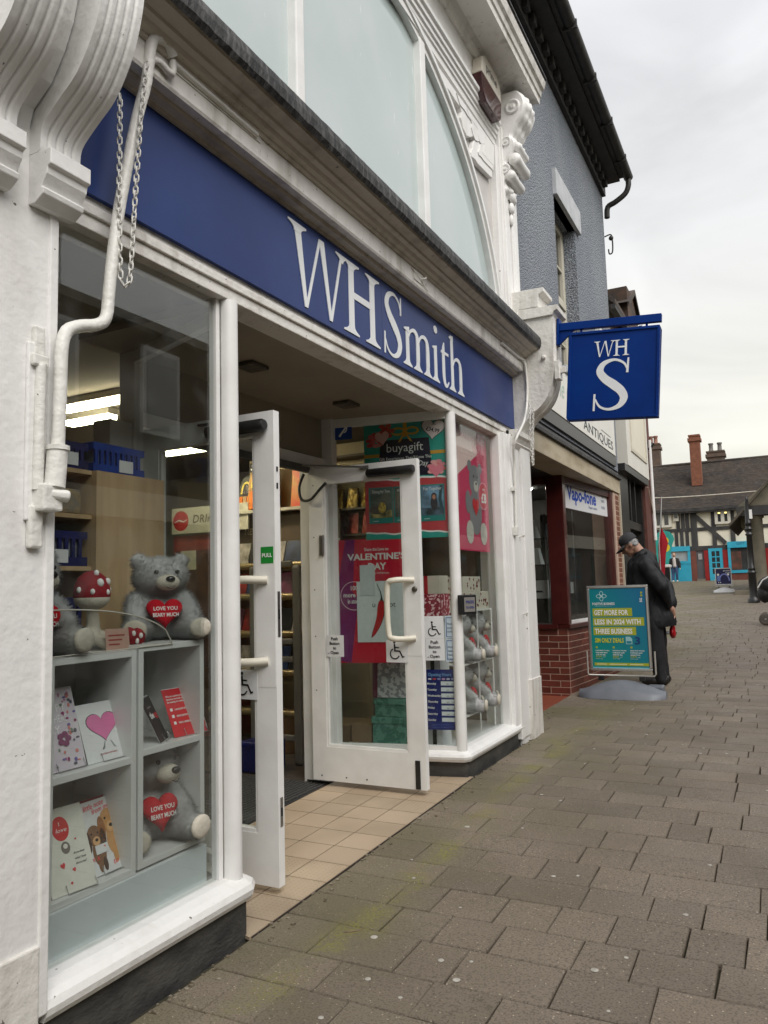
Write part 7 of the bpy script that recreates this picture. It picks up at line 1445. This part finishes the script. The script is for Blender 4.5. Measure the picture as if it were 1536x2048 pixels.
link('jacket', wrinkle(blob([((s_ * 0.10, 0.02, 1.24), 0.115, (s_ * 0.12, 0.02, 0.85), 0.12) for s_ in (-1, 1)] + [((s_ * 0.18, 0, 1.27), 0.075, (s_ * 0.28, 0, 1.02), 0.065) for s_ in (-1, 1)] + [((s_ * 0.28, 0, 1.02), 0.065, (s_ * 0.30, -0.09, 0.82), 0.055) for s_ in (-1, 1)], 0.018, 2, 'jacket'), 0.012, 8), pc(18, 18, 20, 0.7), wp)
link('top', blob([((0, -0.075, 1.25), 0.085, (0.01, -0.085, 0.90), 0.10), ((0, -0.05, 1.33), 0.05, (0, -0.06, 1.28), 0.06)], 0.016, 2, 'top'), pc(186, 180, 174, 0.8), wp)
link('jeans', wrinkle(blob([((s_ * 0.09, 0, 0.88), 0.11, (s_ * 0.10, -0.04 * s_, 0.48), 0.082) for s_ in (-1, 1)] + [((s_ * 0.10, -0.04 * s_, 0.48), 0.08, (s_ * 0.10, 0.03 * s_, 0.14), 0.065) for s_ in (-1, 1)], 0.016, 2, 'jeans'), 0.01, 9), pc(54, 76, 112, 0.8), wp)
for s_ in (-1, 1): link('shoe', blob([((s_ * 0.10, 0.04 * s_, 0.05), 0.05, (s_ * 0.11, 0.04 * s_ - 0.16, 0.045), 0.045)], 0.015, 1, 'shoe'), pc(214, 206, 200), wp)
link('hair', blob([((0, 0.015, 1.56), (0.095, 0.10, 0.11)), ((0, 0.06, 1.45), (0.08, 0.05, 0.09))], 0.016, 1, 'hair'), pc(120, 92, 60, 0.8), wp)

# ---- feather flags, bin
def feather(label, loc, pts, m, pole_top, extra=None):
    r_ = root('feather_flag', loc, label, 'flag'); r_['group'] = 'feather flags by the shops'
    fl = MB().prism(pts, -0.004, 0.004, Matrix.Rotation(PI / 2, 4, 'X')); fl.build('cloth', m, r_, False)
    MB().tube(pole_top, 0.012, 6).build('pole', mat('flag_pole', (0.5, 0.5, 0.5), (0.4, 0.4, 0.4), 10, 0.4), r_, False)
    MB().lathe([(0.22, 0.0), (0.22, 0.03), (0.05, 0.05)], (pole_top[0][0], pole_top[0][1], 0), 14).build('base', BLACK, r_, False)
    return r_
ft = feather('teal teardrop flag with yellow round emblem behind the stooping man', (-0.56, 22.0, gz(22)), [(-0.12, 0.55), (-0.02, 0.60), (0.10, 1.45), (0.22, 1.95), (0.28, 2.12), (0.26, 2.22), (0.18, 2.32), (0.04, 2.37), (-0.10, 2.33), (-0.22, 2.22), (-0.26, 2.10), (-0.22, 1.9), (-0.16, 1.4)], mat('teal_flag_cloth', rgb(50, 168, 156), rgb(42, 150, 140), 4, 0.7), [(-0.14, 0, 0.0), (-0.14, 0, 0.6), (-0.24, 0, 1.9), (-0.26, 0, 2.1), (-0.2, 0, 2.24)])
for k, (x, z, r2) in enumerate(((0.03, 2.08, 0.11), (0.05, 1.90, 0.11))): MB().prism(ell(x, z, r2, r2 * 1.05), 0.005, 0.006 + 0.0005 * k, Matrix.Rotation(PI / 2, 4, 'X')).build('emblem_print', pc(232, 200, 40), ft, False)
feather('slim red feather flag in front of the teal one', (-0.12, 18.0, gz(18)), [(0.0, 1.10), (0.04, 1.20), (0.10, 1.75), (0.16, 1.98), (0.12, 2.15), (0.04, 2.32), (0.06, 3.0), (0.085, 3.02), (0.075, 2.95), (0.02, 2.25), (-0.05, 1.95), (-0.06, 1.6), (-0.03, 1.2)], mat('red_flag_cloth', rgb(186, 22, 40), rgb(140, 14, 30), 3, 0.7), [(0.0, 0, 0), (-0.03, 0, 1.2), (-0.03, 0, 2.0), (0.04, 0, 2.5), (0.08, 0, 3.02)])
bn = root('litter_bin', (-0.30, 20.0, gz(20)), 'black litter bin with pale top beyond the stooping man', 'bin')
MB().box(-0.50, -0.19, 19.85, 20.15, gz(20), gz(20) + 1.40).build('body', BLACK, bn, True, 0.02); MB().box(-0.52, -0.17, 19.83, 20.17, gz(20) + 1.401, gz(20) + 1.47).build('hood', CLEANW, bn, True, 0.015); MB().box(-0.172, -0.165, 19.83, 19.85, gz(20), gz(20) + 1.40).build('edge_trim', CLEANW, bn)

# ---- black lamp column in the square
lc = root('lamp_column', (1.375, 28.0, gz(28)), 'black ringed cast iron column standing in the square', 'lamp column')
MB().lathe([(0.19, 0.0), (0.19, 0.10), (0.15, 0.14), (0.125, 0.20), (0.12, 0.95), (0.145, 0.97), (0.145, 1.0), (0.11, 1.03), (0.105, 1.08), (0.13, 1.10), (0.10, 1.14), (0.085, 2.2), (0.12, 2.22), (0.12, 2.25), (0.085, 2.28), (0.085, 2.38), (0.12, 2.40), (0.12, 2.43), (0.085, 2.46), (0.085, 2.56), (0.12, 2.58), (0.085, 2.64), (0.075, 3.1), (0.05, 3.35), (0.06, 3.40), (0.02, 3.5)], (0, 0, 0), 14).build('shaft', BLACK, lc, False)
MB().box(0.05, 0.14, -0.10, -0.06, 2.75, 3.05).build('notice_plate', CLEANW, lc, False)
# ---- hooded pram at the edge of the view
pm_ = root('pram', (2.05, 20.0, gz(20)), 'black hooded pram with white trim at the right edge of the street', 'pram')
FB = mat('black_pram_fabric', (0.010, 0.010, 0.011), (0.016, 0.016, 0.018), 8, 0.7, 0.3, 12)
link('hood', wrinkle(blob([((-0.10, 0, 0.92), (0.24, 0.24, 0.20)), ((0.06, 0, 0.74), (0.34, 0.22, 0.14)), ((-0.20, 0, 0.70), (0.16, 0.2, 0.20))], 0.02, 2, 'hood'), 0.015, 7), FB, pm_)
MB().tube([(-0.33, -0.23, 0.86), (-0.22, -0.25, 1.03), (-0.05, -0.25, 1.13), (0.10, -0.24, 1.12)], 0.016, 8).build('trim', CLEANW, pm_, False)
MB().tube([(-0.2, -0.15, 0.20), (0.25, -0.15, 0.75), (0.5, -0.15, 1.1), (0.5, 0.15, 1.1), (0.25, 0.15, 0.75), (-0.2, 0.15, 0.2)], 0.016, 8).build('chassis', STEEL, pm_, False)
for (x, y) in ((-0.22, -0.2), (-0.22, 0.2), (0.3, -0.2), (0.3, 0.2)):
    wl = MB().lathe([(0.10, -0.02), (0.13, -0.02), (0.14, 0.0), (0.13, 0.02), (0.10, 0.02)], (0, 0, 0), 18, M=Matrix.Translation((x, y, 0.14)) @ Matrix.Rotation(PI / 2, 4, 'X')).build('wheel', mat('tan_tyre', (0.12, 0.105, 0.085), (0.09, 0.08, 0.065), 10, 0.8), pm_, False)
    MB().lathe([(0.02, -0.025), (0.02, 0.025)], (0, 0, 0), 10, M=Matrix.Translation((x, y, 0.14)) @ Matrix.Rotation(PI / 2, 4, 'X')).build('hub', STEEL, wl, False)
# ================================================================== timber framed house closing the square
YB = 47.0
Q = lambda zx, zy: at((1260 + zx / 5.12, 840 + zy / 5.12), y=YB)
th = root('timber_house', (-1, YB, 1.44), 'long timber framed house with cream panels and brown tiled roof', 'house')
PLA = mat('cream_plaster', (0.82, 0.77, 0.63), (0.76, 0.71, 0.57), 1.5, 0.8, 0.15, 10); OAK = mat('grey_black_oak', (0.028, 0.027, 0.027), (0.055, 0.052, 0.05), 3, 0.8, 0.4, 12, aniso=(1, 1, 0.3)); TURQ = mat('turquoise_paint', rgb(52, 168, 196), rgb(46, 156, 184), 3, 0.4); BRICKF = mat('far_red_brick', (0.20, 0.06, 0.04), (0.14, 0.045, 0.03), 3, 0.8, 0.3, 12); REDP2 = mat('red_gloss_paint', rgb(150, 24, 24), rgb(130, 20, 20), 3, 0.4)
X0, X1 = -7.5, 2.25
def T(name, m, x0, x1, z0, z1, y0=YB - 0.06, y1=YB - 0.001, parent=None): return MB().box(min(x0, x1), max(x0, x1), y0, y1, min(z0, z1), max(z0, z1)).build(name, m, parent or th)
T('wall', PLA, X0, X1 + 6, 1.2, 5.6, YB, YB + 6)
EZ = 5.50; RY_, RZ_ = YB + 4.6, 8.78
rf_ = MB(); 
def slope(x, t): return (x, YB - 0.45 + (RY_ - YB + 0.45) * t, EZ - 0.12 + (RZ_ - EZ + 0.12) * t)
RTILE = mat('mossy_plain_tile', (0.062, 0.046, 0.036), (0.036, 0.031, 0.028), 1.4, 0.9, 0.5, 9, detail=8)
def tiles_m():
    t = RTILE.node_tree; b = t.nodes['Principled BSDF']; nn = t.nodes.new; L = t.links.new; co = nn('ShaderNodeTexCoord').outputs['Object']
    br_ = nn('ShaderNodeTexNoise'); br_.inputs['Scale'].default_value = 1.0; mp = nn('ShaderNodeMapping'); mp.inputs['Scale'].default_value = (5.5, 9, 9); L(co, mp.inputs[0]); L(mp.outputs[0], br_.inputs['Vector']); br_.inputs['Detail'].default_value = 1
    r = nn('ShaderNodeMapRange'); r.inputs[1].default_value = 0.60; r.inputs[2].default_value = 0.72; r.inputs[4].default_value = 0.5; L(br_.outputs[0], r.inputs[0]); x = nn('ShaderNodeMixRGB'); x.inputs[2].default_value = (0.13, 0.11, 0.085, 1); L(r.outputs[0], x.inputs[0]); s = b.inputs['Base Color'].links[0].from_socket; L(s, x.inputs[1]); L(x.outputs[0], b.inputs['Base Color'])
tiles_m()
nr = 44; rr = random.Random(12); v = []; xs_ = [X0 - 0.3 + (X1 + 0.6 - X0) * i / 60 for i in range(61)]
for k in range(nr):
    for e in (0, 1):
        for x in xs_:
            p = Vector(slope(x, (k + e) / nr)); sag = -0.10 * math.sin(PI * (k + e) / nr) + 0.03 * math.sin(x * 0.9); v.append((p.x, p.y, p.z + sag + (0.035 if e == 0 else 0.0) + rr.uniform(-0.008, 0.008)))
n_ = len(xs_); f = [(r * n_ + i, r * n_ + i + 1, (r + 1) * n_ + i + 1, (r + 1) * n_ + i) for r in range(2 * nr - 1) for i in range(n_ - 1)]
rf_.add(v, f); roof = rf_.build('roof', RTILE, th)
rf2 = MB().add([(X0 - 0.3, RY_, RZ_), (X1 + 0.3, RY_, RZ_), (X1 + 0.3, RY_ + 5, 5.3), (X0 - 0.3, RY_ + 5, 5.3)], [(0, 1, 2, 3)]); rf2.build('rear_roof', RTILE, th)
MB().add([(X1 + 0.2, YB, 5.5), (X1 + 0.2, RY_, RZ_ - 0.05), (X1 + 0.2, RY_ + 5, 5.3)], [(0, 1, 2)]).build('gable_end', PLA, th)
MB().tube([(X1 + 0.25, YB - 0.45, EZ - 0.05), (X1 + 0.25, RY_, RZ_ + 0.05)], 0.08, 6).build('verge', mat('pale_verge', (0.4, 0.38, 0.33), (0.3, 0.29, 0.25), 5, 0.8), roof); MB().tube([(X0, RY_, RZ_ + 0.03), (X1 + 0.3, RY_, RZ_ + 0.03)], 0.09, 6).build('ridge_tiles', RTILE, roof)
T('eaves_beam', OAK, X0, X1, 5.30, 5.56, YB - 0.40, YB - 0.061)
zb_, zr = 3.30, 4.36
T('bressummer', OAK, X0, X1 + 6, zb_ - 0.16, zb_ + 0.10, YB - 0.10, YB - 0.061)
T('mid_rail', OAK, X0, X1, zr - 0.09, zr + 0.09, YB - 0.066)
def vx(zx): return Q(zx, 1100).x
for zx, w_ in ((655, 0.34), (858, 0.22), (1050, 0.24), (240, 0.2)): T('post', OAK, vx(zx) - w_ / 2, vx(zx) + w_ / 2, zb_ + 0.1, 5.30, YB - 0.072)
for zx in (495, 545, 590): T('stud', OAK, vx(zx) - 0.10, vx(zx) + 0.10, zr + 0.09, 5.30)
for zx in (300, 350, 400, 470, 525, 580): T('stud', OAK, vx(zx) - 0.095, vx(zx) + 0.095, zb_ + 0.1, zr - 0.09)
for i in range(9): T('stud', OAK, vx(240) - 0.3 - i * 0.42 - 0.09, vx(240) - 0.3 - i * 0.42 + 0.09, zb_ + 0.1, 5.30)
def diag(a, b, w_=0.2):
    a, b = Q(*a), Q(*b); d = (b - a).normalized(); n = Vector((-d.z, 0, d.x)) * (w_ / 2); q = [a + n, b + n, b - n, a - n]
    MB().add([(p.x, YB - 0.08, p.z) for p in q] + [(p.x, YB - 0.02, p.z) for p in q], [(0, 1, 2, 3), (0, 4, 5, 1), (2, 6, 7, 3), (1, 5, 6, 2), (3, 7, 4, 0)]).build('brace', OAK, th)
diag((670, 985), (980, 1262), 0.24)
WFm = mat('far_white_frame', (0.66, 0.63, 0.54), (0.62, 0.59, 0.5), 3, 0.5)
def win(a, b, lit=False):
    p, q = Q(*a), Q(*b); x0, x1, z1, z0 = p.x, q.x, p.z, q.z; m = 0.11
    w_ = T('window', WFm, x0, x1, z1 - 0.13, z1, YB - 0.16, YB - 0.0); xm = (x0 + x1) / 2
    for aa in ((x0, x1, z0, z0 + 0.13), (x0, x0 + 0.16, z0 + 0.13, z1 - 0.13), (x1 - 0.16, x1, z0 + 0.13, z1 - 0.13), (xm - 0.09, xm + 0.09, z0 + 0.13, z1 - 0.13)): T('frame', WFm, *aa, YB - 0.16, YB - 0.0, w_)
    for aa in ((x0 + 0.16, xm - 0.09), (xm + 0.09, x1 - 0.16)): T('pane', DGL, *aa, z0 + 0.13, z1 - 0.13, YB - 0.10, YB - 0.085, w_)
    if lit:
        for aa in ((x0 + 0.18, xm - 0.11), (xm + 0.11, x1 - 0.18)): T('lamp_glow', mat('lit_room_strip', (1.0, 0.8, 0.25), (1, 0.8, 0.25), 1, 0.5, emit=1.2), *aa, z1 - 0.27, z1 - 0.19, YB - 0.103, YB - 0.1001, w_)
win((242, 960), (432, 1098)); win((862, 915), (1035, 1060), True)
sw_ = T('small_window', WFm, Q(440, 930).x, Q(495, 930).x, Q(440, 1040).z, Q(440, 925).z, YB - 0.12, YB); T('pane', DGL, Q(450, 930).x, Q(485, 930).x, Q(440, 1010).z, Q(440, 935).z, YB - 0.125, YB - 0.1201, sw_)
# ground floor shop front
zf = 1.40
T('shop_wall', mat('dark_grey_render', (0.10, 0.10, 0.105), (0.08, 0.08, 0.085), 2, 0.7), X0, X1 + 6, zf - 0.3, zb_ - 0.16, YB - 0.05, YB - 0.001)
def pil(zx0, zx1, m): T('pilaster', m, vx(zx0), vx(zx1), zf - 0.2, zb_ - 0.17, YB - 0.14, YB - 0.051)
pil(600, 660, BRICKF); pil(740, 782, REDP2); pil(932, 985, REDP2); pil(1370, 1430, REDP2)
def shopwin(zx0, zx1, zt, zbm, fascia):
    x0, x1 = vx(zx0), vx(zx1); z1 = Q(zx0, zt).z; z0 = Q(zx0, zbm).z
    w_ = T('shop_window', TURQ, x0, x1, z1 - fascia, z1, YB - 0.22, YB - 0.051)
    for aa in ((x0, x0 + 0.14, z0, z1 - fascia), (x1 - 0.14, x1, z0, z1 - fascia), (x0 + 0.14, x1 - 0.14, z0, z0 + 0.16)): T('frame', TURQ, *aa, YB - 0.2, YB - 0.051, w_)
    T('pane', DGL if fascia > 0.3 else mat('poster_backed_glass', (0.36, 0.40, 0.41), (0.30, 0.34, 0.35), 2, 0.1), x0 + 0.14, x1 - 0.14, z0 + 0.16, z1 - fascia, YB - 0.12, YB - 0.10, w_); return x0, x1, z0, z1
x0, x1, z0, z1 = shopwin(380, 602, 1302, 1480, 0.28); T('stall_riser', TURQ, x0, x1, zf - 0.2, z0, YB - 0.18, YB - 0.051)
x0, x1, z0, z1 = shopwin(985, 1360, 1250, 1570, 0.34); T('stall_riser', BRICKF, x0, x1, zf - 0.2, z0, YB - 0.15, YB - 0.051)
T('window_goods', mat('far_window_goods', (0.16, 0.05, 0.03), (0.05, 0.03, 0.02), 2.5, 0.7), vx(1005), vx(1120), Q(1000, 1535).z, Q(1000, 1350).z, YB - 0.125, YB - 0.1205)
fsr = root('far_shop_lettering', None, frame=frame((vx(1075), YB - 0.222, Q(1075, 1280).z), (1, 0, 0), (0, 0, 1))); t_ = text('GIFT', 0, 0, 0.2, pc(30, 110, 140), fsr, width=0.45, bold=0.02, z=0.0); t_.parent = th; t_.matrix_basis = Matrix.Translation(-th.location) @ fsr.matrix_basis @ t_.matrix_basis; bpy.data.objects.remove(fsr)
d0, d1, dz0, dz1 = vx(786), vx(930), zf - 0.1, Q(860, 1315).z
dr2 = T('door', TURQ, d0, d0 + 0.16, dz0, dz1, YB - 0.12, YB - 0.051)
for aa in ((d1 - 0.16, d1, dz0, dz1), (d0 + 0.16, d1 - 0.16, dz0, dz0 + 0.5), (d0 + 0.16, d1 - 0.16, dz1 - 0.16, dz1)): T('rail', TURQ, *aa, YB - 0.12, YB - 0.051, dr2)
xm = (d0 + d1) / 2; hh = (dz1 - 0.16 - dz0 - 0.5) / 4
T('glazing_bar', TURQ, xm - 0.03, xm + 0.03, dz0 + 0.5, dz1 - 0.16, YB - 0.115, YB - 0.08, dr2)
for k in range(4):
    if k: T('glazing_bar', TURQ, d0 + 0.16, d1 - 0.16, dz0 + 0.5 + k * hh - 0.03, dz0 + 0.5 + k * hh + 0.03, YB - 0.114, YB - 0.081, dr2)
    for aa in ((d0 + 0.16, xm - 0.03), (xm + 0.03, d1 - 0.16)): T('pane', DGL, *aa, dz0 + 0.5 + k * hh + 0.03, dz0 + 0.5 + (k + 1) * hh - 0.03, YB - 0.10, YB - 0.09, dr2)
T('notice_board', mat('pale_notice', (0.4, 0.4, 0.4), (0.3, 0.3, 0.3), 4, 0.6), vx(680), vx(720), Q(700, 1430).z, Q(700, 1370).z, YB - 0.08, YB - 0.051); T('step', mat('stone_step', (0.2, 0.18, 0.14), (0.15, 0.14, 0.11), 4, 0.8), vx(660), vx(740), zf - 0.1, 1.55, YB - 0.5, YB - 0.051)
# chimneys
def chimney(label, zx0, zx1, zy0, zy1, y, m, pots, cap=0.0):
    k = y / YB; c = lambda zx, zy: at((1260 + zx / 5.12, 840 + zy / 5.12), y=y)
    a, b = c(zx0, zy1), c(zx1, zy0); r_ = root('chimney_stack', (a.x, y, a.z), label, 'chimney'); d = (b.x - a.x)
    MB().box(a.x, b.x, y, y + max(0.7, d * 0.8), a.z - 0.8, b.z).build('stack', m, r_); MB().box(a.x - 0.08, b.x + 0.08, y - 0.08, y + max(0.7, d * 0.8) + 0.08, b.z - 0.30, b.z - 0.10).build('cap_course', m, r_); MB().box(a.x - 0.04, b.x + 0.04, y - 0.04, y + max(0.7, d * 0.8) + 0.04, b.z, b.z + 0.10).build('cap_course', m, r_)
    for px_ in pots: MB().lathe([(0.15, 0), (0.16, 0.06), (0.13, 0.1), (0.12, 0.42), (0.16, 0.46), (0.15, 0.54)], (a.x + d * px_, y + 0.35, b.z + 0.1), 10).build('pot', mat('clay_pot', (0.30, 0.15, 0.11), (0.25, 0.12, 0.09), 6, 0.8) if len(pots) == 3 else mat('grey_pot', (0.2, 0.19, 0.17), (0.15, 0.14, 0.13), 6, 0.8), r_)
CH1 = mat('orange_chimney_brick', (0.23, 0.085, 0.045), (0.16, 0.06, 0.035), 5, 0.85, 0.4, 20); CH2 = mat('brown_chimney_brick', (0.13, 0.085, 0.06), (0.09, 0.065, 0.05), 5, 0.85, 0.4, 20)
chimney('tall slim orange brick chimney on the front roof slope', 625, 705, 160, 540, 49.2, CH1, ()); chimney('broad brown chimney with two grey pots behind the ridge', 790, 962, 320, 430, 52.5, CH2, (0.25, 0.75)); chimney('square brown chimney with three clay pots behind the brick pier', 150, 298, 250, 470, 52.5, CH2, (0.17, 0.45, 0.75))
tag(MB().tube(smooth_curve([tuple(at((1290, 996), y=38)), tuple(at((1340, 995), y=38)), tuple(at((1420, 990), y=38)), tuple(at((1545, 979), y=38)), tuple(at((1700, 960), y=38))], 6), 0.022, 5).build('overhead_cable', CREAMW), 'pale overhead cable slung across the square in front of the tiled roof', 'cable')
# ---- stone market cross at the right
mc = root('market_cross', (3.2, 35.0, gz(33)), 'open stone market hall with round columns at the right edge', 'market hall')
STN = mat('lichened_sandstone', (0.20, 0.175, 0.13), (0.13, 0.12, 0.085), 2.2, 0.9, 0.4, 10, detail=8)
for (x, y) in ((1.53, 33.2), (4.9, 33.2), (1.25, 36.0), (1.25, 38.8), (4.9, 38.8)):
    zz = gz(y); MB().lathe([(0.34, 0), (0.34, 0.12), (0.27, 0.2), (0.25, 0.3), (0.225, 1.6), (0.205, 3.6 - (zz - 0.88)), (0.27, 3.0 - zz + 0.75), (0.30, 3.0 - zz + 0.82), (0.30, 3.0 - zz + 0.92)] if False else [(0.34, 0), (0.34, 0.12), (0.27, 0.2), (0.25, 0.3), (0.225, 1.4), (0.205, 3.80 - zz), (0.26, 3.84 - zz), (0.27, 3.93 - zz)], (x, y, zz), 16).build('column', STN, mc)
MB().box(0.85, 5.6, 32.85, 33.55, 3.931, 4.30).build('front_beam', OAK, mc); MB().box(0.95, 1.55, 33.56, 39.5, 3.55, 3.93).build('side_beam', STN, mc) 
MB().add([(0.9, 32.9, 4.301), (5.6, 32.9, 4.301), (3.25, 32.9, 6.2)], [(0, 1, 2)]).build('gable', STN, mc)
for s_, x in ((1, 0.55), (-1, 5.95)): MB().add([(x, 32.6, 3.62), (x, 40, 3.62), (3.25, 40, 6.55), (3.25, 32.6, 6.55), (x, 32.6, 3.50), (x, 40, 3.50), (3.25, 40, 6.43), (3.25, 32.6, 6.43)], [(0, 1, 2, 3), (7, 6, 5, 4), (0, 4, 5, 1), (1, 5, 6, 2), (2, 6, 7, 3), (3, 7, 4, 0)]).build('roof', mat('stone_slate', (0.10, 0.085, 0.06), (0.07, 0.06, 0.045), 3, 0.9, 0.4, 10), mc)
MB().box(0.6, 5.8, 32.6, 40.0, gz(33) - 0.2, gz(33) + 0.16).build('step', STN, mc)

# ================================================================== opposite side of the street (it shows in the window glass)
ob = root('opposite_building', (8.5, 8, 0), 'brown brick terrace across the street, mirrored in the shop window', 'building')
OB = mat('terrace_brick', (0.085, 0.055, 0.04), (0.065, 0.042, 0.032), 3, 0.85, 0.3, 20)
MB().box(8.2, 12, -9, 44, -0.1, 6.55).build('wall', OB, ob); MB().box(8.02, 12, -9.1, 44.1, 6.55, 6.72).build('parapet', mat('parapet_stone', (0.3, 0.28, 0.24), (0.25, 0.23, 0.2), 4, 0.8), ob)
for y in (-6.5, -3.6, -0.6, 2.4, 5.3, 8.1, 10.6, 13.4, 16.4, 19.5, 22.6, 25.7, 28.8, 32.0, 35.2, 38.4):
    w_ = MB().box(8.12, 8.1999, y, y + 1.0, 4.55, 6.25).build('window', CLEANW, ob); MB().box(8.10, 8.119, y + 0.1, y + 0.9, 4.65, 6.15).build('pane', mat('bright_curtain', (0.5, 0.52, 0.53), (0.4, 0.42, 0.43), 2, 0.2), w_)
    w_ = MB().box(8.12, 8.1999, y - 0.5, y + 1.5, 0.7, 2.7).build('shop_window', mat('dark_green_frame', (0.03, 0.06, 0.05), (0.02, 0.05, 0.04), 4, 0.4), ob); MB().box(8.10, 8.119, y - 0.4, y + 1.4, 0.8, 2.6).build('pane', DGL, w_)
MB().box(8.05, 8.1999, -9, 44, 2.9, 3.4).build('fascia', CREAMW, ob)
# ------------------------------------------------------------------ bring the measured layout to metres
for o in list(SC.objects):
    if o.parent is None and o.type not in ('CAMERA', 'LIGHT'):
        o.matrix_basis = Matrix.Scale(S, 4) @ o.matrix_basis
bpy.data.scenes.remove(BENCH)
